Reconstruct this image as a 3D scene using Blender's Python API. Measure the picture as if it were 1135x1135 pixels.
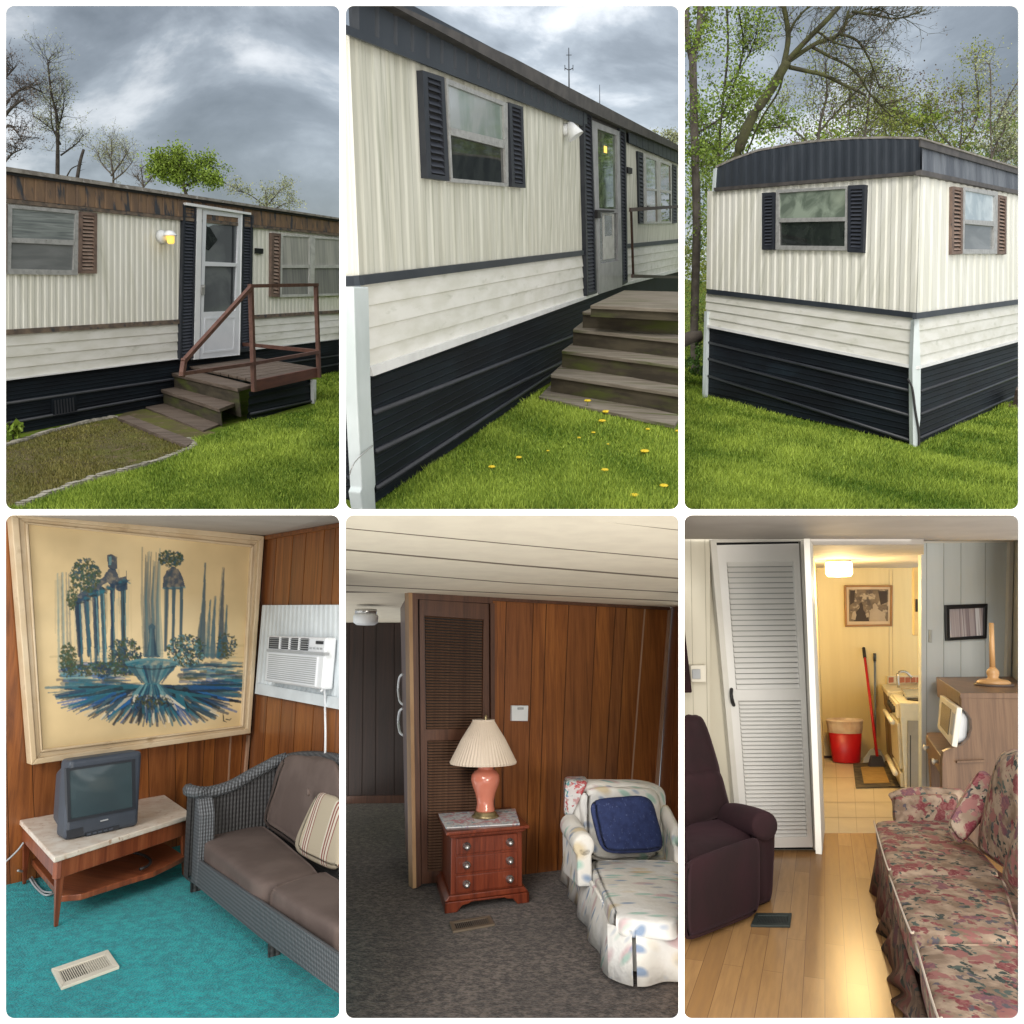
import bpy, math, random
import numpy as np
from mathutils import Vector as V
rnd = random.Random(7)
for o in list(bpy.data.objects): bpy.data.objects.remove(o)
SC = bpy.context.scene; COL = SC.collection
# ------------------------------------------------------------------ camera
F = 900.0; S0 = 1135.0; CX = 567.5
PITCH = math.atan(257.5 / F)                    # outdoor horizon
CAM = V((0, 0, 1.7))
RT = V((1, 0, 0)); FW = V((0, math.cos(PITCH), -math.sin(PITCH))); UC = V((0, math.sin(PITCH), math.cos(PITCH)))
cd = bpy.data.cameras.new('camera'); cam = bpy.data.objects.new('camera', cd); COL.objects.link(cam)
cd.sensor_width = 36; cd.lens = 36 * F / S0; cd.clip_start = 0.05; cd.clip_end = 2000
cam.location = CAM; cam.rotation_euler = (math.pi / 2 - PITCH, 0, 0); SC.camera = cam
# ------------------------------------------------------------------ sky, sun, exposure
SUN_EL, SUN_AZ = math.radians(48), math.radians(200)     # azimuth clockwise from +Y: behind the viewer
w = bpy.data.worlds.new('World'); SC.world = w; w.use_nodes = True
nt = w.node_tree; N = nt.nodes; L = nt.links; N.clear()
def nd(t, **k):
    n = N.new(t)
    for a, b in k.items(): setattr(n, a, b)
    return n
def ramp(node_src, stops, tree=None, interp='LINEAR'):
    t = tree or nt
    r = t.nodes.new('ShaderNodeValToRGB'); r.color_ramp.interpolation = interp
    el = r.color_ramp.elements
    while len(el) < len(stops): el.new(0.5)
    for e, (p, c) in zip(el, stops):
        e.position = p; e.color = (*c, 1) if len(c) == 3 else c
    t.links.new(node_src, r.inputs[0]); return r.outputs[0]
tc = nd('ShaderNodeTexCoord'); sep = nd('ShaderNodeSeparateXYZ'); L.new(tc.outputs['Generated'], sep.inputs[0])
mp = nd('ShaderNodeMapping'); mp.inputs['Scale'].default_value = (2.0, 2.0, 4.2); mp.inputs['Location'].default_value = (8.21, 8.06, -7.98)
L.new(tc.outputs['Generated'], mp.inputs[0])
nz = nd('ShaderNodeTexNoise'); nz.inputs['Scale'].default_value = 1.55; nz.inputs['Detail'].default_value = 8; nz.inputs['Roughness'].default_value = .56; nz.inputs['Distortion'].default_value = .35
L.new(mp.outputs[0], nz.inputs[0])
clouds = ramp(nz.outputs[0], [(0.36, (.15, .168, .185)), (0.45, (.22, .245, .272)), (0.51, (.33, .365, .40)), (0.565, (.58, .605, .63)), (.66, (.84, .855, .87))])
xr = ramp(sep.outputs[0], [(0.0, (.95,) * 3), (.5, (1.5,) * 3)])          # brighter cloud ahead and to the right
mx = nd('ShaderNodeMath', operation='MULTIPLY_ADD'); L.new(sep.outputs[0], mx.inputs[0]); mx.inputs[1].default_value = 1.0; mx.inputs[2].default_value = .5
bright = ramp(mx.outputs[0], [(0, (.95,) * 3), (.2, (.98,) * 3), (.5, (1.42,) * 3), (.72, (1.25,) * 3), (1, (1.0,) * 3)])
yb = nd('ShaderNodeMath', operation='MULTIPLY_ADD'); L.new(sep.outputs[1], yb.inputs[0]); yb.inputs[1].default_value = -.5; yb.inputs[2].default_value = .5
back = ramp(yb.outputs[0], [(0, (1,) * 3), (.35, (1.1,) * 3), (.7, (2.6, 2.4, 2.15)), (1, (2.6, 2.4, 2.15))])   # thinner cloud round the sun behind the viewer
m1 = nd('ShaderNodeMix', data_type='RGBA', blend_type='MULTIPLY'); m1.inputs[0].default_value = 1; L.new(clouds, m1.inputs[6]); L.new(bright, m1.inputs[7])
m2 = nd('ShaderNodeMix', data_type='RGBA', blend_type='MULTIPLY'); m2.inputs[0].default_value = 1; L.new(m1.outputs[2], m2.inputs[6]); L.new(back, m2.inputs[7])
sky = nd('ShaderNodeTexSky', sky_type='NISHITA'); sky.sun_disc = False; sky.sun_elevation = SUN_EL; sky.sun_rotation = SUN_AZ
b1 = nd('ShaderNodeBackground'); L.new(m2.outputs[2], b1.inputs[0]); b1.inputs[1].default_value = 1.28
b2 = nd('ShaderNodeBackground'); L.new(sky.outputs[0], b2.inputs[0]); b2.inputs[1].default_value = .08
mxs = nd('ShaderNodeMixShader'); mxs.inputs[0].default_value = .22; L.new(b1.outputs[0], mxs.inputs[1]); L.new(b2.outputs[0], mxs.inputs[2])
wo = nd('ShaderNodeOutputWorld'); L.new(mxs.outputs[0], wo.inputs[0])
sl = bpy.data.lights.new('sun', 'SUN'); sl.energy = 1.3; sl.angle = math.radians(20); sl.color = (1, .96, .9)
so = bpy.data.objects.new('sun', sl); COL.objects.link(so)
sd = V((math.sin(SUN_AZ) * math.cos(SUN_EL), math.cos(SUN_AZ) * math.cos(SUN_EL), math.sin(SUN_EL)))
so.rotation_euler = sd.to_track_quat('Z', 'Y').to_euler()
al = bpy.data.lights.new('room_fill_light', 'AREA'); al.shape = 'RECTANGLE'; al.size = 2.2; al.size_y = 1.4; al.energy = 140; al.color = (1, .90, .76)  # added area lamp behind the viewer, brightens the rooms; no window is built there
ao = bpy.data.objects.new('room_fill_light', al); COL.objects.link(ao); ao.location = (2.0, -1.2, 1.5); ao.rotation_euler = (V((2.0, -1.2, 1.5)) - V((0, 3.5, -.6))).to_track_quat('Z', 'Y').to_euler()
SC.view_settings.view_transform = 'Standard'; SC.view_settings.look = 'None'; SC.view_settings.exposure = 0.2; SC.view_settings.gamma = 1
try:
    SC.cycles.max_bounces = 6; SC.cycles.transparent_max_bounces = 6; SC.cycles.use_denoising = True; SC.cycles.caustics_reflective = False; SC.cycles.caustics_refractive = False
except Exception: pass

# ------------------------------------------------------------------ geometry helpers
def ray(px, py): return (RT * ((px - CX) / F) + UC * ((CX - py) / F) + FW)
class Pl:
    """a plane with an in-plane horizontal a and up u, normal n towards the viewer"""
    def __init__(s, p, n, up):
        n = n.normalized()
        if n.dot(CAM - p) < 0: n = -n
        s.p, s.n = p, n; u = up - n * up.dot(n)
        if u.length < .2: u = FW - n * FW.dot(n)
        s.u = u.normalized(); s.a = s.u.cross(n).normalized(); s.up = up
    def at(s, x, y, off=0.0):
        d = ray(x, y); return CAM + d * ((s.p + s.n * off - CAM).dot(s.n) / d.dot(s.n))
    def basis(s): return (s.a, s.n, s.u)
def upvec(hor):
    f = math.atan((hor - CX) / F); return UC * math.cos(f) + FW * math.sin(f)
def floor_pl(hor, h): u = upvec(hor); return Pl(CAM - u * h, u, u)
def level(fl, z): return Pl(fl.p + fl.up * z, fl.up, fl.up)
def wall_pl(fl, a, b):
    A, B = fl.at(*a), fl.at(*b); return Pl(A, (B - A).cross(fl.up), fl.up)
def pl3(A, B, Cc, up): return Pl(A, (B - A).cross(Cc - A), up)
def height_at(base, up, py):
    """height along up over base whose picture row is py"""
    q = base - CAM; k = (CX - py) / F
    return (k * q.dot(FW) - q.dot(UC)) / (up.dot(UC) - k * up.dot(FW))
def Z(ox, oy, s): return lambda pts: [(ox + x * s, oy + y * s) for x, y in pts]
S5 = 190 / 1078; S2 = 380 / 757
def lerp(a, b, t): return a + (b - a) * t
def bil(q, s, t):    # q: TL TR BR BL
    return lerp(lerp(q[0], q[1], s), lerp(q[3], q[2], s), t)
def bpx(q, s, t):
    return tuple(lerp(lerp(q[0][i], q[1][i], s), lerp(q[3][i], q[2][i], s), t) for i in (0, 1))

class MB:
    def __init__(s, mat=None, basis=None): s.v = []; s.f = []; s.m = []; s.mats = []; s.mat = mat; s.basis = basis; s.smooth = []; s.sm = False
    def _mi(s, m):
        m = m or s.mat
        if m not in s.mats: s.mats.append(m)
        return s.mats.index(m)
    def add(s, vs, fs, m=None, smooth=None):
        o = len(s.v); mi = s._mi(m); s.v += [V(p) for p in vs]
        for f in fs: s.f.append([o + i for i in f]); s.m.append(mi); s.smooth.append(s.sm if smooth is None else smooth)
        return s
    def prism(s, front, back, m=None):
        n = len(front)
        return s.add(list(front) + list(back), [list(range(n)), list(range(2 * n - 1, n - 1, -1))] + [[i, i + n, (i + 1) % n + n, (i + 1) % n] for i in range(n)], m)
    def slab(s, pl, pts, f, b=0.0, m=None):
        fr = [pl.at(x, y, f) for x, y in pts]; return s.prism(fr, [p - pl.n * (f - b) for p in fr], m)
    def sheet(s, pl, pts, f=0.0, m=None): return s.add([pl.at(x, y, f) for x, y in pts], [list(range(len(pts)))], m)
    def ring(s, pl, o, i, f, b=0.0, m=None):
        for k in range(4):
            j = (k + 1) % 4; s.slab(pl, [o[k], o[j], i[j], i[k]], f, b, m)
        return s
    def hexa(s, c, m=None):   # bottom 4 then top 4
        return s.add(c, [(0, 3, 2, 1), (4, 5, 6, 7), (0, 1, 5, 4), (1, 2, 6, 5), (2, 3, 7, 6), (3, 0, 4, 7)], m)
    def box(s, o, ex, ey, ez, m=None):
        return s.hexa([o, o + ex, o + ex + ey, o + ey, o + ez, o + ex + ez, o + ex + ey + ez, o + ey + ez], m)
    def tube(s, pts, r, n=6, m=None, cap=True):
        pts = [V(p) for p in pts]; k = len(pts); rs = r if isinstance(r, (list, tuple)) else [r] * k
        vs = []; ref = V((0.31, 0.22, 0.93)).normalized()
        for i, p in enumerate(pts):
            t = (pts[min(i + 1, k - 1)] - pts[max(i - 1, 0)]).normalized()
            if abs(t.dot(ref)) > .95: a = t.cross(V((1, 0, 0))).normalized()
            else: a = t.cross(ref).normalized()
            b = t.cross(a)
            vs += [p + (a * math.cos(2 * math.pi * j / n) + b * math.sin(2 * math.pi * j / n)) * rs[i] for j in range(n)]
        fs = [[i * n + j, i * n + (j + 1) % n, (i + 1) * n + (j + 1) % n, (i + 1) * n + j] for i in range(k - 1) for j in range(n)]
        if cap: fs += [list(range(n))[::-1], [(k - 1) * n + j for j in range(n)]]
        return s.add(vs, fs, m, smooth=n > 4)
    def bar(s, A, B, w, d, ref, m=None):
        t = (B - A).normalized(); x = t.cross(ref).normalized(); y = t.cross(x)
        o = [A - x * w / 2 - y * d / 2, A + x * w / 2 - y * d / 2, A + x * w / 2 + y * d / 2, A - x * w / 2 + y * d / 2]
        return s.hexa(o + [p + (B - A) for p in o], m)
    def lathe(s, c, up, prof, n=24, m=None, wave=0.0, ref=None, sx=1.0, sy=1.0, nw=None):
        a = up.cross(ref or FW).normalized(); b = up.cross(a)
        vs = []
        for r, h in prof:
            for j in range(n):
                rr = r * (1 + wave * (1 if j % 2 else -1)); t = 2 * math.pi * j / n
                vs.append(c + up * h + a * rr * sx * math.cos(t) + b * rr * sy * math.sin(t))
        k = len(prof)
        fs = [[i * n + j, i * n + (j + 1) % n, (i + 1) * n + (j + 1) % n, (i + 1) * n + j] for i in range(k - 1) for j in range(n)]
        fs += [list(range(n))[::-1], [(k - 1) * n + j for j in range(n)]]
        return s.add(vs, fs, m, smooth=(wave == 0))
    def cushion(s, c, n=8, k=5.0, m=None, puff=0.0, wr=0.0, seed=0):
        """rounded, slightly puffed block through 8 corners (bottom 4, top 4)"""
        rr = random.Random(seed); idx = {}; vs = []; fs = []
        ph = [rr.uniform(0, 6) for _ in range(6)]
        def vid(i, j, l):
            if (i, j, l) in idx: return idx[(i, j, l)]
            p = [2 * i / n - 1, 2 * j / n - 1, 2 * l / n - 1]
            mxv = max(abs(t) for t in p); nk = sum(abs(t) ** k for t in p) ** (1 / k)
            q = [t * mxv / nk for t in p]
            bz = 1 + puff * (1 - q[0] ** 2) * (1 - q[1] ** 2); q[2] *= bz
            if wr:
                q[2] += wr * math.sin(5 * q[0] + ph[0]) * math.sin(4 * q[1] + ph[1]); q[0] += wr * math.sin(4 * q[1] + ph[2] + 3 * q[2]); q[1] += wr * math.sin(5 * q[0] + ph[3] + 2 * q[2])
            u, v_, t = [(x + 1) / 2 for x in q]
            lo = lerp(lerp(c[0], c[1], u), lerp(c[3], c[2], u), v_); hi = lerp(lerp(c[4], c[5], u), lerp(c[7], c[6], u), v_)
            vs.append(lerp(lo, hi, t)); idx[(i, j, l)] = len(vs) - 1; return len(vs) - 1
        for a in range(n):
            for b in range(n):
                for e in (0, n):
                    for g in ((lambda x, y: vid(x, y, e)), (lambda x, y: vid(x, e, y)), (lambda x, y: vid(e, x, y))):
                        fs.append([g(a, b), g(a + 1, b), g(a + 1, b + 1), g(a, b + 1)])
        return s.add(vs, fs, m, smooth=True)
    def build(s, name, parent=None, label=None, cat=None, group=None, kind=None, bevel=0, loc=None, seg=2):
        root = parent
        while root is not None and root.parent is not None: root = root.parent
        if root is not None: base = V(root.location)
        elif loc is not None: base = V(loc)
        else:
            zs = [p.z for p in s.v]; base = V((sum(p.x for p in s.v) / len(s.v), sum(p.y for p in s.v) / len(s.v), min(zs)))
        me = bpy.data.meshes.new(name); me.from_pydata([p - base for p in s.v], [], s.f)
        for m in s.mats: me.materials.append(m)
        me.polygons.foreach_set('material_index', s.m); me.polygons.foreach_set('use_smooth', s.smooth)
        uv = me.uv_layers.new(name='UVMap'); B = s.basis or (RT, FW, UC)
        co = [(p.dot(B[0]), p.dot(B[1]), p.dot(B[2])) for p in s.v]; data = []
        for poly in me.polygons:
            nn = poly.normal; c3 = [abs(nn.dot(b)) for b in B]; k = c3.index(max(c3))
            ii = {0: (1, 2), 1: (0, 2), 2: (0, 1)}[k]
            for vi in poly.vertices: data += [co[vi][ii[0]], co[vi][ii[1]]]
        uv.data.foreach_set('uv', data); me.update()
        o = bpy.data.objects.new(name, me); COL.objects.link(o)
        if parent is not None: o.parent = parent
        else: o.location = base
        if bevel:
            md = o.modifiers.new('bevel', 'BEVEL'); md.width = bevel; md.segments = seg; md.limit_method = 'ANGLE'; md.angle_limit = .7
        tag(o, label, cat, group, kind); return o
def tag(o, label=None, cat=None, group=None, kind=None):
    for k, v in (('label', label), ('category', cat), ('group', group), ('kind', kind)):
        if v: o[k] = v
    return o
def thing(name, label, cat, base, group=None):
    o = bpy.data.objects.new(name, None); COL.objects.link(o); o.location = base; o.empty_display_size = .1
    return tag(o, label, cat, group)
def curve3(pts, n=6):
    out = []
    P_ = [pts[0]] + list(pts) + [pts[-1]]
    for i in range(1, len(P_) - 2):
        for k in range(n):
            t = k / n; a, b, c, d = P_[i - 1], P_[i], P_[i + 1], P_[i + 2]
            out.append(.5 * ((2 * b) + (c - a) * t + (2 * a - 5 * b + 4 * c - d) * t * t + (-a + 3 * b - 3 * c + d) * t ** 3))
    out.append(P_[-2]); return out

# ------------------------------------------------------------------ materials
def material(name):
    m = bpy.data.materials.new(name); m.use_nodes = True; t = m.node_tree; b = t.nodes['Principled BSDF']; return m, t, b
def tex(t, kind, coord, scale, stretch=(1, 1, 1), detail=4, rough=.55, dist=0, rot=0):
    c = t.nodes.new('ShaderNodeTexCoord'); mp_ = t.nodes.new('ShaderNodeMapping'); mp_.inputs['Scale'].default_value = stretch; mp_.inputs['Rotation'].default_value[2] = rot
    t.links.new(c.outputs[coord], mp_.inputs[0])
    n = t.nodes.new({'noise': 'ShaderNodeTexNoise', 'voronoi': 'ShaderNodeTexVoronoi', 'wave': 'ShaderNodeTexWave', 'brick': 'ShaderNodeTexBrick'}[kind])
    n.inputs['Scale'].default_value = scale
    if kind == 'noise': n.inputs['Detail'].default_value = detail; n.inputs['Roughness'].default_value = rough; n.inputs['Distortion'].default_value = dist
    t.links.new(mp_.outputs[0], n.inputs[0]); return n
def mixc(t, fac, a, b, mode='MIX'):
    m = t.nodes.new('ShaderNodeMix'); m.data_type = 'RGBA'; m.blend_type = mode
    for i, x in ((0, fac), (6, a), (7, b)):
        if hasattr(x, 'default_value') or hasattr(x, 'is_linked'): t.links.new(x, m.inputs[i])
        elif i == 0: m.inputs[0].default_value = x
        else: m.inputs[i].default_value = (*x, 1)
    return m.outputs[2]
def bump(t, b, src, strength, dist=.01):
    n = t.nodes.new('ShaderNodeBump'); n.inputs['Strength'].default_value = strength; n.inputs['Distance'].default_value = dist
    t.links.new(src, n.inputs['Height']); t.links.new(n.outputs[0], b.inputs['Normal']); return n
def M(name, col, rough=.6, col2=None, scale=5, stretch=(1, 1, 1), coord='UV', lo=.4, hi=.62, col3=None, scale3=30, lo3=.6, hi3=.7, bmp=0, bscale=60, metal=0, spec=.5, detail=4, coat=0, dist=0):
    m, t, b = material(name); c = None
    if col2 is None: col2 = tuple(x * .88 for x in col)
    n = tex(t, 'noise', coord, scale, stretch, detail=detail, dist=dist); c = ramp(n.outputs[0], [(lo, col), (hi, col2)], t)
    if col3 is not None:
        n3 = tex(t, 'noise', coord, scale3, stretch, detail=5); f = ramp(n3.outputs[0], [(lo3, (0,) * 3), (hi3, (1,) * 3)], t); c = mixc(t, f, c, col3)
    t.links.new(c, b.inputs['Base Color'])
    b.inputs['Roughness'].default_value = rough; b.inputs['Metallic'].default_value = metal; b.inputs['Specular IOR Level'].default_value = spec; b.inputs['Coat Weight'].default_value = coat; b.inputs['Coat Roughness'].default_value = .15
    if bmp: bump(t, b, tex(t, 'noise', coord, bscale, stretch, detail=3).outputs[0], bmp)
    return m
# ------------------------------------------------------------------ outdoor materials
m_corr = M('off_white_ribbed_aluminium', (.80, .79, .72), .5, (.72, .71, .62), 3, (2.2, .25, 1), col3=(.34, .35, .25), scale3=2.6, lo3=.60, hi3=.86)
m_corr_old = M('streaked_off_white_aluminium', (.72, .71, .62), .5, (.56, .55, .46), 4, (2.6, .14, 1), col3=(.30, .31, .22), scale3=5, lo3=.54, hi3=.78, bmp=.05, bscale=20)
m_lap = M('off_white_lap_siding', (.80, .79, .74), .5, (.70, .69, .62), 5, (.5, 1.5, 1), col3=(.40, .41, .31), scale3=7, lo3=.6, hi3=.85)
m_white = M('white_enamel', (.80, .81, .82), .4, (.74, .76, .77), 4)
m_whitetrim = M('white_drip_trim', (.85, .85, .85), .4)
m_skirt = M('dark_blue_skirting', (.006, .008, .012), .6, (.009, .014, .020), 2, (.6, 2, 1), col3=(.016, .028, .04), scale3=1.6, lo3=.6, hi3=.85, spec=.22)
m_ridge = M('dark_grey_ridge', (.035, .038, .048), .4, (.026, .03, .036), 4)
m_navy = M('slate_navy_paint', (.026, .033, .044), .5, (.036, .044, .056), 3, (1, .4, 1), col3=(.06, .068, .08), scale3=6, lo3=.62, hi3=.8)
m_navy2 = M('faded_slate_paint', (.07, .08, .10), .5, (.15, .165, .19), 2.5, (1.6, .3, 1), col3=(.05, .05, .055), scale3=6, lo3=.6, hi3=.75)
m_rust = M('flaking_brown_fascia', (.23, .145, .085), .8, (.15, .10, .07), 3, (2.4, .5, 1), col3=(.045, .05, .06), scale3=3.6, lo3=.54, hi3=.62, bmp=.2, bscale=30)
m_rustt = M('worn_brown_trim', (.20, .15, .11), .8, (.10, .08, .065), 8, col3=(.05, .05, .055), scale3=9, lo3=.55, hi3=.62)
m_roofedge = M('weathered_roof_edge', (.30, .28, .25), .8, (.17, .15, .13), 10, col3=(.45, .44, .42), scale3=14, lo3=.6, hi3=.7)
m_black = M('black_drip_edge', (.018, .017, .018), .6)
m_darkroof = M('dark_roof_edge', (.055, .05, .048), .6, (.09, .08, .075), 6)
m_shut_b = M('brown_shutter', (.19, .13, .10), .7, (.12, .08, .065), 6, col3=(.05, .045, .045), scale3=16)
m_shut_bs = M('brown_shutter_slat', (.33, .24, .19), .7, (.25, .17, .13), 8)
m_shut_n = M('navy_shutter', (.018, .022, .032), .5, (.028, .032, .042), 6)
m_shut_ns = M('navy_shutter_slat', (.035, .04, .055), .5, (.05, .055, .07), 6)
m_shadowgap = M('dark_gap', (.012, .012, .014), .8)
m_alum = M('dull_aluminium', (.46, .46, .45), .45, (.36, .36, .35), 14, col3=(.22, .2, .18), scale3=40, lo3=.62, hi3=.68, metal=.25)
m_alum2 = M('pale_window_frame', (.55, .55, .53), .5, (.45, .45, .43), 10)
def glass(name, col, col2, rough=.06, scale=3, spec=.8, stretch=(1, 1, 1), lo=.42, hi=.6):
    return M(name, col, rough, col2, scale, stretch, lo=lo, hi=hi, spec=spec, dist=.6)
m_gl_screen = glass('screened_glass', (.15, .17, .17), (.30, .33, .32), .25, 4, stretch=(.5, 9, 1), lo=.35, hi=.65)
m_gl_blind = glass('glass_over_grey_blind', (.16, .17, .17), (.22, .23, .23), .15, 1.5, stretch=(.6, 3, 1))
m_gl_dark = glass('dark_glass', (.018, .022, .022), (.032, .038, .036), .04, 5)
m_gl_film = glass('crinkled_film_glass', (.13, .165, .13), (.30, .36, .29), .18, 3.2)
m_gl_up = glass('painted_reflection_glass', (.36, .39, .40), (.22, .28, .25), .05, 2.5, stretch=(1, .5, 1))  # pale and green noise paints a sky and tree reflection into the pane
m_gl_curt = M('curtain_behind_glass', (.50, .49, .45), .3, (.34, .34, .32), 5, (3, .15, 1), spec=.7)
m_gl_curt2 = M('curtain_and_sash_behind_glass', (.30, .30, .28), .2, (.22, .22, .22), 5, (3, .15, 1), spec=.7)
m_gl_door = glass('storm_door_glass', (.12, .13, .14), (.17, .185, .19), .08, 2)
m_gl_doorg = glass('storm_door_glass_painted_leaf_reflection', (.035, .065, .035), (.13, .19, .11), .05, 7)  # green blotches paint leaf reflections into the door glass
m_gl_sky = glass('painted_sky_glass', (.42, .50, .55), (.60, .68, .72), .05, 3)  # pale blue base colour stands in for reflected sky
m_gl_warm = glass('window_with_brown_curtain', (.22, .16, .12), (.13, .15, .14), .08, 4)
m_door = M('white_storm_door', (.74, .76, .80), .35, (.68, .71, .75), 2)
m_doorg = M('grey_storm_door', (.36, .36, .37), .4, (.28, .28, .29), 5)
m_deck = M('weathered_deck_wood', (.085, .06, .045), .85, (.15, .115, .09), 3, (.7, 6, 1), col3=(.05, .04, .03), scale3=4, bmp=.3, bscale=20)
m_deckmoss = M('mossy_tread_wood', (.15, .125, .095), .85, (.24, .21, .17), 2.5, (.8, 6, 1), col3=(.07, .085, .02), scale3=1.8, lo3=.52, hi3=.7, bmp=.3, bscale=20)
m_riser = M('dark_greenish_riser', (.035, .028, .018), .85, (.07, .058, .036), 3, (.8, 3, 1), col3=(.07, .085, .015), scale3=1.6, lo3=.52, hi3=.68, bmp=.2, bscale=20)  # dark brown with green patches, darker than the treads
m_rail = M('rust_red_rail', (.10, .042, .03), .6, (.14, .065, .045), 9, col3=(.05, .025, .02), scale3=14)
m_rail2 = M('dark_brown_rail', (.035, .018, .014), .5, (.06, .03, .022), 9)
m_raildeck = M('red_painted_fascia_board', (.16, .06, .042), .7, (.11, .045, .035), 5, (.6, 3, 1), col3=(.3, .24, .2), scale3=12, lo3=.68, hi3=.74)
m_stone = M('pale_edging_stone', (.40, .37, .31), .9, (.27, .25, .20), 7, coord='Object', col3=(.10, .10, .07), scale3=16, bmp=.4, bscale=30)
m_bark = M('grey_brown_bark', (.085, .07, .058), .9, (.14, .12, .10), 6, coord='Object')
m_bark_d = M('dark_bark', (.035, .028, .024), .9, (.06, .05, .042), 6, coord='Object')
m_bark_g = M('mossy_bark', (.045, .042, .022), .9, (.085, .088, .03), 3, coord='Object', col3=(.06, .045, .03), scale3=8)
m_post = M('pale_green_white_post', (.62, .68, .69), .45, (.52, .58, .58), 3, (1, .5, 1))

def leafmat(name, a, b):
    m, t, p = material(name); at = t.nodes.new('ShaderNodeAttribute'); at.attribute_name = 'tone'
    r = ramp(at.outputs['Fac'], [(0, a), (1, b)], t); t.links.new(r, p.inputs['Base Color']); p.inputs['Roughness'].default_value = .6
    p.inputs['Subsurface Weight'].default_value = 0; p.inputs['Specular IOR Level'].default_value = .3
    return m
l_fresh = leafmat('fresh_green_leaf', (.075, .14, .012), (.30, .40, .06))
l_yel = leafmat('yellow_green_leaf', (.16, .20, .03), (.40, .44, .11))
l_bud = leafmat('brown_bud', (.07, .05, .045), (.22, .17, .13))
l_pale = leafmat('pale_spring_leaf', (.22, .25, .13), (.48, .50, .30))
l_deep = leafmat('deep_green_leaf', (.025, .07, .01), (.10, .19, .03))
l_grass = leafmat('grass_blade', (.065, .14, .008), (.44, .56, .08))
l_bed = leafmat('sparse_moss_blade', (.10, .10, .02), (.24, .21, .06))

def tris(name, cen, size, mat, seed, upv=None, aspect=1.0, parent=None, clump=0.0, xmin=None, **kw):
    """many small leaf faces: one quad per centre, random facing"""
    if xmin is not None: cen = np.asarray(cen, float); rel = cen - np.array(CAM); cen = cen[CX + F * rel[:, 0] / (rel @ np.array(FW)) > xmin]
    r = np.random.default_rng(seed); n = len(cen); cen = np.asarray(cen, float)
    d1 = r.normal(size=(n, 3)); d1 /= np.linalg.norm(d1, axis=1)[:, None]
    d2 = np.cross(d1, r.normal(size=(n, 3))); d2 /= np.linalg.norm(d2, axis=1)[:, None]
    sz = (size * r.uniform(.6, 1.3, n))[:, None]
    v = np.stack([cen - d1 * sz, cen + d2 * sz * aspect, cen + d1 * sz, cen - d2 * sz * aspect], 1).reshape(-1, 3)
    f = np.arange(4 * n).reshape(-1, 4)
    tone = r.uniform(0, 1, n)
    if clump:
        ph = np.sin(cen[:, 0] * clump) + np.sin(cen[:, 2] * clump * 1.3 + 1) + np.sin(cen[:, 1] * clump * .8 + 2)
        tone = np.clip(.5 * tone + .5 * (ph / 6 + .5), 0, 1)
    return raw(name, v, f, mat, np.repeat(tone, 4), parent, **kw)
def raw(name, v, f, mat, tone, parent=None, **kw):
    k = f.shape[1]; base = V(parent.location) if parent is not None else V((float(v[:, 0].mean()), float(v[:, 1].mean()), float(v[:, 2].min())))
    v = v - np.array(base)
    me = bpy.data.meshes.new(name); me.vertices.add(len(v)); me.vertices.foreach_set('co', v.ravel())
    me.loops.add(f.size); me.loops.foreach_set('vertex_index', f.ravel().astype(np.int32))
    me.polygons.add(len(f)); me.polygons.foreach_set('loop_start', np.arange(0, f.size, k, dtype=np.int32)); me.polygons.foreach_set('loop_total', np.full(len(f), k, np.int32))
    me.materials.append(mat); at = me.attributes.new('tone', 'FLOAT', 'POINT'); at.data.foreach_set('value', tone.astype(np.float32)); me.update(calc_edges=True)
    o = bpy.data.objects.new(name, me); COL.objects.link(o)
    if parent is not None: o.parent = parent
    else: o.location = base
    tag(o, **kw); return o

# ------------------------------------------------------------------ the ground
UP = V((0, 0, 1)); G = floor_pl(310, 1.7); G2 = floor_pl(250, 1.7)      # open lawn; second plane tilted to the horizon row of the middle panel image
def grassmat(name, a, b, c):
    return M(name, a, .95, b, 1.1, coord='Object', col3=c, scale3=9, lo3=.55, hi3=.68, bmp=.5, bscale=40, spec=.1, detail=8)
m_lawn = grassmat('lawn_soil_and_grass', (.07, .12, .012), (.13, .18, .02), (.16, .14, .06))
m_bedsoil = M('mossy_brown_bed', (.10, .085, .045), .95, (.11, .115, .03), 2.2, coord='Object', col3=(.16, .12, .08), scale3=6, lo3=.55, hi3=.68, bmp=.6, bscale=50, spec=.1, detail=8)
def patch(name, pl, pts, m, far=None):
    mb = MB(m); top = [pl.at(x, y) for x, y in pts] + (far or [])
    mb.prism(top, [p - V((0, 0, .02)) for p in top]); mb.build(name, kind='structure')
gl_ = G.at(380, 567); gr = G.at(755.2, 567)
patch('lawn', G, [(-260, 567), (379.7, 567)], m_lawn, [V((-3.3, 24.8, 0)), V((-3.3, 26, 0)), V((-200, 700, 0)), V((-300, 300, 0))])
patch('lawn', G2, [(379.9, 567), (755.1, 567), (755.1, 400), (755.1, 330), (379.9, 330)], m_lawn)
patch('lawn', G, [(755.4, 567), (1400, 567)], m_lawn, [V((300, 300, 0)), V((200, 900, 0)), V((-200, 900, 0)), V((2.6, 14, 0))][:3] + [G.at(755.4, 345)])

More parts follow.
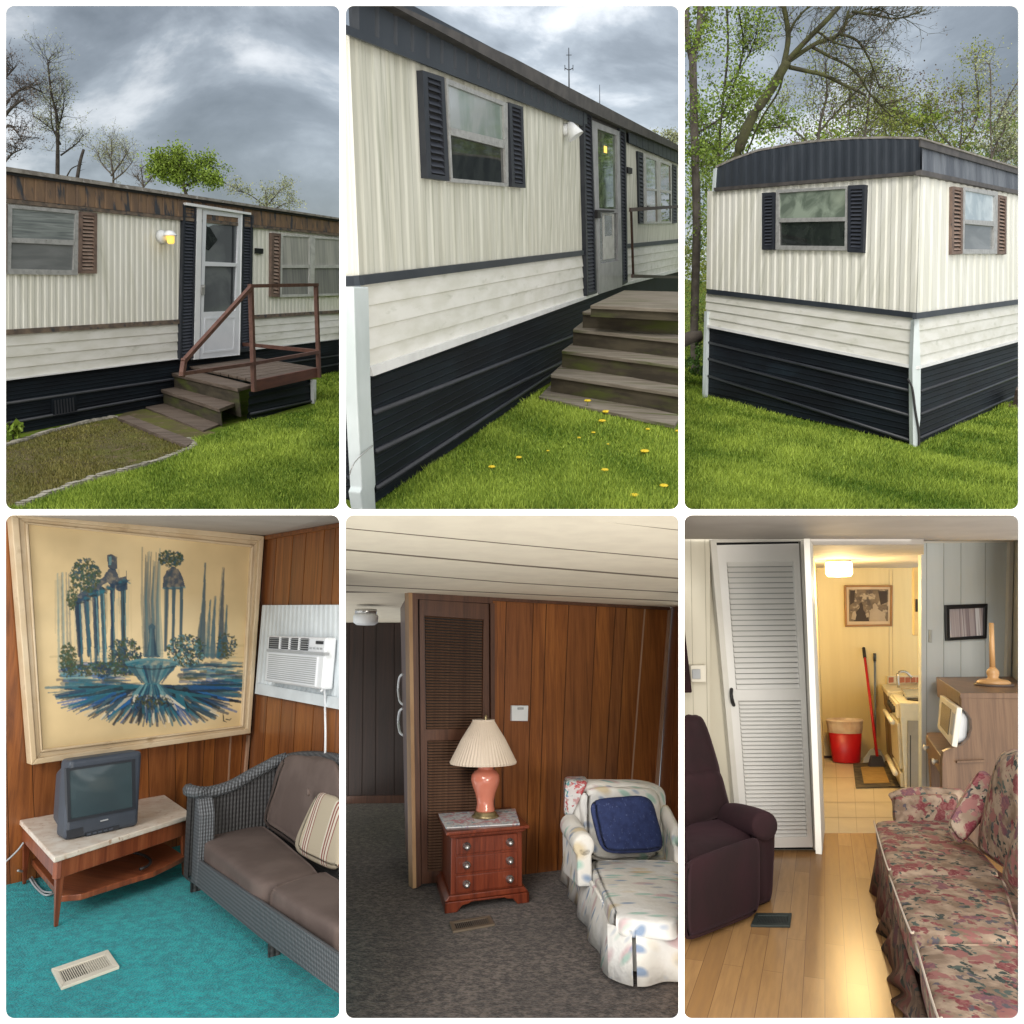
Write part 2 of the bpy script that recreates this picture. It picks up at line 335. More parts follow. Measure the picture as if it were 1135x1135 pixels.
def blades(name, pl, poly, n, hmin, hmax, mat, seed, avoid=None, lean=.35, **kw):
    """short grass: one thin triangle per blade, denser in the same proportion everywhere in the picture"""
    r = np.random.default_rng(seed); xs = [p[0] for p in poly]; ys = [p[1] for p in poly]
    bx = r.uniform(min(xs), max(xs), n * 3); by = r.uniform(min(ys), max(ys), n * 3)
    def inside(poly, x, y):
        c = np.zeros(len(x), bool); j = len(poly) - 1
        for i in range(len(poly)):
            (x0, y0), (x1, y1) = poly[i], poly[j]
            c ^= ((y0 > y) != (y1 > y)) & (x < (x1 - x0) * (y - y0) / ((y1 - y0) or 1e-9) + x0); j = i
        return c
    k = inside(poly, bx, by)
    wd_ = np.array(RT)[None] * ((bx - CX) / F)[:, None] + np.array(UC)[None] * ((CX - by) / F)[:, None] + np.array(FW)[None]; tt = np.dot(np.array(pl.p - CAM), np.array(pl.n)) / (wd_ @ np.array(pl.n)); wx, wy = wd_[:, 0] * tt, wd_[:, 1] * tt
    bare = np.sin(wx * 2.3 + 1.3 * np.sin(wy * 1.7)) * np.sin(wy * 2.1 + 1.1 * np.sin(wx * 2.9)) + .35 * np.sin(wx * 9 + wy * 7); k &= r.uniform(0, 1, len(bx)) > np.clip((bare - .7) * 1.4, 0, .55)
    for a in (avoid or []): k &= ~inside(a, bx, by)
    bx, by = bx[k][:n], by[k][:n]; n = len(bx)
    d = np.array(RT)[None] * ((bx - CX) / F)[:, None] + np.array(UC)[None] * ((CX - by) / F)[:, None] + np.array(FW)[None]
    nn = np.array(pl.n); t = np.dot(np.array(pl.p - CAM), nn) / (d @ nn); p = np.array(CAM) + d * t[:, None]
    cl = np.sin(p[:, 0] * 2.1 + 1) * np.sin(p[:, 1] * 1.7) + .6 * np.sin(p[:, 0] * 5.3 + p[:, 1] * 3.1)
    h = r.uniform(hmin, hmax, n) * (1 + .35 * np.clip(cl, -1, 1)); wd = r.uniform(.003, .007, n) * (t / 7).clip(.8, 3)
    an = r.uniform(0, 2 * np.pi, n); a = np.stack([np.cos(an), np.sin(an), 0 * an], 1); lv = r.normal(size=(n, 3)) * lean * h[:, None]; lv[:, 2] = h
    v = np.stack([p - a * wd[:, None], p + a * wd[:, None], p + lv], 1).reshape(-1, 3)
    cl2 = np.sin(p[:, 0] * 3.7 + 2 * np.sin(p[:, 1] * 1.9)) * np.cos(p[:, 1] * 2.9 + np.sin(p[:, 0] * 6))
    tone = np.clip(r.normal(.46 + .16 * cl + .2 * cl2, .22), 0, 1)
    return raw(name, v, np.arange(3 * n).reshape(-1, 3), mat, np.repeat(tone, 3), kind='stuff', **kw)

# ------------------------------------------------------------------ mobile home building kit
def shutter(parent, pl, outer, inner, n, mf, ms, f=.055, lab=None):
    s = MB(mf, pl.basis()); s.ring(pl, outer, inner, f, 0); s.slab(pl, inner, .024, 0, m_shadowgap)
    for i in range(n):
        a, b = (i + .08) / n, (i + .8) / n
        q = [bil([pl.at(*c, .04) for c in inner], u, t) for u, t in ((0, a), (1, a), (1, b), (0, b))]
        off = [-.014, -.014, .01, .01]; fr = [p + pl.n * o for p, o in zip(q, off)]
        s.prism(fr, [p - pl.n * .008 for p in fr], ms)
    return s.build('shutter', parent, label=lab)
def window(parent, pl, outer, up, lo, mfr, mu, ml, f=.04, lab=None):
    f = max(f, .045)
    fr = MB(mfr, pl.basis()); inner = [up[0], up[1], lo[2], lo[3]]
    fr.ring(pl, outer, inner, f, 0); fr.slab(pl, [up[3], up[2], lo[1], lo[0]], f + .004, .012)
    wdw = fr.build('window', parent, label=lab)
    g = MB(mu, pl.basis()); g.slab(pl, up, .028, 0); g.build('pane', wdw)
    g = MB(ml, pl.basis()); g.slab(pl, lo, .025, 0); g.build('pane', wdw)
    return wdw
def corr(mb, pl, tl, tr, br, bl, n, depth, f=.0, m=None, prof=((0, 0), (.32, 0), (.45, 1), (.87, 1))):
    T0, T1, B1, B0 = pl.at(*tl), pl.at(*tr), pl.at(*br), pl.at(*bl); ss = []
    for i in range(n):
        for a, o in prof: ss.append(((i + a) / n, o))
    ss.append((1, 0)); vs = []; fs = []
    for s_, o in ss:
        k = pl.n * (f + depth * o); vs += [lerp(T0, T1, s_) + k, lerp(B0, B1, s_) + k]
    for i in range(len(ss) - 1): fs.append([2 * i, 2 * i + 2, 2 * i + 3, 2 * i + 1])
    mb.add(vs, fs, m)
def rows(mb, pl, q, prof, m=None):
    Q = [pl.at(*c) for c in q]; vs = []; fs = []
    for t, o in prof: vs += [lerp(Q[0], Q[3], t) + pl.n * o, lerp(Q[1], Q[2], t) + pl.n * o]
    for i in range(len(prof) - 1): fs.append([2 * i, 2 * i + 1, 2 * i + 3, 2 * i + 2])
    mb.add(vs, fs, m)
def lap(mb, pl, q, n, o=.014, m=None):
    pr = []
    for i in range(n): pr += [(i / n, .002), ((i + .93) / n, o), ((i + .96) / n, o)]
    rows(mb, pl, q, pr + [(1, .002)], m)
def skirt(parent, pl, q, n, ridges, off=-.03, name='skirting'):
    s = MB(m_skirt, pl.basis()); pr = []
    for i in range(n): pr += [(i / n, off), ((i + .7) / n, off + .003), ((i + .86) / n, off + .008)]
    rows(s, pl, q, pr + [(1, off)]); o = s.build(name, parent)
    for r in ridges:
        b = MB(m_ridge, pl.basis()); A, B = pl.at(*r[0], off + .012), pl.at(*r[1], off + .012); b.tube([A, B], r[2] if len(r) > 2 else .016, 8); b.build('ridge', o)
    return o
def sidestrip(parent, name, pl, pts, f, b, m, lab=None):
    s = MB(m, pl.basis()); s.slab(pl, pts, f, b); return s.build(name, parent, label=lab)

# ================================================================== home 1: white home with worn brown fascia
XR = 379.6
fa = wall_pl(G, (6, 484), (380, 411.2))
h1 = thing('mobile_home', 'long off-white mobile home with flaking brown fascia and white storm door above the wooden deck', 'mobile home', G.at(150, 456))
XL = -30
def yl(x, a, b): return a[1] + (b[1] - a[1]) * (x - a[0]) / (b[0] - a[0])
def ln(a, b): return lambda x: (x, yl(x, a, b))
roof_t = ln((6, 184.5), (380, 242)); fas_t = ln((6, 192), (380, 245.5)); fas_b = ln((6, 220), (380, 259.5)); tr_b = ln((6, 224.5), (380, 262))
band_t = ln((6, 365.5), (380, 343.5)); band_b = ln((6, 371.5), (380, 347)); sid_b = ln((6, 422), (380, 375.5)); gnd = ln((6, 484), (380, 411.2))
body = MB(m_navy, fa.basis()); Q = [fa.at(*roof_t(XL), -.04), fa.at(*roof_t(XR), -.04), fa.at(*gnd(XR), -.04), fa.at(*gnd(XL), -.04)]
body.prism(Q, [p - fa.n * 3.2 for p in Q][:4]); body.build('body', h1)
w_ = MB(m_corr, fa.basis())
corr(w_, fa, tr_b(XL), tr_b(205), band_t(205), band_t(XL), 34, .008); corr(w_, fa, tr_b(276), tr_b(XR), band_t(XR), band_t(276), 27, .008); w_.build('ribbed_siding', h1)
l_ = MB(m_lap, fa.basis()); lap(l_, fa, [band_b(XL), band_b(204), sid_b(204), sid_b(XL)], 4); lap(l_, fa, [band_b(276), band_b(XR), sid_b(XR), sid_b(276)], 4); l_.build('lap_siding', h1)
for a, b in ((XL, 204), (276, XR)):
    sidestrip(h1, 'band', fa, [band_t(a), band_t(b), band_b(b), band_b(a)], .03, 0, m_rustt)
    sidestrip(h1, 'drip_trim', fa, [(a, sid_b(a)[1] - 2), (b, sid_b(b)[1] - 1.2), sid_b(b), sid_b(a)], .03, -.03, m_whitetrim)
fs_ = MB(m_rust, fa.basis()); corr(fs_, fa, fas_t(XL), fas_t(XR), fas_b(XR), fas_b(XL), 52, .014, .03, prof=((0, 0), (.1, 1), (.9, 1))); fs_.build('fascia', h1)
sidestrip(h1, 'fascia_trim', fa, [fas_b(XL), fas_b(XR), tr_b(XR), tr_b(XL)], .05, 0, m_rustt)
sidestrip(h1, 'drip_edge', fa, [(XL, fas_t(XL)[1] - 2.6), (XR, fas_t(XR)[1] - 1.6), (XR, fas_t(XR)[1] + .6), (XL, fas_t(XL)[1] + 1)], .08, 0, m_black)
re_ = MB(m_roofedge, fa.basis()); re_.slab(fa, [roof_t(XL), roof_t(XR), (XR, fas_t(XR)[1] - 1.6), (XL, fas_t(XL)[1] - 2.6)], .11, -2.9); re_.build('roof', h1)
sk1 = skirt(h1, fa, [sid_b(XL), sid_b(XR), gnd(XR), gnd(XL)], 14, [((XL, 452.5), (XR, 393), .02), ((XL, 476), (XR, 402.5), .02)])
ac = MB(m_skirt, fa.basis()); ac.slab(fa, [(58, 442), (84.5, 438), (86, 458), (59, 462)], .0, -.03)
for i in range(7): ac.slab(fa, [bpx([(60, 444), (83, 440.5), (84, 456), (61, 460)], *c) for c in ((i / 7 + .02, 0), (i / 7 + .09, 0), (i / 7 + .09, 1), (i / 7 + .02, 1))], .006, 0, m_ridge)
ac.build('vent_panel', sk1)
window(h1, fa, [(8.8, 226.4), (87.2, 233.4), (86.4, 304.8), (7.9, 303.9)], [(13.7, 230.8), (83.7, 237), (82.8, 266), (13.2, 263.4)], [(13.2, 268.7), (82, 271.9), (81.4, 299.5), (12.3, 297.8)], m_alum, m_gl_screen, m_gl_blind, lab='single window with grey frame and grey blind')
shutter(h1, fa, [(-6, 225), (8, 226.4), (7.5, 302.5), (-6, 302)], [(-3, 230), (5.5, 231), (5, 298), (-3, 298)], 14, m_shut_b, m_shut_bs)
shutter(h1, fa, [(88, 234.3), (107.9, 236), (107.5, 303.3), (87.6, 303)], [(92, 238.3), (105.2, 239.2), (104.3, 299.5), (91.1, 299.5)], 15, m_shut_b, m_shut_bs)
shutter(h1, fa, [(301.4, 258), (311.4, 259), (310.4, 329.5), (300.5, 328.6)], [(304, 261.5), (310, 262), (309.2, 326), (303.2, 325.6)], 16, m_shut_b, m_shut_bs)
window(h1, fa, [(311.6, 259.5), (344, 261.6), (343.3, 328.6), (310.7, 329.5)], [(313.7, 261.7), (343.2, 263), (343, 293.4), (313, 293.4)], [(312.8, 297), (343, 297), (342.8, 326), (312.5, 326.5)], m_alum2, m_gl_curt, m_gl_curt2, f=.03, lab='left sash of double window with pale curtain')
window(h1, fa, [(344.3, 261.7), (XR, 264), (XR, 327.4), (343.6, 328.6)], [(349.5, 264.3), (XR - .6, 266), (XR - .6, 293.4), (348.6, 293.9)], [(348.6, 297.2), (XR - .6, 297.2), (XR - .6, 325.2), (348.3, 325.8)], m_alum2, m_gl_curt, m_gl_curt2, f=.03, lab='right sash of double window with pale curtain')
# door with louvered surrounds
back = MB(m_navy, fa.basis()); back.slab(fa, [(203.5, 226), (281, 237.5), (278.6, 389), (199, 399.5)], .025, -.04); back.build('door_surround', h1)
shutter(h1, fa, [(204, 226.4), (218, 229), (214.7, 397), (199.7, 399.2)], [(206, 229.6), (216.3, 231.3), (213, 394.5), (201.8, 396.8)], 46, m_shut_n, m_shut_ns, f=.06, lab='tall navy louvered panel left of the door')
shutter(h1, fa, [(269.6, 236.8), (280, 238.2), (277.8, 388), (266.4, 389.6)], [(271.2, 239.8), (278.6, 241), (276.3, 385), (268.2, 387)], 46, m_shut_n, m_shut_ns, f=.06, lab='tall navy louvered panel right of the door')
sidestrip(h1, 'door_header', fa, [(206.7, 224.4), (278.5, 235.8), (278.5, 238.2), (206.7, 227.4)], .10, .02, m_white)
dp = MB(m_white, fa.basis()); dp.ring(fa, [(219, 230), (269, 235.9), (266, 393.5), (215.3, 398.6)], [(224, 231.8), (268.4, 236.6), (265.4, 393), (221, 397.8)], .07, 0); dp.build('door_frame', h1)
d1 = MB(m_door, fa.basis()); LF = [(225.2, 232.4), (268, 236.8), (265.2, 393), (221.9, 397.4)]; UPG = [(229, 237.5), (264.9, 241.4), (262.8, 291.6), (227.4, 289.8)]; LOG = [(227, 294.8), (262.3, 295.5), (261, 344.5), (225.8, 345.9)]
d1.ring(fa, LF, [UPG[0], UPG[1], LOG[2], LOG[3]], .06, 0); d1.slab(fa, [UPG[3], UPG[2], LOG[1], LOG[0]], .058, .01)
do1 = d1.build('storm_door', h1)
kp = MB(m_door, fa.basis()); kp.ring(fa, [(227, 352), (261.4, 350.5), (260.2, 388.5), (225.2, 392)], [(229, 354), (259.8, 352.6), (258.6, 386.4), (227.2, 389.8)], .066, .055); kp.build('kick_panel', do1)
g = MB(m_gl_door, fa.basis()); g.slab(fa, UPG, .03, 0); g.slab(fa, LOG, .028, 0); g.slab(fa, [(257.5, 250), (259.4, 250), (257.8, 343), (255.8, 343)], .034, .02, m_ridge); g.slab(fa, [(229.6, 240.5), (246, 242.5), (264, 246), (264.5, 250.5), (250, 249), (236, 249.5), (229, 252)], .032, .02, m_gl_sky); g.build('pane', do1)  # pale polygon paints a sky reflection across the upper glass
g = MB(m_gl_dark, fa.basis()); g.slab(fa, [(228.6, 250.5), (233, 252.5), (241.2, 266), (231.5, 277.5), (227.8, 276)], .036, .02); g.build('diamond_window', do1)
g = MB(m_alum, fa.basis()); g.slab(fa, [(224.2, 315.5), (227.4, 315.5), (227, 326.5), (223.8, 326.5)], .085, .06); g.tube([fa.at(225.6, 318, .08), fa.at(225.6, 318, .12)], .018, 8); g.build('handle', do1)
g = MB(M('black_number_plate', (.01, .012, .012), .4), fa.basis()); g.slab(fa, [(284.3, 275), (292, 275.6), (291.9, 281.4), (284.3, 281)], .04, .0); g.build('number_plate', h1)
# porch lamp, lit
m_yg, t_, b_ = material('lit_amber_glass'); b_.inputs['Base Color'].default_value = (.8, .55, .1, 1); b_.inputs['Emission Color'].default_value = (1, .62, .12, 1); b_.inputs['Emission Strength'].default_value = 1.0
c0 = fa.at(177.5, 262.5, .0); k = (c0 - CAM).dot(FW) / F
pb = MB(m_white, fa.basis()); pb.lathe(c0 + fa.n * .01, fa.n, [(.0, 0), (7.5 * k, 0), (7 * k, .05), (2 * k, .09)], 18, ref=V((0, 0, 1))); pb.lathe(c0 + fa.n * .17 + UP * 1 * k, UP, [(7.5 * k, 0), (7.6 * k, .5 * k), (3.5 * k, 5 * k), (0, 5.5 * k)], 20); plo = pb.build('porch_lamp', h1, label='white cap porch lamp with lit amber glass')
pb = MB(m_yg); pb.lathe(c0 + fa.n * .17 - UP * 6.2 * k, UP, [(2.5 * k, -1.5 * k), (3.8 * k, 0), (4.4 * k, 7 * k), (0, 7.1 * k)], 18); pb.build('glass_shade', plo)
# ---- deck and stairs 1
dk = thing('wooden_deck', 'small raised wooden deck with rust-red railing and side stairs below the white storm door', 'deck', G.at(300, 450))
D = level(G, 0)
zd = .72
# the deck top is level with the sill: take its height from the front corner post standing on the skirt foot
foot = G.at(277, 468.5); zd = height_at(foot, UP, 424.5); DT = level(G, zd)
dtq = [(203.2, 404.4), (286, 396.4), (351.3, 407.4), (282.5, 421.5)]
pd = MB(m_deck); A0, A1, A2, A3 = [DT.at(*c) for c in dtq]; n_ = 9
pd.basis = ((A2 - A1).normalized(), (A3 - A2).normalized(), UP)
for i in range(n_):
    a, b = i / n_ + .006, (i + 1) / n_ - .006
    q = [lerp(A0, A3, a), lerp(A1, A2, a), lerp(A1, A2, b), lerp(A0, A3, b)]; pd.prism(q, [p - UP * .035 for p in q])
pd.build('deck_boards', dk, bevel=.004)
fp = Pl(DT.at(282.5, 421.5), (DT.at(351.3, 407.4) - DT.at(282.5, 421.5)).cross(UP), UP)      # the upright plane along the deck's front
sb = MB(m_raildeck, fp.basis()); sb.slab(fp, [(282.3, 421.7), (352.3, 407.6), (352.3, 418.3), (282.3, 434.6)], .03, -.01); sb.build('fascia_board', dk, bevel=.004)
q_ = [(279, 434), (349, 420), (347, 452.8), (276.6, 468.7)]
sk = MB(m_skirt, fp.basis()); rows(sk, fp, q_, [(x / 12, -.04 + (.014 if x % 3 == 2 else 0)) for x in range(13)]); s2 = sk.build('deck_skirt', dk)
b = MB(m_ridge); b.tube([fp.at(277.5, 459, -.02), fp.at(347.5, 444, -.02)], .02, 6); b.build('ridge', s2)
sidestrip(dk, 'corner_post', fp, [(347.4, 421), (350.6, 420.6), (350.4, 456), (348.4, 456.4)], .03, -.02, m_white)
rl = MB(m_rail, fp.basis())
def pxbar(mb, pl, a, b, wpx, off=0, d=.05, m=None):
    A, B = pl.at(*a, off), pl.at(*b, off); k_ = (lerp(A, B, .5) - CAM).dot(FW) / F
    mb.bar(A, B, wpx * k_, d, pl.n, m)
pxbar(rl, fp, (277.8, 315.5), (281.4, 434), 4.6, .05); pxbar(rl, fp, (350, 314.5), (353.6, 418.5), 3.8, .05)
pxbar(rl, fp, (276.5, 317), (351.6, 315.6), 3.6, .052); pxbar(rl, fp, (279.5, 316.5), (203.2, 400.8), 3.8, .055); pxbar(rl, fp, (204.4, 397.5), (201.6, 417.2), 4.4, .05)
pxbar(rl, fp, (200.8, 414.4), (282.5, 402.6), 3.6, .056); pxbar(rl, fp, (282.5, 402.6), (352, 390.2), 3.4, .056)
rl.build('railing', dk)
r2 = MB(m_rail); Bk = fa.at(270, 381.5, .05); r2.bar(Bk, fp.at(352, 389.4, 0), .05, .05, UP); r2.build('rail', dk)
# treads
def steps(parent, st, mt, mr, up, G_, thick=.045, nose=.03, sideref=None):
    for (fl, fr, br, bl, z, zb, rb) in st:
        pl = level(G_, z); q = [pl.at(*fl), pl.at(*fr), pl.at(*br), pl.at(*bl)]
        t = MB(mt); t.basis = ((q[1] - q[0]).normalized(), (q[2] - q[1]).normalized(), up); t.prism(q, [p - up * thick for p in q]); t.build('tread', parent, bevel=.006)
        dd = (q[3] - q[0]).normalized() * nose; a, b_ = q[0] + dd - up * thick, q[1] + dd - up * thick
        hgt = z - thick - zb
        r = MB(mr); r.basis = ((b_ - a).normalized(), dd.normalized(), up); r.hexa([a - up * hgt, b_ - up * hgt, b_ - up * hgt + dd, a - up * hgt + dd, a, b_, b_ + dd, a + dd]); r.build('riser', parent)
z1, z2, z3 = zd - .18, zd - .18 - .235, zd - .18 - .47
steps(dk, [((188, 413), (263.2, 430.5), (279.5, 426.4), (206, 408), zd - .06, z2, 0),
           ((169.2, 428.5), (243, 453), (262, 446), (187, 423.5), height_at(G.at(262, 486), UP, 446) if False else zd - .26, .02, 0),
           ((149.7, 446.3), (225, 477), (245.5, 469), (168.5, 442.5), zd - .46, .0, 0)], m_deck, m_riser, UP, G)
# stringer on the open side
for z_, pts in ((0, [(263.2, 432), (281, 428), (279, 464), (247, 470), (246, 452), (262, 447)]),):
    pass

# ---- bed with stone edging, small plant
bd = MB(m_bedsoil); Gb = level(G, .006); bd.sheet(Gb, [(-40, 503), (6, 492), (130, 462), (150, 450), (240, 480), (214, 499), (190, 508), (26, 562), (-40, 590)]); bd.build('garden_bed', kind='structure')
def edging(name, label, cat, pts, wd, ht, m, G_=G, seed=1):
    rr = random.Random(seed); e = MB(m); P_ = curve3([G_.at(*p) for p in pts], 9)
    for i in range(len(P_) - 1):
        a, b = P_[i], P_[i + 1]; d = (b - a); s_ = d.normalized().cross(UP) * wd * rr.uniform(.42, .58); h = ht * rr.uniform(.8, 1.15)
        e.cushion([a - s_ - d * .15, b - s_ + d * .15, b + s_ + d * .15, a + s_ - d * .15] + [p + UP * h for p in (a - s_ - d * .15, b - s_ + d * .15, b + s_ + d * .15, a + s_ - d * .15)], 4, 5, wr=.03, seed=i)
    return tag(e.build(name), label, cat)
edging('stone_edging', 'rough pale stone edging curving along the front of the mossy bed', 'garden edging', [(22, 564), (60, 548), (110, 531), (150, 521), (190, 508.5), (213, 499), (214.5, 494), (208, 489)], .075, .045, m_stone, seed=2)
edging('stone_edging', 'low stone strip at the foot of the dark skirting', 'garden edging', [(-20, 502), (20, 491), (60, 478.5), (100, 468.5), (129, 463)], .08, .035, m_stone, seed=3)
pk = MB(m_deck); q = [level(G, .05).at(*c) for c in ((130, 462.5), (143, 460), (216, 488.5), (207, 494))]; pk.prism(q, [p - UP * .05 for p in q]); tag(pk.build('plank', bevel=.005), 'flat weathered plank on the ground below the lowest step', 'plank')
def leafy(name, label, cat, pl, px, py, hpx, wpx, n, size, mat, seed, stem=m_bark_g, group=None):
    c = pl.at(px, py); k_ = (c - CAM).dot(FW) / F; r = np.random.default_rng(seed)
    t = thing(name, label, cat, c, group); s = MB(stem); cen = []
    for i in range(max(4, n // 12)):
        a = r.uniform(0, 6.28); tip = c + V((math.cos(a) * wpx * .5 * k_, math.sin(a) * wpx * .3 * k_, hpx * k_ * r.uniform(.6, 1)))
        s.tube([c, lerp(c, tip, .5) + UP * .02, tip], [.006, .004, .002], 4)
        for _ in range(12): cen.append(np.array(lerp(c, tip, r.uniform(.35, 1.05))) + r.normal(size=3) * wpx * k_ * .1)
    s.build('stem', t); tris('leaves', cen, size, mat, seed, parent=t, aspect=.6); return t
leafy('weed', 'small leafy weed against the dark skirting at the left edge', 'plant', G, 14, 489, 22, 22, 60, .05, l_fresh, 5)
# ================================================================== home 2: corner view with navy fascia
UP2 = G2.n; XL2, XR2 = 383 - 4, 755
f2 = wall_pl(G2, (417, 560.5), (603, 430))
h2 = thing('mobile_home', 'off-white mobile home seen close along its side with slate navy fascia and pale corner post', 'mobile home', G2.at(420, 556))
gnd2 = ln((417, 560.5), (603, 430))
C_t = f2.at(386.5, 37); C_m = f2.at(398, 306); C_l = f2.at(411.5, 411); C_b = f2.at(417, 561)
X0 = 386.5
rt2 = ln((443, 6), (752, 162)); dr2 = ln((443, 14), (752, 165)); fb2 = ln((386.5, 37), (643.8, 138)); bt2 = ln((398, 305.7), (649, 277.3)); bb2 = ln((398, 316), (650, 282.5)); sb2 = ln((411.5, 411.4), (663, 326))
body = MB(m_navy, f2.basis()); Q = [f2.at(390, -30, -.05), f2.at(XR2, yl(XR2, (443, 8), (752, 163)), -.05), f2.at(XR2, 318, -.05), f2.at(600, 433, -.05), f2.at(417, 560, -.05)]
body.prism(Q, [p - f2.n * .03 for p in Q]); body.build('body', h2)
w_ = MB(m_corr_old, f2.basis()); corr(w_, f2, (386.5, 37), (645.5, 138.5), (650.5, 277.2), (398, 305.7), 30, .006); w_.build('ribbed_siding', h2)
w_ = MB(m_corr_old, f2.basis()); corr(w_, f2, (693.5, 157.5), (XR2, 183.5), (XR2, 265), (695, 271), 12, .008); w_.build('ribbed_siding', h2)
l_ = MB(m_lap, f2.basis()); lap(l_, f2, [(399, 315.5), (651, 282.4), (664, 325.8), (408.5, 412)], 4, .016); lap(l_, f2, [(695, 275), (XR2, 269), (XR2, 299), (690.5, 316)], 4, .016); l_.build('lap_siding', h2)
sidestrip(h2, 'band', f2, [(397.6, 305.7), (650.5, 277.2), (651, 282.4), (399, 316.5)], .035, 0, m_navy); sidestrip(h2, 'band', f2, [(694.5, 270.5), (XR2, 264.8), (XR2, 269), (694.5, 275)], .03, 0, m_navy)
sidestrip(h2, 'drip_trim', f2, [(411, 407), (664, 323.4), (664, 326.4), (414, 417)], .04, -.03, m_whitetrim); sidestrip(h2, 'drip_trim', f2, [(690.5, 314), (XR2, 297), (XR2, 300.5), (690.5, 317)], .03, -.03, m_whitetrim)
fs_ = MB(m_navy, f2.basis()); corr(fs_, f2, (384, -17), (646, 121), (646, 138.8), (384.6, 36), 24, .03, .03, prof=((0, 0), (.1, 1), (.88, 1))); corr(fs_, f2, (693, 142), (XR2, 171), (XR2, 184), (694, 158.7), 12, .014, .045, prof=((0, 0), (.1, 1), (.88, 1))); fs_.build('fascia', h2)
sidestrip(h2, 'fascia_trim', f2, [(383, 27), (495, 73), (646, 134), (646, 139.6), (384.6, 37.6)], .065, .05, m_navy)
re_ = MB(m_darkroof, f2.basis()); re_.slab(f2, [(392, -29), (443, 6), (568, 63.4), (XR2, 162.5), (XR2, 168.5), (691, 141), (640, 117), (568, 78), (392, -17)], .14, -.02); re_.build('roof_edge', h2)
skirt(h2, f2, [(409, 414), (697, 316), (697, 364.1), (417, 560.5)], 15, [((414, 457.5), (668, 359.5), .02), ((416, 500.5), (668, 380), .02), ((417, 541.5), (640, 396), .02)])
skd = MB(m_skirt, f2.basis()); rows(skd, f2, [(690, 317), (XR2, 300.5), (XR2, 330), (690, 330)], [(0, -.03), (1, -.03)]); skd.build('skirting', h2)
# the end face, a narrow strip at the left
Cb = f2.at(402, 561); 
e2 = pl3(f2.at(386.5, 37), f2.at(404, 561), G2.at(383, 551) - (f2.at(404, 561) - f2.at(404, 561)), UP2)
e2 = Pl(f2.at(398, 306), (lerp(f2.a, -f2.n, .72)).normalized().cross(UP2), UP2)
w_ = MB(m_corr, e2.basis()); corr(w_, e2, (XL2, 35), (387, 37), (398.3, 305.7), (XL2, 305.7), 3, .008); w_.build('end_siding', h2)
sidestrip(h2, 'band', e2, [(XL2, 306.5), (398.5, 305.7), (399.5, 316.5), (XL2, 317.5)], .03, 0, m_navy)
l_ = MB(m_lap, e2.basis()); lap(l_, e2, [(XL2, 317.5), (394, 317), (394, 404), (XL2, 402.5)], 4, .008); l_.build('end_lap_siding', h2)
skirt(h2, e2, [(XL2, 403), (396, 404.5), (403, 566), (XL2, 566)], 12, [((XL2, 442.5), (397, 446.5), .014), ((XL2, 485), (399, 490.5), .014), ((XL2, 526), (401, 534), .014)], -.01)
ps = MB(m_post, f2.basis()); ps.slab(f2, [(392, 318), (408.8, 318), (411.5, 440), (416.8, 537), (415.5, 541), (417, 566), (402, 566), (399, 546), (401, 541), (395.6, 440)], .06, -.02); ps.build('corner_post', h2, bevel=.008)
cb = MB(m_shadowgap); cb.tube(curve3([f2.at(387.5, 526, .1), f2.at(391, 516, .12), f2.at(398, 507, .1), f2.at(413, 494, .07)]), .004, 5, m=m_alum); cb.build('cable', h2)
# window and shutters
window(h2, f2, [(494.5, 86.3), (562.7, 114.5), (563.7, 206.8), (500, 201.8)], [(497, 93.5), (558.2, 117), (559.6, 155.6), (499, 141)], [(500.3, 149.6), (559, 164.6), (561, 203), (502, 197.6)], m_alum, m_gl_up, m_gl_dark, f=.045, lab='single window between navy shutters')
shutter(h2, f2, [(468.4, 77.8), (492.5, 85.6), (498.5, 200.8), (473.4, 197.3)], [(474, 85), (489, 90.3), (493.6, 195.3), (478.4, 193)], 14, m_shut_n, m_shut_ns, .05, 'wide navy louvered shutter left of the window')
shutter(h2, f2, [(564.2, 113.4), (579.8, 118.4), (582.8, 208.3), (567.8, 206.8)], [(567.6, 118), (577.4, 121.2), (580, 204.3), (570.8, 203)], 16, m_shut_n, m_shut_ns, .05)
shutter(h2, f2, [(707, 167.5), (713, 169.3), (713.6, 248), (709, 247.9)], [(708.5, 171), (712.2, 172), (712.8, 245.6), (710, 245.6)], 17, m_shut_n, m_shut_ns, .04)
window(h2, f2, [(713.4, 170), (729, 176), (730.3, 247.8), (714.5, 248)], [(716, 174.3), (727.6, 178.5), (728.4, 209.6), (716.6, 208.2)], [(716.7, 211), (728.4, 212), (729, 245.8), (717.2, 245.8)], m_alum2, m_gl_up, m_gl_warm, f=.03, lab='left sash of far double window')
window(h2, f2, [(729.2, 176), (744.6, 181.8), (745, 247.6), (730.5, 247.8)], [(732, 179.8), (743, 184), (743.6, 211.8), (732.4, 210)], [(732.4, 213), (743.6, 214.6), (744, 245.4), (733, 245.4)], m_alum2, m_gl_warm, m_gl_dark, f=.03, lab='right sash of far double window')
shutter(h2, f2, [(745.4, 182), (750.2, 183.8), (750.6, 247.2), (745.6, 247.6)], [(746.6, 185), (749.4, 186), (749.8, 245), (746.8, 245)], 17, m_shut_n, m_shut_ns, .04)
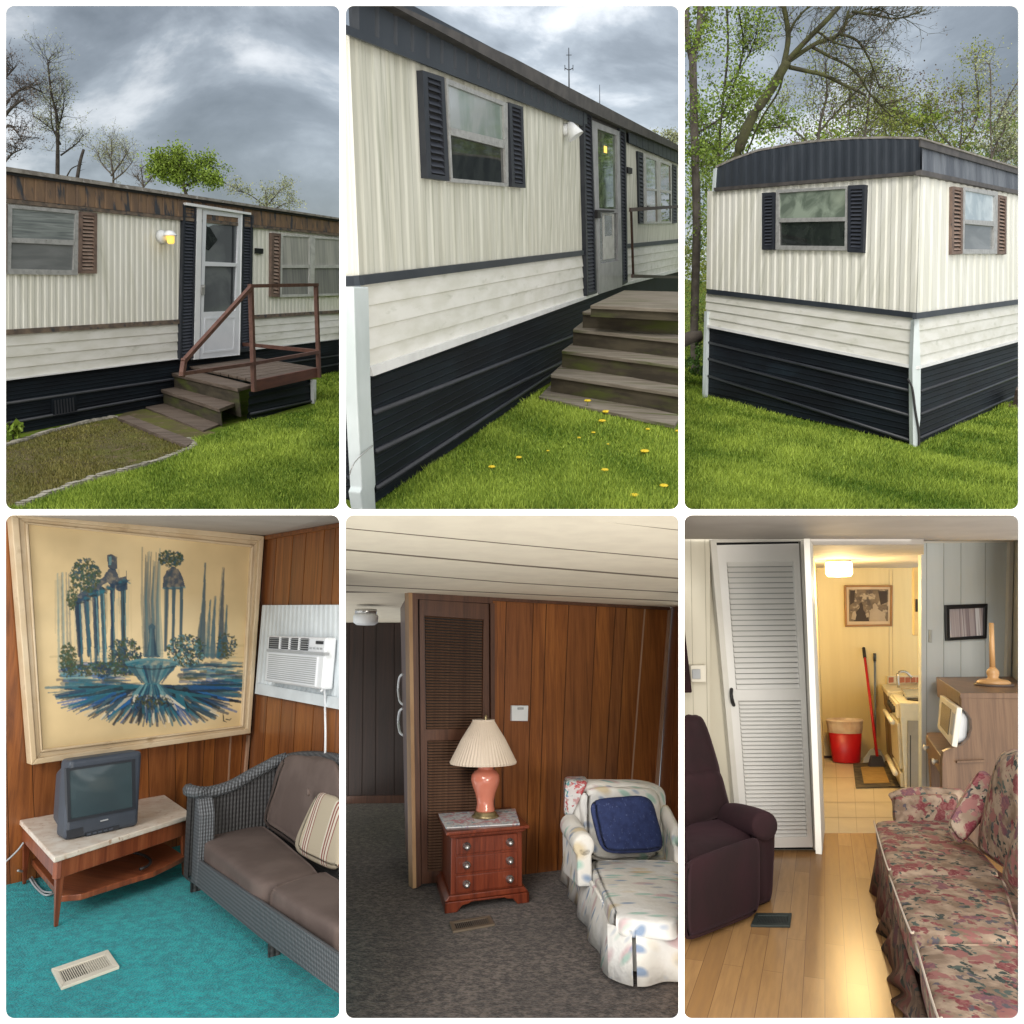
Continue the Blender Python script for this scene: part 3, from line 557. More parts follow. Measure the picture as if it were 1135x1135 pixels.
# door
back = MB(m_darkroof, f2.basis()); back.slab(f2, [(645.5, 117), (694, 141.5), (696, 313), (650.8, 328)], .02, -.04); back.build('door_surround', h2)
shutter(h2, f2, [(646.6, 122), (656, 126), (661.8, 325), (651, 328)], [(648.6, 125), (655.4, 128.5), (660.4, 322), (652.4, 325)], 44, m_shut_n, m_shut_ns, .06, 'tall navy louvered panel left of the glass door')
shutter(h2, f2, [(686.8, 141.5), (693.5, 144.6), (696, 313), (690.2, 316)], [(688, 145), (692.6, 147.4), (694.8, 310), (691, 313)], 44, m_shut_n, m_shut_ns, .06, 'tall navy louvered panel right of the glass door')
d2 = MB(m_doorg, f2.basis()); LF = [(655.8, 133), (686.6, 145.5), (690, 317.5), (664, 326)]; UPG = [(662.3, 142.8), (683.6, 150), (684.4, 232), (664.2, 231)]; LOG = [(664.4, 235), (684.6, 236), (685.4, 289), (665.6, 292.4)]
d2.ring(f2, LF, [UPG[0], UPG[1], LOG[2], LOG[3]], .06, 0); d2.slab(f2, [UPG[3], UPG[2], LOG[1], LOG[0]], .058, .01)
do2 = d2.build('storm_door', h2, label='grey framed storm door with tall glass'); g = MB(m_gl_doorg, f2.basis()); g.slab(f2, UPG, .03, 0); g.build('pane', do2)
g = MB(m_gl_blind, f2.basis()); g.slab(f2, LOG, .03, 0); g.build('pane', do2)
g = MB(m_alum2, f2.basis()); g.ring(f2, [(668, 236), (680.5, 237), (681, 286), (669, 288)], [(670, 238.4), (678.8, 239.2), (679.2, 261), (670.6, 262)], .036, .03); g.build('inner_frame', do2)
g = MB(m_black, f2.basis()); g.slab(f2, [(662.4, 232.6), (681, 233.4), (681, 235), (665.6, 235.2), (666.4, 242), (662.6, 242)], .10, .06); g.build('handle', do2)
g = MB(m_yg, f2.basis()); g.slab(f2, [(669.8, 161.5), (672.8, 162.5), (672.8, 169.8), (669.8, 169)], .034, .03); g.build('lamp_reflection_patch', do2)  # glowing slab stands in for a lamp's reflection in the glass
g = MB(m_black, f2.basis()); g.slab(f2, [(696.2, 185), (701, 186.4), (701, 192.8), (696.4, 191.6)], .04, 0); g.build('number_plate', h2)
# cone lamp
c0 = f2.at(624.5, 144, 0); k = (c0 - CAM).dot(FW) / F
pb = MB(m_white, f2.basis()); pb.lathe(c0, f2.n, [(.0, 0), (6.5 * k, 0), (6 * k, .04), (2 * k, .06)], 16, ref=V((0, 0, 1))); ax = (f2.n * .55 - UP2 * .85).normalized(); pb.lathe(c0 + f2.n * .05 + UP2 * 7 * k, ax, [(2.5 * k, 0), (5 * k, 3 * k), (9.5 * k, 17 * k), (8.8 * k, 17.2 * k), (4 * k, 6 * k)], 20); pb.build('porch_lamp', h2, label='unlit white cone porch lamp')
# ---- deck and stairs 2
dk2 = thing('wooden_steps', 'broad weathered wooden stairs with mossy risers rising to the glass storm door', 'steps', G2.at(680, 445))
def st2(fl, fr, br, bl, z, zb): return (fl, fr, br, bl, z, zb, 0)
ZS = [.06, .245, .43, .61, .79, .90]
nose = [[(597, 439.6), (747.8, 471.3)], [(610.3, 415), (753, 436.4)], [(622.6, 388.5), (753, 405.2)], [(635, 364.8), (753, 377.2)], [(645.5, 345.4), (753, 351.8)], [(654.4, 338.4), (753, 342.9)]]
backs = [[(609.4, 427), (755, 460)], [(622, 404), (755, 428)], [(634.5, 380), (755, 394.5)], [(645.5, 356.5), (755, 371.5)], [(654, 342), (755, 347)], [(691.4, 321.8), (755, 323.4)]]
lst = []
for i in range(6): lst.append((nose[i][0], nose[i][1], backs[i][1], backs[i][0], ZS[i], 0 if i == 0 else ZS[i - 1] - .01, 0))
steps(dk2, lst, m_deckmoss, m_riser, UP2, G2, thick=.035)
# side closing board under the stairs
rp = Pl(level(G2, .9).at(692, 322), f2.n, UP2)
rl = MB(m_rail2, f2.basis()); rpl = Pl(level(G2, ZS[5]).at(702, 325), (f2.a * .35 + f2.n * .94).cross(UP2).cross(UP2), UP2)
rpl = Pl(level(G2, ZS[5]).at(704, 326), f2.a, UP2)
rpl = Pl(f2.at(700, 300) + f2.n * .35, f2.n, UP2)
pxbar(rl, rpl, (699.6, 231.5), (702, 307), 3.4, 0, .03); pxbar(rl, rpl, (698.4, 232.5), (753.5, 228.8), 3.2, 0, .03); pxbar(rl, rpl, (700.5, 306), (753.5, 307.2), 3, 0, .03)
rl.build('railing', dk2)

# ---- masts behind
def mast(label, pts, cross, D_, wpx):
    pl = Pl(CAM + FW * D_, FW, UP); k_ = D_ / F; b_ = pl.at(*pts[-1]); m = MB(m_ridge); t = thing('antenna_mast', label, 'mast', b_)
    m.tube([pl.at(*p) for p in pts[::-1]], [wpx * k_ * 1.2, wpx * k_ * .6], 5); m.build('pole', t)
    if cross:
        x, y = cross; c = MB(m_ridge); 
        c.tube([pl.at(x - 4.5, y - 1.5), pl.at(x, y + .8), pl.at(x + 4.5, y - 1.5)], wpx * k_ * .7, 4)
        for dx in (-4.5, 4.5): c.tube([pl.at(x + dx, y - 5), pl.at(x + dx, y + 1)], wpx * k_ * .5, 4)
        c.tube([pl.at(x - 3, y - 16), pl.at(x + 3, y - 16)], wpx * k_ * .5, 4); c.build('antenna', t)
mast('thin antenna mast with a cross arm rising behind the navy roof', [(630.4, 53), (630.8, 110)], (630.6, 77), 60, .8)
mast('shorter thin pole behind the roof near the glass door', [(664.6, 94), (664.8, 125)], None, 70, .5)

# ================================================================== home 3: end and side view
h3 = thing('mobile_home', 'off-white mobile home seen at its corner with arched slate navy end fascia and black skirting', 'mobile home', G.at(1016, 492))
# corner edge: foot on the lawn, top above it as the photograph leans
Cb = G.at(1015.5, 494); VPl = Pl(Cb, FW, UP)
ct = VPl.at(1020, 152.5)
Le = G.at(781, 441); Re = G.at(1129, 441.5)
eA = pl3(Cb, ct, Le, UP); eB = pl3(Cb, ct, Re, UP)
if eA.n.dot(CAM - eA.p) < 0: eA.n = -eA.n
XE = 1136
body = MB(m_navy, eA.basis()); tl = eA.at(790, 186, -.05)
arc = [(792, 190), (793, 185), (813, 176), (839.6, 166.5), (878, 159.5), (905, 156), (945, 153), (980, 152.2), (1019.5, 153)]
inside = (eB.at(1128, 300, 0) - eB.at(1040, 300, 0)).normalized()
q = [eA.at(x, y, -.04) for x, y in arc] + [eA.at(1015.4, 493, -.04), eA.at(783, 441, -.04)]
body.prism(q, [p + inside * 3.0 for p in q]); body.build('body', h3)
# roof skin follows the arch, running back
rs = MB(m_roofedge); n0 = [eA.at(x, y - 1.2, .03) for x, y in arc[1:]]; n1 = [eA.at(x, y + 1.2, .03) for x, y in arc[1:]]
for i in range(len(n0) - 1): rs.hexa([n1[i], n1[i + 1], n1[i + 1] + inside * 3, n1[i] + inside * 3, n0[i], n0[i + 1], n0[i + 1] + inside * 3, n0[i] + inside * 3])
rs.build('roof', h3)
fe = MB(m_navy, eA.basis()); vs = []; fs = []; NN = 44
Tt = lambda x: np.interp(x, [p[0] for p in arc[1:]], [p[1] for p in arc[1:]])
for i in range(NN * 2 + 1):
    x = 792 + (1020 - 792) * i / (NN * 2); o = .02 + (.007 if i % 4 < 2 else 0); yb_ = yl(x, (791, 210.3), (1020, 191.6)); vs += [eA.at(x, float(Tt(x)) + 1, o), eA.at(x, yb_, o)]
for i in range(NN * 2): fs.append([2 * i, 2 * i + 2, 2 * i + 3, 2 * i + 1])
fe.add(vs, fs); fe.build('end_fascia', h3, label='arched slate navy end fascia')
sidestrip(h3, 'fascia_trim', eA, [(791, 208), (1020, 189.5), (1020, 193), (791, 211.8)], .05, 0, m_darkroof)
w_ = MB(m_corr, eA.basis()); corr(w_, eA, (784, 212), (1020, 193), (1016, 347), (783, 320), 27, .011); w_.build('end_ribbed_siding', h3)
sidestrip(h3, 'band', eA, [(783, 320.4), (1016, 346.6), (1015.8, 353), (783, 325.4)], .04, 0, m_navy)
l_ = MB(m_lap, eA.basis()); lap(l_, eA, [(783, 325.4), (1015.8, 353), (1013, 408.6), (783, 361)], 4, .018); l_.build('end_lap_siding', h3)
sidestrip(h3, 'drip_trim', eA, [(782.6, 359.6), (1013, 405.4), (1013, 409), (782.6, 362.6)], .045, -.03, m_whitetrim)
skirt(h3, eA, [(782.6, 362.4), (1013.5, 408.8), (1014.5, 492), (781.6, 440.5)], 13, [((783, 379), (1009.5, 433.5), .02), ((783, 397), (1009.5, 461), .02), ((783, 416), (1009.5, 488.5), .02)], -.01)
sidestrip(h3, 'corner_post', eA, [(780.6, 345), (783.6, 345), (781.6, 442), (778.4, 442)], .05, 0, m_post, 'thin white post at the far left corner')
sidestrip(h3, 'downpipe', eA, [(790.6, 188), (793.4, 186), (791.6, 212), (789, 212)], .05, 0, m_post)
window(h3, eA, [(860, 210.5), (938.7, 206.3), (938.7, 277.6), (859.5, 276.8)], [(863, 214), (937, 209), (937, 240.5), (863, 242)], [(863.6, 246.4), (936.5, 245), (936, 272.8), (863.6, 272)], m_alum, m_gl_film, m_gl_dark, f=.045, lab='wide end window with crinkled film in the upper pane')
shutter(h3, eA, [(844.5, 213.8), (858.2, 212.9), (857.4, 276.6), (844.5, 276.7)], [(847.2, 218), (855.8, 217.4), (855.2, 272.6), (847, 272.8)], 15, m_shut_n, m_shut_ns, .05, 'navy shutter left of the end window')
shutter(h3, eA, [(939.8, 205.5), (958.7, 204.6), (956.3, 280), (939.2, 279.2)], [(942.6, 210), (955.8, 209.4), (953.8, 275.4), (942.4, 274.8)], 15, m_shut_n, m_shut_ns, .05, 'navy shutter right of the end window')
# side face
w_ = MB(m_corr, eB.basis()); corr(w_, eB, (1020.4, 193), (XE, 216.4), (XE, 331.2), (1016.2, 347), 17, .014); w_.build('side_ribbed_siding', h3)
fs_ = MB(m_navy2, eB.basis()); corr(fs_, eB, (1018.6, 158), (XE, 194), (XE, 216), (1018.6, 192.4), 26, .012, .03, prof=((0, 0), (.1, 1), (.9, 1))); fs_.build('side_fascia', h3, label='faded grey-blue side fascia')
sidestrip(h3, 'fascia_trim', eB, [(1020.4, 188), (XE, 212.5), (XE, 216.6), (1020.4, 193.4)], .05, 0, m_darkroof)
re_ = MB(m_darkroof, eB.basis()); re_.slab(eB, [(1019.8, 153), (XE, 189), (XE, 195), (1020.4, 162.4)], .07, .055); re_.build('roof_edge', h3)
re_ = MB(m_roofedge, eB.basis()); re_.slab(eB, [(1019.8, 151.4), (XE, 187.4), (XE, 189), (1019.8, 153.2)], .085, .05); re_.build('roof_lip', h3)
sidestrip(h3, 'band', eB, [(1016, 346.8), (XE, 330.8), (XE, 336.2), (1016, 353.6)], .04, 0, m_navy)
l_ = MB(m_lap, eB.basis()); lap(l_, eB, [(1016, 353.4), (XE, 336.2), (XE, 376.6), (1018, 409)], 4, .016); l_.build('side_lap_siding', h3)
sidestrip(h3, 'drip_trim', eB, [(1019, 405.4), (XE, 374.4), (XE, 377), (1019, 409)], .04, -.03, m_whitetrim)
skirt(h3, eB, [(1017, 408.8), (XE, 376.8), (XE, 439), (1016.5, 491)], 13, [((1021, 433.6), (XE, 394.4), .018), ((1021, 459), (XE, 413.4), .018), ((1020, 485.4), (XE, 434), .018)], -.01)
ps = MB(m_post, eB.basis()); 
pc = Pl(Cb + eA.n * .02 + eB.n * .02, FW, UP); ps.slab(pc, [(1013.6, 353), (1018.6, 353), (1020.6, 410), (1020, 465), (1016.4, 498), (1012.2, 498.6), (1011.6, 450), (1011.4, 409)], .03, -.05); ps.build('corner_post', h3, label='white metal post at the near corner')
cb = MB(m_black); cb.tube(curve3([pc.at(1006, 420, .03), pc.at(1011, 430, .06), pc.at(1014.5, 455, .06), pc.at(1018.5, 480, .06), pc.at(1018.5, 497, .05)]), .012, 6); cb.build('cable', h3)
window(h3, eB, [(1068.4, 207.3), (1106.3, 212.6), (1105.4, 281.3), (1067.5, 281.3)], [(1070.4, 211), (1102.6, 217), (1102, 245.2), (1070, 243.4)], [(1069.8, 247.8), (1101.9, 250.8), (1101.5, 276.5), (1068.8, 276)], m_alum, m_gl_sky, m_gl_blind, f=.04, lab='side window with a painted sky reflection between brown shutters')
shutter(h3, eB, [(1056, 206.4), (1067.5, 208.2), (1067, 281.3), (1055.2, 281.8)], [(1058, 210), (1065.6, 211.4), (1065.2, 278), (1057.4, 278.4)], 15, m_shut_b, m_shut_bs, .05, 'brown shutter left of the side window')
shutter(h3, eB, [(1106.8, 216), (1116, 217.9), (1115.6, 281.8), (1105.9, 281.3)], [(1108.4, 219.4), (1114.4, 220.8), (1114, 278.6), (1107.6, 278)], 15, m_shut_b, m_shut_bs, .05, 'brown shutter right of the side window')
sb_ = MB(m_deck); p0 = G.at(1122, 452); ex = (G.at(1136, 455) - p0); ey = (G.at(1124, 447) - p0); k = (p0 - CAM).dot(FW) / F
sb_.box(p0, ex, ey * .8, UP * 20 * k); sb_.box(p0 - ex * .35 - UP * 0 + ey * -.3, ex * 1.35, ey * .6, UP * 3 * k)
tag(sb_.build('wooden_step', bevel=.005), 'end of weathered wooden steps beside the black skirting at the right edge', 'steps')

# ================================================================== trees
def tree(name, label, D_, limbs, base, bark, twigs=(), leaf=None, seed=1, group=None, depthw=.25, twig_r=.35, cat='tree', minr=.004):
    xmin = 758 if min(p[0] for l in limbs for p in l[0]) > 740 and group else None
    """limbs: lists of picture points with a start and end thickness, standing D_ metres away; twigs grow from them in every direction"""
    rr = random.Random(seed); k_ = D_ / F; pl = Pl(CAM + V((0, D_, 0)), V((0, 1, 0)), UP)
    fy = pl.at(*base); t = thing(name, label, cat, fy, group)
    trunk = MB(bark); tw = MB(bark); segs = []
    for pts, ra, rb in limbs:
        P_ = [pl.at(*p) for p in pts]; dz = rr.uniform(-depthw, depthw) * D_ * .12
        P_ = [p + V((0, dz * i / max(1, len(P_) - 1) + rr.uniform(-.1, .1), 0)) for i, p in enumerate(P_)]
        C_ = curve3(P_, 5); n = len(C_); rs = [max(minr, lerp(ra, rb, i / (n - 1)) * k_) for i in range(n)]
        trunk.tube(C_, rs, 8 if ra > 2 else 5); segs.append((C_, rs, ra))
    leaves = []
    def grow(p, d, L_, r, lv):
        if xmin is not None:
            e_ = p + d * L_ - CAM; e0 = p - CAM
            if min(CX + F * e_.x / e_.dot(FW), CX + F * e0.x / e0.dot(FW)) < xmin + 2: return
        n = 3; pts = [p]; q = p; dd = d
        for i in range(n):
            dd = (dd + V((rr.gauss(0, .22), rr.gauss(0, .22), rr.gauss(.03, .18)))).normalized(); q = q + dd * L_ / n; pts.append(q)
        tw.tube(pts, [r, r * .75, r * .5, r * .3], 3, cap=False)
        if lv <= 1:
            for c in pts[1:]: leaves.append(c)
        if lv > 0:
            for j in range(3):
                s_ = pts[rr.choice((1, 2, 3))]; nd_ = (dd + V((rr.gauss(0, .7), rr.gauss(0, .7), rr.gauss(.1, .55)))).normalized(); grow(s_, nd_, L_ * rr.uniform(.45, .75), r * .55, lv - 1)
    for (li, cnt, Lpx, r_, lv, bias) in twigs:
        C_, rs, ra = segs[li]
        for _ in range(cnt):
            i = rr.randrange(int(len(C_) * .25), len(C_)); ax = (C_[min(i + 1, len(C_) - 1)] - C_[max(0, i - 1)]).normalized()
            d = (ax * .5 + V((rr.gauss(0, .8), rr.gauss(0, .8), rr.gauss(.25, .6))) + V(bias)).normalized(); grow(C_[i], d, Lpx * k_ * rr.uniform(.5, 1.2), max(minr * .6, r_ * k_), lv)
    trunk.build('trunk', t)
    if tw.v: tw.build('twigs', t)
    if leaf:
        n, size, mat, spread = leaf; r = np.random.default_rng(seed)
        if leaves:
            arr = np.array([tuple(l) for l in leaves]); cen = arr[r.integers(0, len(arr), n)] + r.normal(size=(n, 3)) * spread * k_
            tris('crown', cen, size * k_, mat, seed, parent=t, aspect=.7, clump=1.2 / k_ / 40, xmin=xmin)
    return t
GT = 'bare and budding trees behind the brown-fascia home'
tree('bare_tree', 'dark bare tree with spreading branches at the far left edge', 26, [([(-12, 205), (-8, 150), (-2, 110), (4, 70)], 4, 1.5), ([(-6, 150), (10, 128), (28, 120), (42, 116)], 2.2, .8), ([(-4, 132), (6, 104), (20, 92), (30, 96)], 1.8, .6), ([(-6, 150), (12, 140), (26, 148), (36, 160)], 1.6, .5), ([(-6, 100), (4, 82), (12, 70)], 1.4, .4), ([(0, 190), (14, 172), (30, 168)], 1.4, .4)], (-12, 240), m_bark_d,
     [(1, 18, 20, .5, 2, (0, 0, 0)), (2, 16, 20, .5, 2, (0, 0, 0)), (3, 14, 18, .5, 2, (0, 0, 0)), (4, 14, 16, .5, 2, (0, 0, 0)), (5, 14, 16, .5, 2, (0, 0, 0))], (2300, .8, l_bud, 2.0), 3, GT)
tree('bare_tree', 'tall slender budding tree with a straight dark trunk behind the roof', 28, [([(65, 205), (66, 160), (67.5, 130), (64, 108), (61, 80), (60, 70)], 2.2, .5), ([(66, 160), (56, 140), (50, 120), (47, 104)], 1.2, .4), ([(67, 140), (76, 124), (80, 108)], 1, .3), ([(66, 172), (78, 158), (84, 146)], .9, .3), ([(66, 150), (52, 138), (40, 128)], .9, .3)], (65, 260), m_bark_d,
     [(0, 46, 20, .36, 2, (0, 0, .3)), (1, 16, 16, .36, 2, (0, 0, .3)), (2, 12, 15, .36, 2, (0, 0, .2)), (3, 12, 14, .36, 2, (0, 0, .2)), (4, 12, 14, .36, 2, (0, 0, .2))], (2600, .7, l_pale, 2.2), 4, GT)
tree('dead_tree', 'broken dead trunk leaning behind the brown fascia roof', 27, [([(83.5, 205), (85.5, 180), (87.5, 164)], 2.0, 1.3), ([(72, 196), (78, 186), (84, 180)], .8, .4)], (83, 260), m_bark_d, [(0, 3, 8, .3, 0, (0, 0, 0))], None, 5, GT)
tree('bare_tree', 'low rounded pale budding tree behind the middle of the roof', 34, [([(124, 210), (123, 192), (118, 176), (112, 164)], 1.3, .4), ([(123, 195), (132, 178), (138, 166)], 1.1, .4), ([(123, 192), (108, 180), (100, 166)], .9, .3), ([(124, 190), (124, 172), (127, 156)], .9, .3), ([(124, 200), (138, 190), (145, 178)], .9, .3)], (124, 260), m_bark,
     [(i, 14, 14, .3, 2, (0, 0, .3)) for i in range(5)], (1600, .7, l_pale, 2.4), 6, GT)
tree('bare_tree', 'small bare grey tree beside the bright green tree', 33, [([(160, 215), (160, 202), (162, 188)], 1, .4), ([(160, 208), (152, 196)], .7, .3), ([(160, 208), (170, 194), (174, 184)], .8, .3)], (160, 260), m_bark, [(i, 12, 12, .3, 1, (0, 0, .3)) for i in range(3)], (300, .7, l_bud, 2), 7, GT)
tree('leafy_tree', 'bright green leafy tree above the storm door roof', 30, [([(208, 225), (206, 205), (203, 190), (206, 176)], 2, .6), ([(206, 206), (190, 196), (178, 192)], 1.2, .4), ([(206, 206), (224, 200), (236, 200)], 1.2, .4), ([(205, 196), (216, 186), (224, 182)], 1.2, .4), ([(204, 198), (192, 186), (184, 180)], 1, .4)], (208, 270), m_bark,
     [(0, 20, 11, .4, 1, (0, 0, .3)), (1, 16, 10, .4, 1, (0, 0, .2)), (2, 16, 9, .4, 1, (0, 0, .1)), (3, 16, 11, .4, 1, (0, 0, .2)), (4, 14, 11, .4, 1, (0, 0, .1))], (7500, 1.3, l_fresh, 3.6), 8, GT)
tree('leafy_tree', 'hazy pale green tree low above the right end of the roof', 40, [([(296, 245), (296, 225), (294, 210)], 1.2, .4), ([(296, 230), (282, 218), (272, 214)], .8, .3), ([(296, 228), (308, 214), (314, 208)], .9, .3), ([(298, 236), (312, 226), (322, 222)], .8, .3)], (296, 280), m_bark, [(i, 13, 11, .3, 1, (0, 0, .15)) for i in range(4)], (1600, 1.0, l_pale, 3), 9, GT)
tree('leafy_tree', 'grey green tree top just above the far end of the navy roof', 45, [([(745, 175), (744, 158), (742, 150)], 1.2, .5), ([(744, 164), (733, 154), (727, 152)], .8, .3), ([(745, 164), (752, 154)], .8, .3)], (745, 200), m_bark, [(i, 12, 8, .3, 1, (0, 0, 0)) for i in range(3)], (1300, 1.1, l_pale, 2.2), 10)
# woods behind home 3
GW = 'trees of the wood behind the corner home'
T3 = tree('leaning_tree', 'big moss-covered tree leaning right over the arched roof', 17, [([(790, 300), (806, 200), (816, 172), (831, 134), (853.7, 99), (869.6, 70.5)], 6.0, 4.6), ([(869, 72), (875, 40), (868, 10), (866, -8)], 3.0, 1.8), ([(869, 72), (888, 50), (906.6, 30), (922, 12), (940, -6)], 2.9, 1.9), ([(871, 70), (899.5, 51), (915, 44), (931, 37), (940, 26), (946, 8)], 2.5, 1.4),
      ([(873, 75.8), (890, 80), (908.3, 86.4), (925, 95), (940, 106), (948, 112)], 2.2, 1.2), ([(899.5, 51), (918, 62), (945, 78), (968, 104), (991, 128)], 1.7, .6), ([(931, 37), (955, 42), (975, 62), (991, 88)], 1.6, .6), ([(946, 12), (960, 22), (980, 30), (1000, 28)], 1.4, .5), ([(870, 78), (866, 100), (852, 128), (843, 164)], 1.3, .8), ([(875, 40), (882, 22), (898, 6)], 1.6, .8), ([(940, 20), (966, 8), (996, 14)], 1.2, .5), ([(906, 32), (925, 50), (950, 62)], 1.2, .5), ([(940, 106), (934, 128), (928, 150)], .9, .4)], (780, 420), m_bark_g,
      [(1, 14, 30, .5, 2, (-.2, 0, .2)), (2, 16, 30, .5, 2, (0, 0, .2)), (3, 22, 34, .5, 2, (.3, 0, .1)), (4, 18, 30, .5, 2, (.2, 0, -.3)), (5, 26, 30, .5, 2, (.3, 0, -.1)), (6, 26, 28, .5, 2, (.4, 0, 0)), (7, 26, 26, .5, 2, (.2, 0, 0)), (9, 10, 24, .5, 2, (0, 0, 0)), (10, 22, 24, .5, 2, (.3, 0, 0)), (11, 14, 24, .5, 2, (.2, 0, -.2)), (12, 10, 20, .4, 2, (0, 0, -.2)), (0, 8, 24, .6, 1, (-.4, 0, .3))], (2600, .9, l_bud, 2.5), 11, GW, depthw=.5)
def canopy(name, label, D_, blobs, mat, n, size, seed, kind=None, cat=None, group=None, dy=2.0, branches=0):
    r = np.random.default_rng(seed); k_ = D_ / F; pl = Pl(CAM + V((0, D_, 0)), V((0, 1, 0)), UP); cen = []
    for (x, y, rx, ry, wgt) in blobs:
        m = int(n * wgt / sum(b[4] for b in blobs)); c = np.array(pl.at(x, y)); sub = r.normal(size=(max(6, m // 45), 3)); sub /= np.maximum(1, np.linalg.norm(sub, axis=1) * .75)[:, None]
        s_ = sub[r.integers(0, len(sub), m)] + r.normal(size=(m, 3)) * .17
        cen.append(c + s_ * np.array([rx * k_, dy, ry * k_]))
    cen = np.concatenate(cen)
    return tris(name, cen, size * k_, mat, seed, aspect=.65, clump=.9, xmin=757, kind=kind, label=label, cat=cat, group=group)
# saplings and brush: individual trees at left edge and behind the roof
tree('wood_tree', 'straight grey forked trunk at the left edge of the corner home view', 15, [([(771, 415), (770, 360), (771, 250), (768, 150), (767, 62)], 4.6, 3.8), ([(767, 64), (761, 40), (758, -10)], 2.8, 2.4), ([(768, 62), (774, 34), (777, -10)], 3.4, 2.8), ([(768, 150), (786, 140), (806, 126), (818, 112)], 1.2, .6), ([(765, 148), (778, 138), (800, 134)], 1, .5)], (771, 414), m_bark,
     [(0, 30, 30, .45, 2, (.2, 0, 0)), (1, 8, 24, .4, 1, (0, 0, 0)), (2, 16, 30, .4, 2, (.4, 0, 0)), (3, 14, 24, .4, 2, (.2, 0, .2))], (5200, 1.5, l_fresh, 4.5), 12, GW)
tree('wood_tree', 'slim dark tree rising between the forked trunk and the leaning tree', 19, [([(801, 395), (800, 300), (796, 170), (803, 60), (799, -10)], 1.8, .9), ([(800, 130), (822, 60), (812, 10), (808, -8)], 1.2, .7), ([(803, 100), (826, 66), (835, 40)], 1, .4), ([(798, 170), (820, 150), (846, 142), (870, 140)], 1.4, .6), ([(798, 170), (780, 150), (770, 140)], 1, .5)], (800, 400), m_bark_d,
     [(0, 26, 30, .4, 2, (0, 0, .1)), (1, 18, 28, .4, 2, (0, 0, 0)), (2, 16, 24, .4, 2, (0, 0, 0)), (3, 22, 26, .4, 2, (0, 0, .3)), (4, 12, 24, .4, 2, (0, 0, 0))], (5200, 1.4, l_fresh, 4.5), 13, GW)
tree('wood_tree', 'brown budding tree behind the middle of the arched roof', 21, [([(900, 260), (905, 150), (912, 110), (905, 80)], 1.8, .7), ([(905, 150), (930, 120), (948, 100)], 1.2, .5), ([(903, 165), (880, 140), (862, 124)], 1.1, .5), ([(950, 200), (956, 150), (958, 110), (962, 80)], 1.5, .6)], (905, 360), m_bark,
     [(0, 30, 26, .35, 2, (0, 0, .2)), (1, 26, 26, .35, 2, (0, 0, .1)), (2, 24, 26, .35, 2, (0, 0, .1)), (3, 34, 26, .35, 2, (0, 0, .1))], (4200, 1.1, l_yel, 4), 14, GW)
tree('wood_tree', 'thin budding tree just left of the roof corner', 24, [([(985, 220), (990, 160), (1000, 125), (1004, 100)], 1.2, .5), ([(988, 170), (975, 140), (970, 120)], .9, .4), ([(990, 160), (1010, 140), (1020, 128)], .9, .4)], (985, 330), m_bark, [(0, 30, 18, .3, 2, (0, 0, .1)), (1, 22, 18, .3, 2, (0, 0, 0)), (2, 22, 16, .3, 2, (0, 0, 0))], (3000, 1.1, l_yel, 3.5), 15, GW)
tree('wood_tree', 'reddish brown brushy tree behind the right roof slope', 24, [([(1055, 240), (1060, 180), (1064, 130), (1060, 100)], 1.2, .4), ([(1060, 170), (1040, 140), (1034, 118)], .9, .4), ([(1062, 165), (1080, 130), (1078, 80), (1076, 66)], 1, .4), ([(1058, 190), (1036, 160), (1030, 130)], .9, .4)], (1055, 340), m_bark, [(i, 26, 18, .3, 2, (0, 0, .2)) for i in range(4)], (3600, 1.1, l_yel, 3.5), 16, GW)
tree('wood_tree', 'pale leafy tree spreading at the right edge above the roof', 22, [([(1095, 240), (1100, 180), (1112, 145), (1130, 118)], 1.6, .7), ([(1100, 180), (1098, 130), (1100, 76), (1098, 68)], 1, .4), ([(1104, 168), (1122, 160), (1140, 140)], 1.1, .5), ([(1100, 190), (1118, 178), (1138, 172)], 1, .5), ([(1100, 150), (1112, 110), (1120, 84)], .9, .4)], (1095, 340), m_bark, [(0, 26, 20, .3, 2, (.2, 0, 0)), (1, 16, 16, .3, 1, (0, 0, 0)), (2, 20, 18, .3, 2, (0, 0, 0)), (3, 20, 18, .3, 2, (0, 0, 0)), (4, 14, 16, .3, 1, (0, 0, 0))], (3800, 1.1, l_pale, 3.2), 17, GW)
canopy('thicket', None, 26, [(772, 180, 16, 40, 2), (800, 150, 34, 40, 3), (770, 280, 14, 60, 4), (768, 360, 14, 50, 4), (860, 158, 50, 14, 2), (930, 155, 50, 12, 2), (1000, 150, 40, 16, 2), (1060, 158, 50, 20, 3), (1120, 160, 36, 24, 3), (760, 400, 30, 26, 3)], l_fresh, 11000, 1.5, 21, kind='stuff', dy=2.5)
canopy('thicket', None, 22, [(768, 395, 16, 16, 3), (766, 330, 12, 40, 3), (790, 240, 20, 60, 3)], l_yel, 9000, 1.3, 27, kind='stuff', dy=1.5)
canopy('thicket', None, 31, [(764, 240, 18, 70, 3), (764, 350, 18, 60, 3), (800, 200, 50, 40, 2), (900, 160, 90, 16, 2), (1030, 165, 90, 20, 3), (1100, 160, 40, 24, 2)], l_deep, 7000, 1.8, 22, kind='stuff', dy=2.5)
canopy('thicket', None, 29, [(1050, 135, 60, 20, 3), (980, 130, 40, 24, 2), (940, 140, 40, 20, 2)], l_bud, 7000, 1.1, 23, kind='stuff', dy=2.5)
canopy('shrub', 'low dark green shrub at the foot of the forked trunk', 13.5, [(764, 398, 9, 14, 1), (774, 404, 7, 8, 1)], l_deep, 900, 1.7, 24, cat='shrub', dy=.4)
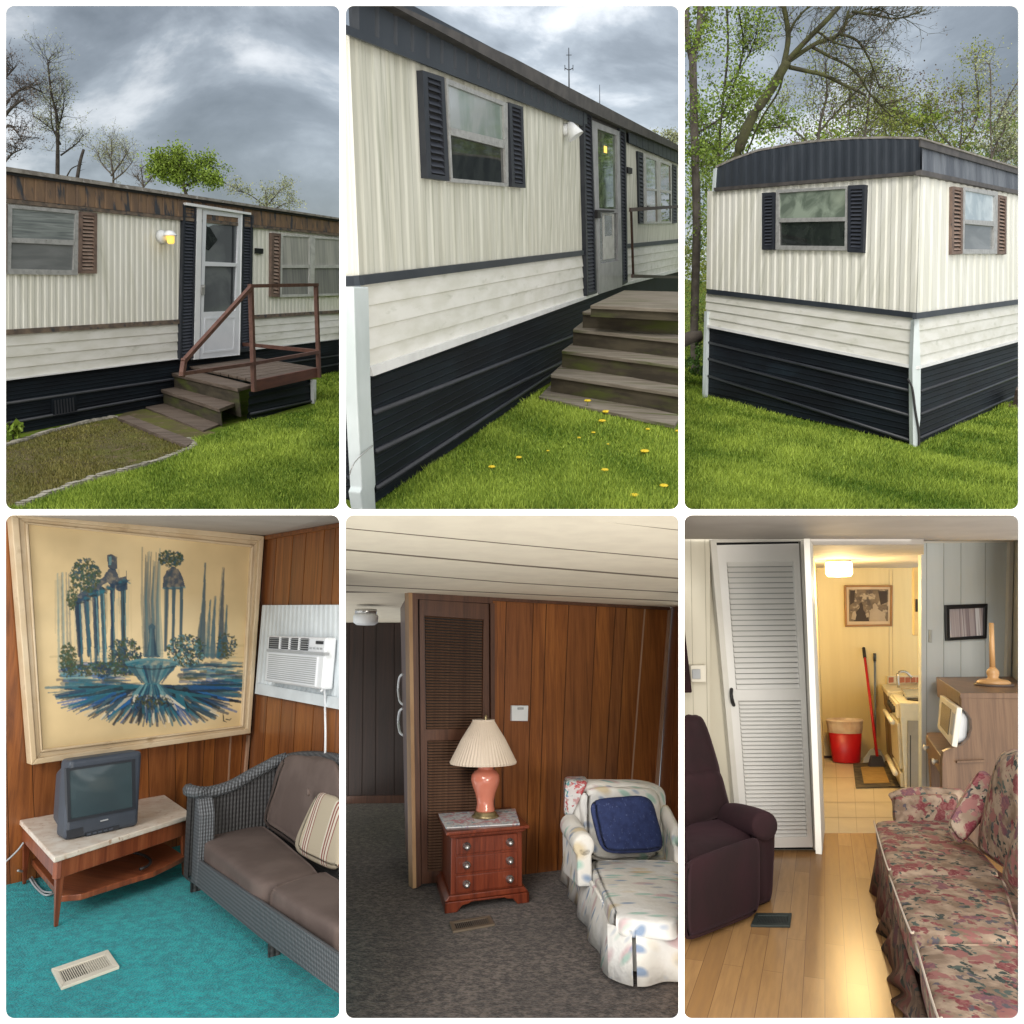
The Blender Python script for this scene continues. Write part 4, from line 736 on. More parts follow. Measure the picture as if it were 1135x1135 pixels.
lg = MB(m_bark); lp = Pl(CAM + V((0, 13.2, 0)), V((0, 1, 0)), UP); lg.tube([lp.at(740, 384), lp.at(766, 374), lp.at(778, 372)], [.13, .1, .08], 8); tag(lg.build('log'), 'cut log lying at the wood edge left of the corner home', 'log')

# ------------------------------------------------------------------ grass
bedpoly = [(-40, 503), (6, 490), (130, 461), (150, 465), (216, 492), (217, 500), (190, 512), (26, 566), (-40, 594)]
stairs1 = [(120, 455), (150, 440), (260, 440), (280, 420), (346, 452), (246, 486), (224, 488), (210, 494)]
blades('grass', G, [(0, 566), (26, 563), (190, 509), (216, 498), (212, 490), (245, 480), (277, 468), (349, 453), (352, 418), (379.5, 411), (379.5, 566.5), (20, 566.5)], 80000, .025, .06, l_grass, 31)
blades('moss_and_weeds', G, [(0, 492), (130, 463), (208, 494), (190, 506), (26, 560), (-10, 572)], 16000, .012, .04, l_bed, 32)
blades('grass', G2, [(404, 566.5), (418, 561), (604, 432), (598, 440), (745, 470), (755, 464), (755, 566.5)], 75000, .02, .055, l_grass, 33)
blades('grass', G, [(755.5, 350), (781, 410), (781, 441), (1016, 496), (1120, 446), (1136, 450), (1136, 566.5), (755.5, 566.5)], 110000, .025, .065, l_grass, 34)
m_yellow = M('dandelion_yellow', (.75, .55, .02), .6); m_stemg = M('green_stem', (.12, .2, .03), .6)
Zs3 = Z(568, 370, S5)
dl = Zs3([(470, 470), (588, 500), (563, 557), (508, 628), (418, 660), (600, 700), (222, 742), (40, 785), (830, 748), (580, 865), (950, 965), (765, 1025), (850, 607), (1040, 620)]) + [(378 + 948 * S5, 370 + 845 * S5)]
where = ['tallest dandelion, in front of the lowest tread', 'wide yellow dandelion right of the tallest one at the lowest tread', 'dandelion just below the pair at the lowest tread', 'small half-closed dandelion below the group near the stairs', 'faint small dandelion left of the group near the stairs', 'tiny dandelion in the middle of the lawn', 'tiny dandelion in the grass left of the lawn middle', 'dandelion in the left part of the lawn by the skirting', 'broad dandelion at the edge of the worn patch', 'dandelion in the lower middle of the lawn', 'large dandelion at the lower right of the lawn', 'large dandelion lowest in the lawn', 'small dandelion close below the right end of the lowest tread', 'dandelion cut by the right edge under the stairs', 'lone dandelion by the black skirting far from the stairs']
for i, (x, y) in enumerate(dl):
    c = G2.at(x, y + 4); k_ = (c - CAM).dot(FW) / F; rr = [3.0, 3.4, 3.2, 1.8, 1.6, 1.2, 1.3, 2.6, 3.8, 3.2, 3.8, 4, 2, 2.6, 3][i] * k_ * 1.25; hh = (12 if i == 0 else 5) * k_
    t = thing('dandelion', where[i], 'flower', c, 'dandelions in the lawn before the stairs'); s = MB(m_stemg); s.tube([c, c + UP * hh], .003, 4); s.build('stem', t)
    s = MB(m_yellow); s.lathe(c + UP * hh, UP, [(0, -.2 * rr), (rr * .6, -.1 * rr), (rr, .2 * rr), (rr * .7, .55 * rr), (0, .6 * rr)], 14, wave=.12); s.build('flower_head', t)
# ================================================================== indoor materials
def wood(name, a, b, dark, rough=.35, sc=2.2, spec=.5, stretch=(9, .45, 1), coat=.15):
    m, t, p = material(name)
    n = tex(t, 'noise', 'UV', sc, stretch, detail=7, rough=.62, dist=1.2); c = ramp(n.outputs[0], [(.34, a), (.52, b), (.68, dark)], t)
    f = tex(t, 'noise', 'UV', 14, (8, .35, 1), detail=5); c = mixc(t, ramp(f.outputs[0], [(.5, (0,) * 3), (.72, (.55,) * 3)], t), c, dark)
    g = tex(t, 'noise', 'UV', 1.1, (1, .5, 1), detail=3); c = mixc(t, ramp(g.outputs[0], [(.35, (0,) * 3), (.7, (.5,) * 3)], t), c, tuple(x * .6 for x in b))
    t.links.new(c, p.inputs['Base Color']); p.inputs['Roughness'].default_value = rough; p.inputs['Specular IOR Level'].default_value = spec; p.inputs['Coat Weight'].default_value = coat; p.inputs['Coat Roughness'].default_value = .2
    bump(t, p, n.outputs[0], .06); return m
w_panel = wood('brown_wood_panelling', (.29, .105, .032), (.215, .072, .021), (.10, .032, .010))
w_panel2 = wood('amber_wood_panelling', (.36, .13, .032), (.25, .082, .02), (.11, .034, .01))
w_dark = wood('shaded_hall_panelling', (.035, .013, .008), (.022, .008, .005), (.01, .004, .003), .6)  # hall boards darkened in colour to paint the hall's shade
w_groove = M('panel_groove', (.018, .008, .004), .8)
w_light = M('pale_panel_joint', (.42, .26, .17), .6)
w_walnut = wood('worn_walnut', (.13, .055, .03), (.09, .036, .02), (.045, .018, .01), .45)
w_slat = wood('closet_slat_highlight_wood', (.26, .15, .095), (.20, .11, .07), (.12, .06, .04), .4)  # lighter than the door frame, paints the highlights on the slats
w_table = wood('red_brown_table_wood', (.34, .11, .045), (.24, .065, .026), (.12, .03, .014), .3)
w_cherry = wood('cherry_wood', (.25, .055, .022), (.17, .033, .014), (.085, .016, .008), .28)
w_trimgold = M('worn_gold_trim', (.40, .25, .13), .5, (.30, .17, .08), 6, (1, .3, 1))
w_desk = wood('brown_laminate', (.20, .115, .062), (.155, .085, .045), (.095, .05, .028), .45)
w_cab = wood('kitchen_cabinet_wood', (.22, .12, .065), (.16, .085, .045), (.09, .045, .025), .45)
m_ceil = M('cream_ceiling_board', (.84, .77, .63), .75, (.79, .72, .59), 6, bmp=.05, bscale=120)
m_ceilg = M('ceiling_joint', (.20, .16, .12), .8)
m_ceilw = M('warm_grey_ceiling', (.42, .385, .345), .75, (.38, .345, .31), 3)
def carpet(name, a, b, c, sc=110, coord='Object'):
    m, t, p = material(name); n = tex(t, 'noise', coord, sc, detail=3); n2 = tex(t, 'noise', coord, 1.6, detail=5); n3 = tex(t, 'noise', coord, 24, detail=4)
    col = ramp(n.outputs[0], [(.36, a), (.5, b), (.64, c)], t)
    col = mixc(t, .55, col, ramp(n3.outputs[0], [(.38, a), (.5, b), (.62, c)], t))
    col = mixc(t, ramp(n2.outputs[0], [(.4, (0,) * 3), (.62, (.3,) * 3)], t), col, a); t.links.new(col, p.inputs['Base Color']); p.inputs['Roughness'].default_value = .95; p.inputs['Specular IOR Level'].default_value = .1
    p.inputs['Sheen Weight'].default_value = .15; bump(t, p, n.outputs[0], .8, .02); return m
m_teal = carpet('teal_carpet', (.0, .19, .22), (.0, .31, .345), (.002, .43, .45))
m_gcarp = carpet('grey_brown_carpet', (.022, .016, .014), (.085, .066, .058), (.22, .175, .15), 60)
m_gold = M('gilt_frame', (.52, .40, .25), .4, (.60, .49, .34), 4, col3=(.30, .2, .1), scale3=8, lo3=.6, hi3=.8)
m_canvas = M('ochre_canvas', (.62, .50, .30), .7, (.70, .60, .40), 1.6, col3=(.52, .38, .19), scale3=1.3, lo3=.5, hi3=.75, bmp=.1)
m_marble = M('speckled_marble_top', (.62, .53, .44), .35, (.72, .66, .58), 14, coord='Object', col3=(.42, .3, .22), scale3=30, lo3=.6, hi3=.7)
m_tv = M('dark_blue_grey_plastic', (.035, .045, .062), .45, (.045, .056, .078), 4)
m_tvd = M('tv_bezel_dark', (.02, .024, .032), .4)
m_scr = M('dead_tv_glass', (.035, .055, .065), .12, (.045, .07, .08), 2, spec=.8)
m_chrome = M('bright_metal', (.6, .6, .6), .25, metal=.9)
m_plw = M('white_plastic', (.72, .75, .78), .4, (.66, .69, .73), 3)
m_plg = M('grey_plastic', (.36, .38, .40), .45)
m_plc = M('cream_plastic', (.68, .64, .54), .4)
m_bead = M('white_bead_board', (.66, .72, .76), .5)
def weave(name, a, b, sc=90):
    m, t, p = material(name); w1 = tex(t, 'wave', 'UV', sc, (1, 1, 1)); w2 = tex(t, 'wave', 'UV', sc * .8, (1, 1, 1), rot=math.pi / 2)
    for w_ in (w1, w2): w_.inputs['Distortion'].default_value = 1.0
    c = mixc(t, w1.outputs[0], a, b); c = mixc(t, ramp(w2.outputs[0], [(.2, (0,) * 3), (.8, (.7,) * 3)], t), c, tuple(x * .3 for x in a)); t.links.new(c, p.inputs['Base Color']); p.inputs['Roughness'].default_value = .6
    bump(t, p, w1.outputs[0], .6, .01); return m
m_wick = weave('grey_wicker', (.13, .14, .155), (.07, .075, .083), 22)
m_wickd = weave('dark_wicker', (.055, .055, .058), (.022, .022, .024), 16)
m_brn = M('brown_cushion_cloth', (.085, .06, .052), .85, (.11, .08, .07), 5, coord='Object', bmp=.6, bscale=5)
m_brnl = M('light_brown_cushion_front', (.115, .085, .078), .85, (.13, .098, .09), 5, coord='Object')
def stripes(name):
    m, t, p = material(name); c = t.nodes.new('ShaderNodeTexCoord'); s_ = t.nodes.new('ShaderNodeSeparateXYZ'); t.links.new(c.outputs['UV'], s_.inputs[0])
    f = t.nodes.new('ShaderNodeMath'); f.operation = 'MULTIPLY'; f.inputs[1].default_value = 4.6; t.links.new(s_.outputs[0], f.inputs[0])
    g = t.nodes.new('ShaderNodeMath'); g.operation = 'FRACT'; t.links.new(f.outputs[0], g.inputs[0])
    T_ = (.36, .31, .23); R_ = (.20, .065, .055); W_ = (.50, .46, .38)
    t.links.new(ramp(g.outputs[0], [(0, T_), (.38, W_), (.44, R_), (.50, W_), (.55, R_), (.60, W_), (.68, R_), (.72, T_)], t, 'CONSTANT'), p.inputs['Base Color']); p.inputs['Roughness'].default_value = .9; return m
m_strp = stripes('striped_pillow_cloth')
def floral(name, base, base2, roses, leaf, sc=7, thr=.30, coord='Object'):
    m, t, p = material(name)
    c = t.nodes.new('ShaderNodeTexCoord'); dn = t.nodes.new('ShaderNodeTexNoise'); dn.inputs['Scale'].default_value = sc * 1.6; dn.inputs['Detail'].default_value = 4; t.links.new(c.outputs[coord], dn.inputs[0])
    ad = t.nodes.new('ShaderNodeMix'); ad.data_type = 'RGBA'; ad.blend_type = 'ADD'; ad.inputs[0].default_value = .16; t.links.new(c.outputs[coord], ad.inputs[6]); t.links.new(dn.outputs[1], ad.inputs[7])
    bn = tex(t, 'noise', coord, sc * .9, detail=6); col = ramp(bn.outputs[0], [(.4, base), (.6, base2)], t)
    def blotch(scale, th, cols, col, inner=None):
        v = t.nodes.new('ShaderNodeTexVoronoi'); v.inputs['Scale'].default_value = scale; t.links.new(ad.outputs[2], v.inputs[0])
        s_ = t.nodes.new('ShaderNodeSeparateColor'); t.links.new(v.outputs['Color'], s_.inputs[0])
        cc = ramp(s_.outputs[0], cols, t, 'CONSTANT')
        ring_ = tex(t, 'noise', coord, scale * 3.2, detail=3, dist=1.5); cc = mixc(t, ramp(ring_.outputs[0], [(.42, (0,) * 3), (.62, (.75,) * 3)], t), cc, inner or base)
        msk = ramp(v.outputs['Distance'], [(th - .05, (1,) * 3), (th + .03, (0,) * 3)], t)
        pick = ramp(s_.outputs[1], [(0, (0,) * 3), (.38, (1,) * 3)], t, 'CONSTANT'); mm = t.nodes.new('ShaderNodeMix'); mm.data_type = 'RGBA'; mm.blend_type = 'MULTIPLY'; mm.inputs[0].default_value = 1; t.links.new(msk, mm.inputs[6]); t.links.new(pick, mm.inputs[7])
        return mixc(t, mm.outputs[2], col, cc)
    col = blotch(sc * 1.6, .42, [(0, leaf[0]), (.5, leaf[1]), (.8, leaf[2])], col, leaf[1])
    col = blotch(sc, .52, [(0, roses[0]), (.35, roses[1]), (.65, roses[2]), (.85, roses[0])], col, roses[1])
    t.links.new(col, p.inputs['Base Color']); p.inputs['Roughness'].default_value = .85; p.inputs['Specular IOR Level'].default_value = .2
    bump(t, p, dn.outputs[0], .25, .02); return m
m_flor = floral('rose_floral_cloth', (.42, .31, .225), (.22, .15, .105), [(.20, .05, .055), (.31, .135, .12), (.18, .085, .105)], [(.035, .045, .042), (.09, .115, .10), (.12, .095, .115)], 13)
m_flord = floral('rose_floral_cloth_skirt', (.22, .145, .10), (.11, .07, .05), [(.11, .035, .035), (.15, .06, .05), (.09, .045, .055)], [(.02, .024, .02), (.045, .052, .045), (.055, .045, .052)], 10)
def brushy(name):
    m, t, p = material(name); col = None; base = tex(t, 'noise', 'Object', 2.5, detail=4); col = ramp(base.outputs[0], [(.4, (.80, .79, .77)), (.6, (.74, .71, .65))], t)
    for i, (c_, rot, st, sc) in enumerate((((.60, .42, .44), .8, (1, 2.4, 1), 5.0), ((.16, .27, .46), .5, (1.2, 3.4, 1), 6.5), ((.33, .55, .47), -.7, (1, 3.2, 1), 6.0), ((.62, .50, .30), .2, (1, 2.2, 1), 4.4))):
        v = tex(t, 'voronoi', 'Object', sc, st, rot=rot); v.inputs['Randomness'].default_value = 1
        s_ = t.nodes.new('ShaderNodeSeparateColor'); t.links.new(v.outputs['Color'], s_.inputs[0]); pick = ramp(s_.outputs[i % 3], [(0, (0,) * 3), (.55, (1,) * 3)], t, 'CONSTANT')
        msk = ramp(v.outputs['Distance'], [(.20, (.8,) * 3), (.40, (0,) * 3)], t); mm = t.nodes.new('ShaderNodeMix'); mm.data_type = 'RGBA'; mm.blend_type = 'MULTIPLY'; mm.inputs[0].default_value = 1; t.links.new(msk, mm.inputs[6]); t.links.new(pick, mm.inputs[7])
        col = mixc(t, mm.outputs[2], col, c_)
    t.links.new(col, p.inputs['Base Color']); p.inputs['Roughness'].default_value = .9; n = tex(t, 'noise', 'Object', 5, detail=4); bump(t, p, n.outputs[0], .5, .05); return m
m_brush = brushy('pastel_brushstroke_cloth')
m_blue = M('navy_quilted_pillow', (.012, .022, .085), .8, (.02, .035, .12), 22, coord='Object', col3=(.07, .09, .2), scale3=60, lo3=.62, hi3=.68, bmp=.3, bscale=30)
m_burg = M('burgundy_velvet', (.010, .0008, .002), .9, (.018, .0016, .0045), 4, coord='Object', bmp=.5, bscale=6)
m_burg.node_tree.nodes['Principled BSDF'].inputs['Sheen Weight'].default_value = .08
m_burg.node_tree.nodes['Principled BSDF'].inputs['Sheen Tint'].default_value = (.5, .2, .3, 1)
m_coral = M('coral_glazed_ceramic', (.62, .22, .15), .15, (.58, .19, .125), 3, spec=.8)
m_brass = M('aged_brass', (.45, .36, .20), .35, (.3, .24, .13), 9, metal=.8)
m_shade = M('pleated_ivory_shade', (.70, .60, .50), .8, (.64, .54, .44), 3)

def room_shell(mb_list): pass
def planks(name, pl, edges, ytop, ybot, m_list, mg, kind='structure', off=.0, xlim=None, pale=()):
    """panelled wall: a dark backing with one board between each pair of grooves; an edge is (x at top, x at bottom)"""
    mb = MB(mg, pl.basis()); a, b = edges[0], edges[-1]
    mb.slab(pl, [(a[0], ytop(a[0])), (b[0], ytop(b[0])), (b[1], ybot(b[1])), (a[1], ybot(a[1]))], off - .006, off - .012)
    for i in range(len(edges) - 1):
        a, b = edges[i], edges[i + 1]; g = .45
        mb.slab(pl, [(a[0] + g, ytop(a[0])), (b[0] - g, ytop(b[0])), (b[1] - g, ybot(b[1])), (a[1] + g, ybot(a[1]))], off, off - .005, m_list[i % len(m_list)])
    for k_ in pale:
        a = edges[k_]; mb.slab(pl, [(a[0] - .8, ytop(a[0])), (a[0] + .8, ytop(a[0])), (a[1] + .8, ybot(a[1])), (a[1] - .8, ybot(a[1]))], off + .004, off - .005, w_light)
    return mb.build(name, kind=kind)
def room_floor(pl, pts, m, name='floor', basis=None):
    mb = MB(m, basis or pl.basis()); q = [pl.at(*p) for p in pts]; mb.prism(q, [p - pl.n * .03 for p in q]); return mb.build(name, kind='structure')

# ================================================================== living room with the painting
F4 = floor_pl(680, 1.5); U4 = F4.up
A4 = wall_pl(F4, (6, 981), (270, 921)); T2 = A4.at(293, 594); Cn = A4.at(271, 921); B4 = pl3(Cn, T2, F4.at(379, 985), U4)
room_floor(F4, [(2, 985), (2, 978), (272, 918), (379.5, 985), (379.5, 1134), (2, 1134)], m_teal)
ct4 = lambda x: yl(x, (6, 571), (293, 594)); cb4 = lambda x: yl(x, (6, 981), (271, 921)) + 2
lo4 = Z(0, 760, S5); ro4 = Z(190, 760, S5); rt4 = Z(190, 565, S5)
planks('wall', A4, [(-6, 4), (-1, 11.5), (24, 41), (58, 72), (92, 104), (125, 135), (158, 167), (190, 196), (216, 205), (236, 222), (248, 234), (268, 250), (284, 262), (293, 271)], lambda x: ct4(x) - 1, cb4, [w_panel, w_panel2], w_groove, pale=(11,))
tb = MB(w_light, A4.basis()); tb.slab(A4, [(275, 815), (277.4, 815), (273.6, 862), (271.2, 862)], .02, 0); tb.build('corner_trim', kind='structure')
ct_b = ln((292, 594), (379.5, 579)); cb_b = ln((271, 921), (379.5, 985))
planks('wall', B4, [(293, 271), (307, 287), (325.3, 301.5), (339.8, 318), (360.2, 337), (372.4, 350), (390, 372)][:6] + [(379.4, 379.4)], lambda x: ct_b(x)[1] - 1, lambda x: cb_b(x)[1], [w_panel, w_panel2], w_groove, off=.006)
tr = MB(w_panel, B4.basis()); tr.slab(B4, [(292, 594), (379.5, 579), (379.5, 583), (293, 598)], .03, .006); tr.build('wall_trim', kind='structure')
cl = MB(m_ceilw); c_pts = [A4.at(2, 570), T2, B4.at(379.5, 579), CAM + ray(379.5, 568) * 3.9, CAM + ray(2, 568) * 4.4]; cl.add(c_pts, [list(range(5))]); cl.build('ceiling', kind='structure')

# painting
pt = thing('painting', 'large gilt framed painting of blue ruins and a fountain above the television', 'painting', A4.at(150, 830, .03))
fr = MB(m_gold, A4.basis()); O = [(12, 566), (293, 594), (278, 812.9), (35, 848)]; I1 = [(21, 574), (287.6, 599.5), (273.8, 808), (41, 841)]; I2 = [(28, 578.5), (282, 604), (270.5, 806), (45.4, 834)]; I3 = [(31.7, 580.9), (279, 606.4), (268.4, 804.6), (47.6, 831.2)]
fr.ring(A4, O, I1, .085, .01); fr.ring(A4, I1, I2, .06, .01); fr.ring(A4, I2, I3, .072, .01, m_gold); fr.build('frame', pt, bevel=.006)
# the picture itself: soft brush strokes blended on a colour grid that becomes the canvas mesh's colour attribute
rp_ = np.random.default_rng(4); PW_, PH_ = 560, 545
yy, xx = np.mgrid[0:PH_, 0:PW_].astype(float)
def fbm(sc, seed):
    r = np.random.default_rng(seed); out = np.zeros((PH_, PW_)); a = 1
    for k_ in range(4):
        n = int(2 + sc * 2 ** k_); g = r.uniform(-1, 1, (n + 2, n + 2)); u = xx / PW_ * n; v = yy / PH_ * n; iu, iv = u.astype(int), v.astype(int); fu, fv = u - iu, v - iv
        out += a * (g[iv, iu] * (1 - fu) * (1 - fv) + g[iv, iu + 1] * fu * (1 - fv) + g[iv + 1, iu] * (1 - fu) * fv + g[iv + 1, iu + 1] * fu * fv); a *= .5
    return out
PIC = np.array([.60, .46, .25])[None, None] * (1 + .10 * fbm(3, 1) + .05 * fbm(12, 2))[..., None]
PIC += np.array([.10, .10, .08])[None, None] * np.clip(fbm(2, 3) + .2, 0, 1)[..., None]
BR = fbm(60, 5)
DB, IK, TL_, BB, SL, PT_, OL, GN, CR, OS = [np.array(c) for c in ((.008, .035, .075), (.004, .010, .016), (.012, .13, .18), (.004, .09, .28), (.035, .085, .115), (.12, .26, .28), (.06, .065, .02), (.025, .07, .04), (.70, .63, .48), (.40, .31, .16))]
def pick(*c): return c[int(rp_.integers(0, len(c)))]
def ru(a, b): return float(rp_.uniform(a, b))
def blend(x0, x1, y0, y1, al, col):
    PIC[y0:y1, x0:x1] = PIC[y0:y1, x0:x1] * (1 - al[..., None]) + col * al[..., None]
def stroke(pts, w0, w1, col, jit=0, op=.95, dry=.22):
    P_ = [(x + ru(-jit, jit), y + ru(-jit, jit)) for x, y in pts]; W_ = max(w0, w1) + 2
    x0 = max(0, int(min(p[0] for p in P_) - W_)); x1 = min(PW_, int(max(p[0] for p in P_) + W_) + 1); y0 = max(0, int(min(p[1] for p in P_) - W_)); y1 = min(PH_, int(max(p[1] for p in P_) + W_) + 1)
    if x1 <= x0 or y1 <= y0: return
    X, Y = xx[y0:y1, x0:x1], yy[y0:y1, x0:x1]; best = np.zeros_like(X); n = len(P_) - 1; w0 = w0 * 1.25; w1 = w1 * 1.25
    for k_ in range(n):
        (ax, ay), (bx, by) = P_[k_], P_[k_ + 1]; dx, dy = bx - ax, by - ay; L2 = dx * dx + dy * dy + 1e-6; t = np.clip(((X - ax) * dx + (Y - ay) * dy) / L2, 0, 1)
        d = np.hypot(X - ax - t * dx, Y - ay - t * dy); w_ = lerp(w0, w1, (k_ + t) / n) / 2; best = np.maximum(best, np.clip((w_ - d) / 1.3 + .5, 0, 1))
    sh = int(rp_.integers(0, 200)); b_ = np.roll(BR, sh, 0)[y0:y1, x0:x1]
    blend(x0, x1, y0, y1, best * op * np.clip(1.05 + dry * b_, .1, 1.1).clip(0, 1), col * ru(.65, 1.15))
def fill(pts, col, op=.92):
    x0, x1 = max(0, int(min(p[0] for p in pts)) - 1), int(max(p[0] for p in pts)) + 2; y0, y1 = max(0, int(min(p[1] for p in pts)) - 1), int(max(p[1] for p in pts)) + 2; X, Y = xx[y0:y1, x0:x1], yy[y0:y1, x0:x1]; c = np.zeros(X.shape, bool); j = len(pts) - 1
    for i in range(len(pts)):
        (ax, ay), (bx, by) = pts[i], pts[j]; c ^= ((ay > Y) != (by > Y)) & (X < (bx - ax) * (Y - ay) / ((by - ay) or 1e-9) + ax); j = i
    blend(x0, x1, y0, y1, c * op * np.clip(1 + .35 * BR[y0:y1, x0:x1], 0, 1), col)
def bush(cx, cy, rx, ry, n, ms):
    for _ in range(n):
        a, r_ = ru(0, 6.28), ru(0, 1) ** .6; x, y = cx + rx * r_ * math.cos(a), cy + ry * r_ * math.sin(a); t_ = ru(0, 6.28); l = ru(1, 5); stroke([(x, y), (x + l * math.cos(t_), y + l * math.sin(t_))], ru(2, 5), 1.5, pick(*ms), 0, .85)
for i in range(60): x = ru(110, 520); y = ru(300, 350); stroke([(x, y), (x + ru(20, 60), y + ru(-3, 3))], 4, 2, pick(OS, OS, PT_), 2, .35)
for i in range(40): x = ru(120, 290); y = ru(130, 200); stroke([(x, y), (x + ru(-2, 2), y + ru(60, 150))], 4, 2, pick(PT_, SL, OS), 1, .18)
for x in (128, 136, 146, 152, 140): stroke([(x, 140), (x + 3, 350)], 2, 5, pick(PT_, SL), 2, .5)
for x in np.linspace(316, 354, 16): stroke([(x, 100 + ru(-22, 30)), (x - 2, 200), (x + 1, 320)], 2, 7, pick(SL, PT_, TL_, SL), 3, .5)
for i in range(220): x = pick(ru(125, 280), ru(395, 525)); y = ru(338, 388); stroke([(x, y), (x + ru(20, 60), y + ru(-3, 4))], ru(3, 8), 2, pick(TL_, SL, DB, TL_, PT_, OL, BB), 2, .6)
for x0, x1, y0 in ((168, 178, 198), (186, 196, 192), (206, 214, 180), (222, 230, 174), (243, 250, 166), (268, 273, 160)):
    for _ in range(5): stroke([(x0 + ru(0, 8), y0), (x1 + ru(-4, 4), ru(300, 350))], ru(4, 8), ru(3, 6), pick(IK, DB, DB, SL), 1, .85)
    stroke([(x0 + 7, y0 + 12), (x1 + 4, 340)], 2, 3, pick(TL_, PT_), 1, .8)
fill([(162, 205), (170, 188), (192, 172), (212, 160), (228, 148), (234, 138), (242, 128), (256, 132), (262, 150), (278, 146), (279, 128), (281, 176), (262, 180), (250, 172), (238, 160), (226, 166), (212, 186), (196, 186), (182, 198)], DB)
for _ in range(40): x = ru(170, 275); stroke([(x, 205 - (x - 165) * .42 + ru(-6, 6)), (x + ru(5, 16), 205 - (x - 160) * .42 + ru(-8, 8))], 5, 2, pick(IK, SL, TL_, DB), 0, .7)
fill([(236, 100), (244, 97), (259, 104), (259, 130), (250, 134), (238, 126)], DB); fill([(239, 104), (245, 102), (246, 122), (240, 121)], PT_, .8)
bush(188, 145, 34, 38, 420, [GN, SL, GN, OL]); bush(158, 195, 12, 26, 90, [OL, GN])
fill([(358, 172), (360, 150), (368, 134), (381, 124), (395, 132), (403, 148), (408, 170), (395, 176), (370, 176)], DB); stroke([(366, 166), (370, 148), (380, 134)], 5, 3, SL, 0, .7); stroke([(360, 173), (408, 171)], 3, 3, PT_, 0, .7)
for x in (368, 384, 401):
    for _ in range(3): stroke([(x + ru(-2, 2), 174), (x - 3 + ru(-2, 2), 310)], 6, 4, pick(SL, DB, SL), 1, .7)
bush(376, 108, 28, 18, 200, [GN, OL, SL])
for x, y0, w_ in ((450, 118, 12), (460, 200, 7), (472, 190, 10), (490, 128, 12), (498, 210, 7), (484, 270, 9), (440, 230, 8)):
    for _ in range(3): stroke([(x + 3, y0), (x + ru(-2, 2), (y0 + 320) / 2), (x - 3, 322)], 1.5, w_, pick(SL, TL_, SL, DB), 2, .55)
bush(275, 320, 36, 38, 420, [GN, OL, DB, SL]); bush(410, 310, 42, 36, 460, [SL, GN, OL, PT_, DB]); bush(500, 300, 22, 28, 120, [OL, SL]); bush(150, 330, 18, 38, 200, [OL, GN]); bush(225, 352, 90, 16, 300, [OL, DB, GN])
for i in range(520):
    a = ru(math.radians(-2), math.radians(182)); l = ru(60, 225) * (1 - .42 * math.sin(a)); r0 = ru(10, 60); x0, y0 = 335 + math.cos(a) * r0 * 1.6, 392 + abs(math.sin(a)) * r0 * .4
    x1, y1 = 335 + math.cos(a) * (l + 20), 392 + math.sin(a) * l * .66; y1 = min(y1, 500)
    stroke([(x0, y0), ((x0 + x1) / 2, (y0 + y1) / 2 + ru(-5, 5)), (x1, y1)], ru(4, 10), ru(1, 5), pick(BB, TL_, DB, BB, SL, IK, DB, TL_, CR, IK, TL_), 3, .75)
bush(335, 425, 50, 14, 120, [IK, DB, OL])
fill([(276, 338), (300, 330), (335, 326), (372, 330), (392, 338), (384, 354), (360, 372), (347, 386), (323, 386), (308, 372), (286, 354)], TL_)
for _ in range(26): x = ru(284, 386); stroke([(x, 346), (lerp(x, 335, .55), 382)], 5, 2, pick(SL, PT_, DB, TL_, PT_), 1, .7)
stroke([(278, 337), (306, 331), (335, 328), (370, 332), (391, 338)], 4, 4, PT_, 0, .8); stroke([(278, 345), (310, 350), (335, 352), (362, 350), (388, 345)], 3, 3, IK, 0, .6)
fill([(318, 384), (352, 384), (372, 400), (382, 408), (290, 408), (300, 400)], TL_)
for k_ in range(14): x = 294 + k_ * 6.4; stroke([(lerp(x, 335, .45), 386), (x, 408)], 2, 4, pick(PT_, SL, DB), 0, .8)
fill([(327, 256), (335, 250), (343, 256), (340, 280), (348, 318), (354, 326), (316, 326), (324, 314), (330, 280)], SL); stroke([(333, 262), (330, 320)], 2, 4, PT_, 0, .7); stroke([(339, 262), (343, 320)], 2, 4, DB, 0, .7)
stroke([(492, 450), (493, 466), (499, 468)], 2, 1.6, IK, 0); stroke([(499, 462), (505, 464), (510, 461)], 1.8, 1.4, IK, 0)
PIC = np.clip(PIC, 0, 1)
m_paint, t_, b_ = material('painted_canvas'); at_ = t_.nodes.new('ShaderNodeAttribute'); at_.attribute_name = 'paint'; t_.links.new(at_.outputs['Color'], b_.inputs['Base Color']); b_.inputs['Roughness'].default_value = .55
GW_, GH_ = 400, 380; cq = [V(p) for p in (A4.at(*I3[0], .045), A4.at(*I3[1], .045), A4.at(*I3[2], .045), A4.at(*I3[3], .045))]; pb0 = V(pt.location)
me = bpy.data.meshes.new('canvas'); vs = []; cols = []
for j in range(GH_ + 1):
    for i in range(GW_ + 1):
        s_, t__ = i / GW_, j / GH_; x, y = bpx(I3, s_, t__); vs.append(A4.at(x, y, .045) - pb0); u, v_ = min(PW_ - 1, max(0, int(x / S2))), min(PH_ - 1, max(0, int((y - 565) / S2))); cols += [*PIC[v_, u], 1]
me.from_pydata(vs, [], [[j * (GW_ + 1) + i, j * (GW_ + 1) + i + 1, (j + 1) * (GW_ + 1) + i + 1, (j + 1) * (GW_ + 1) + i] for j in range(GH_) for i in range(GW_)])
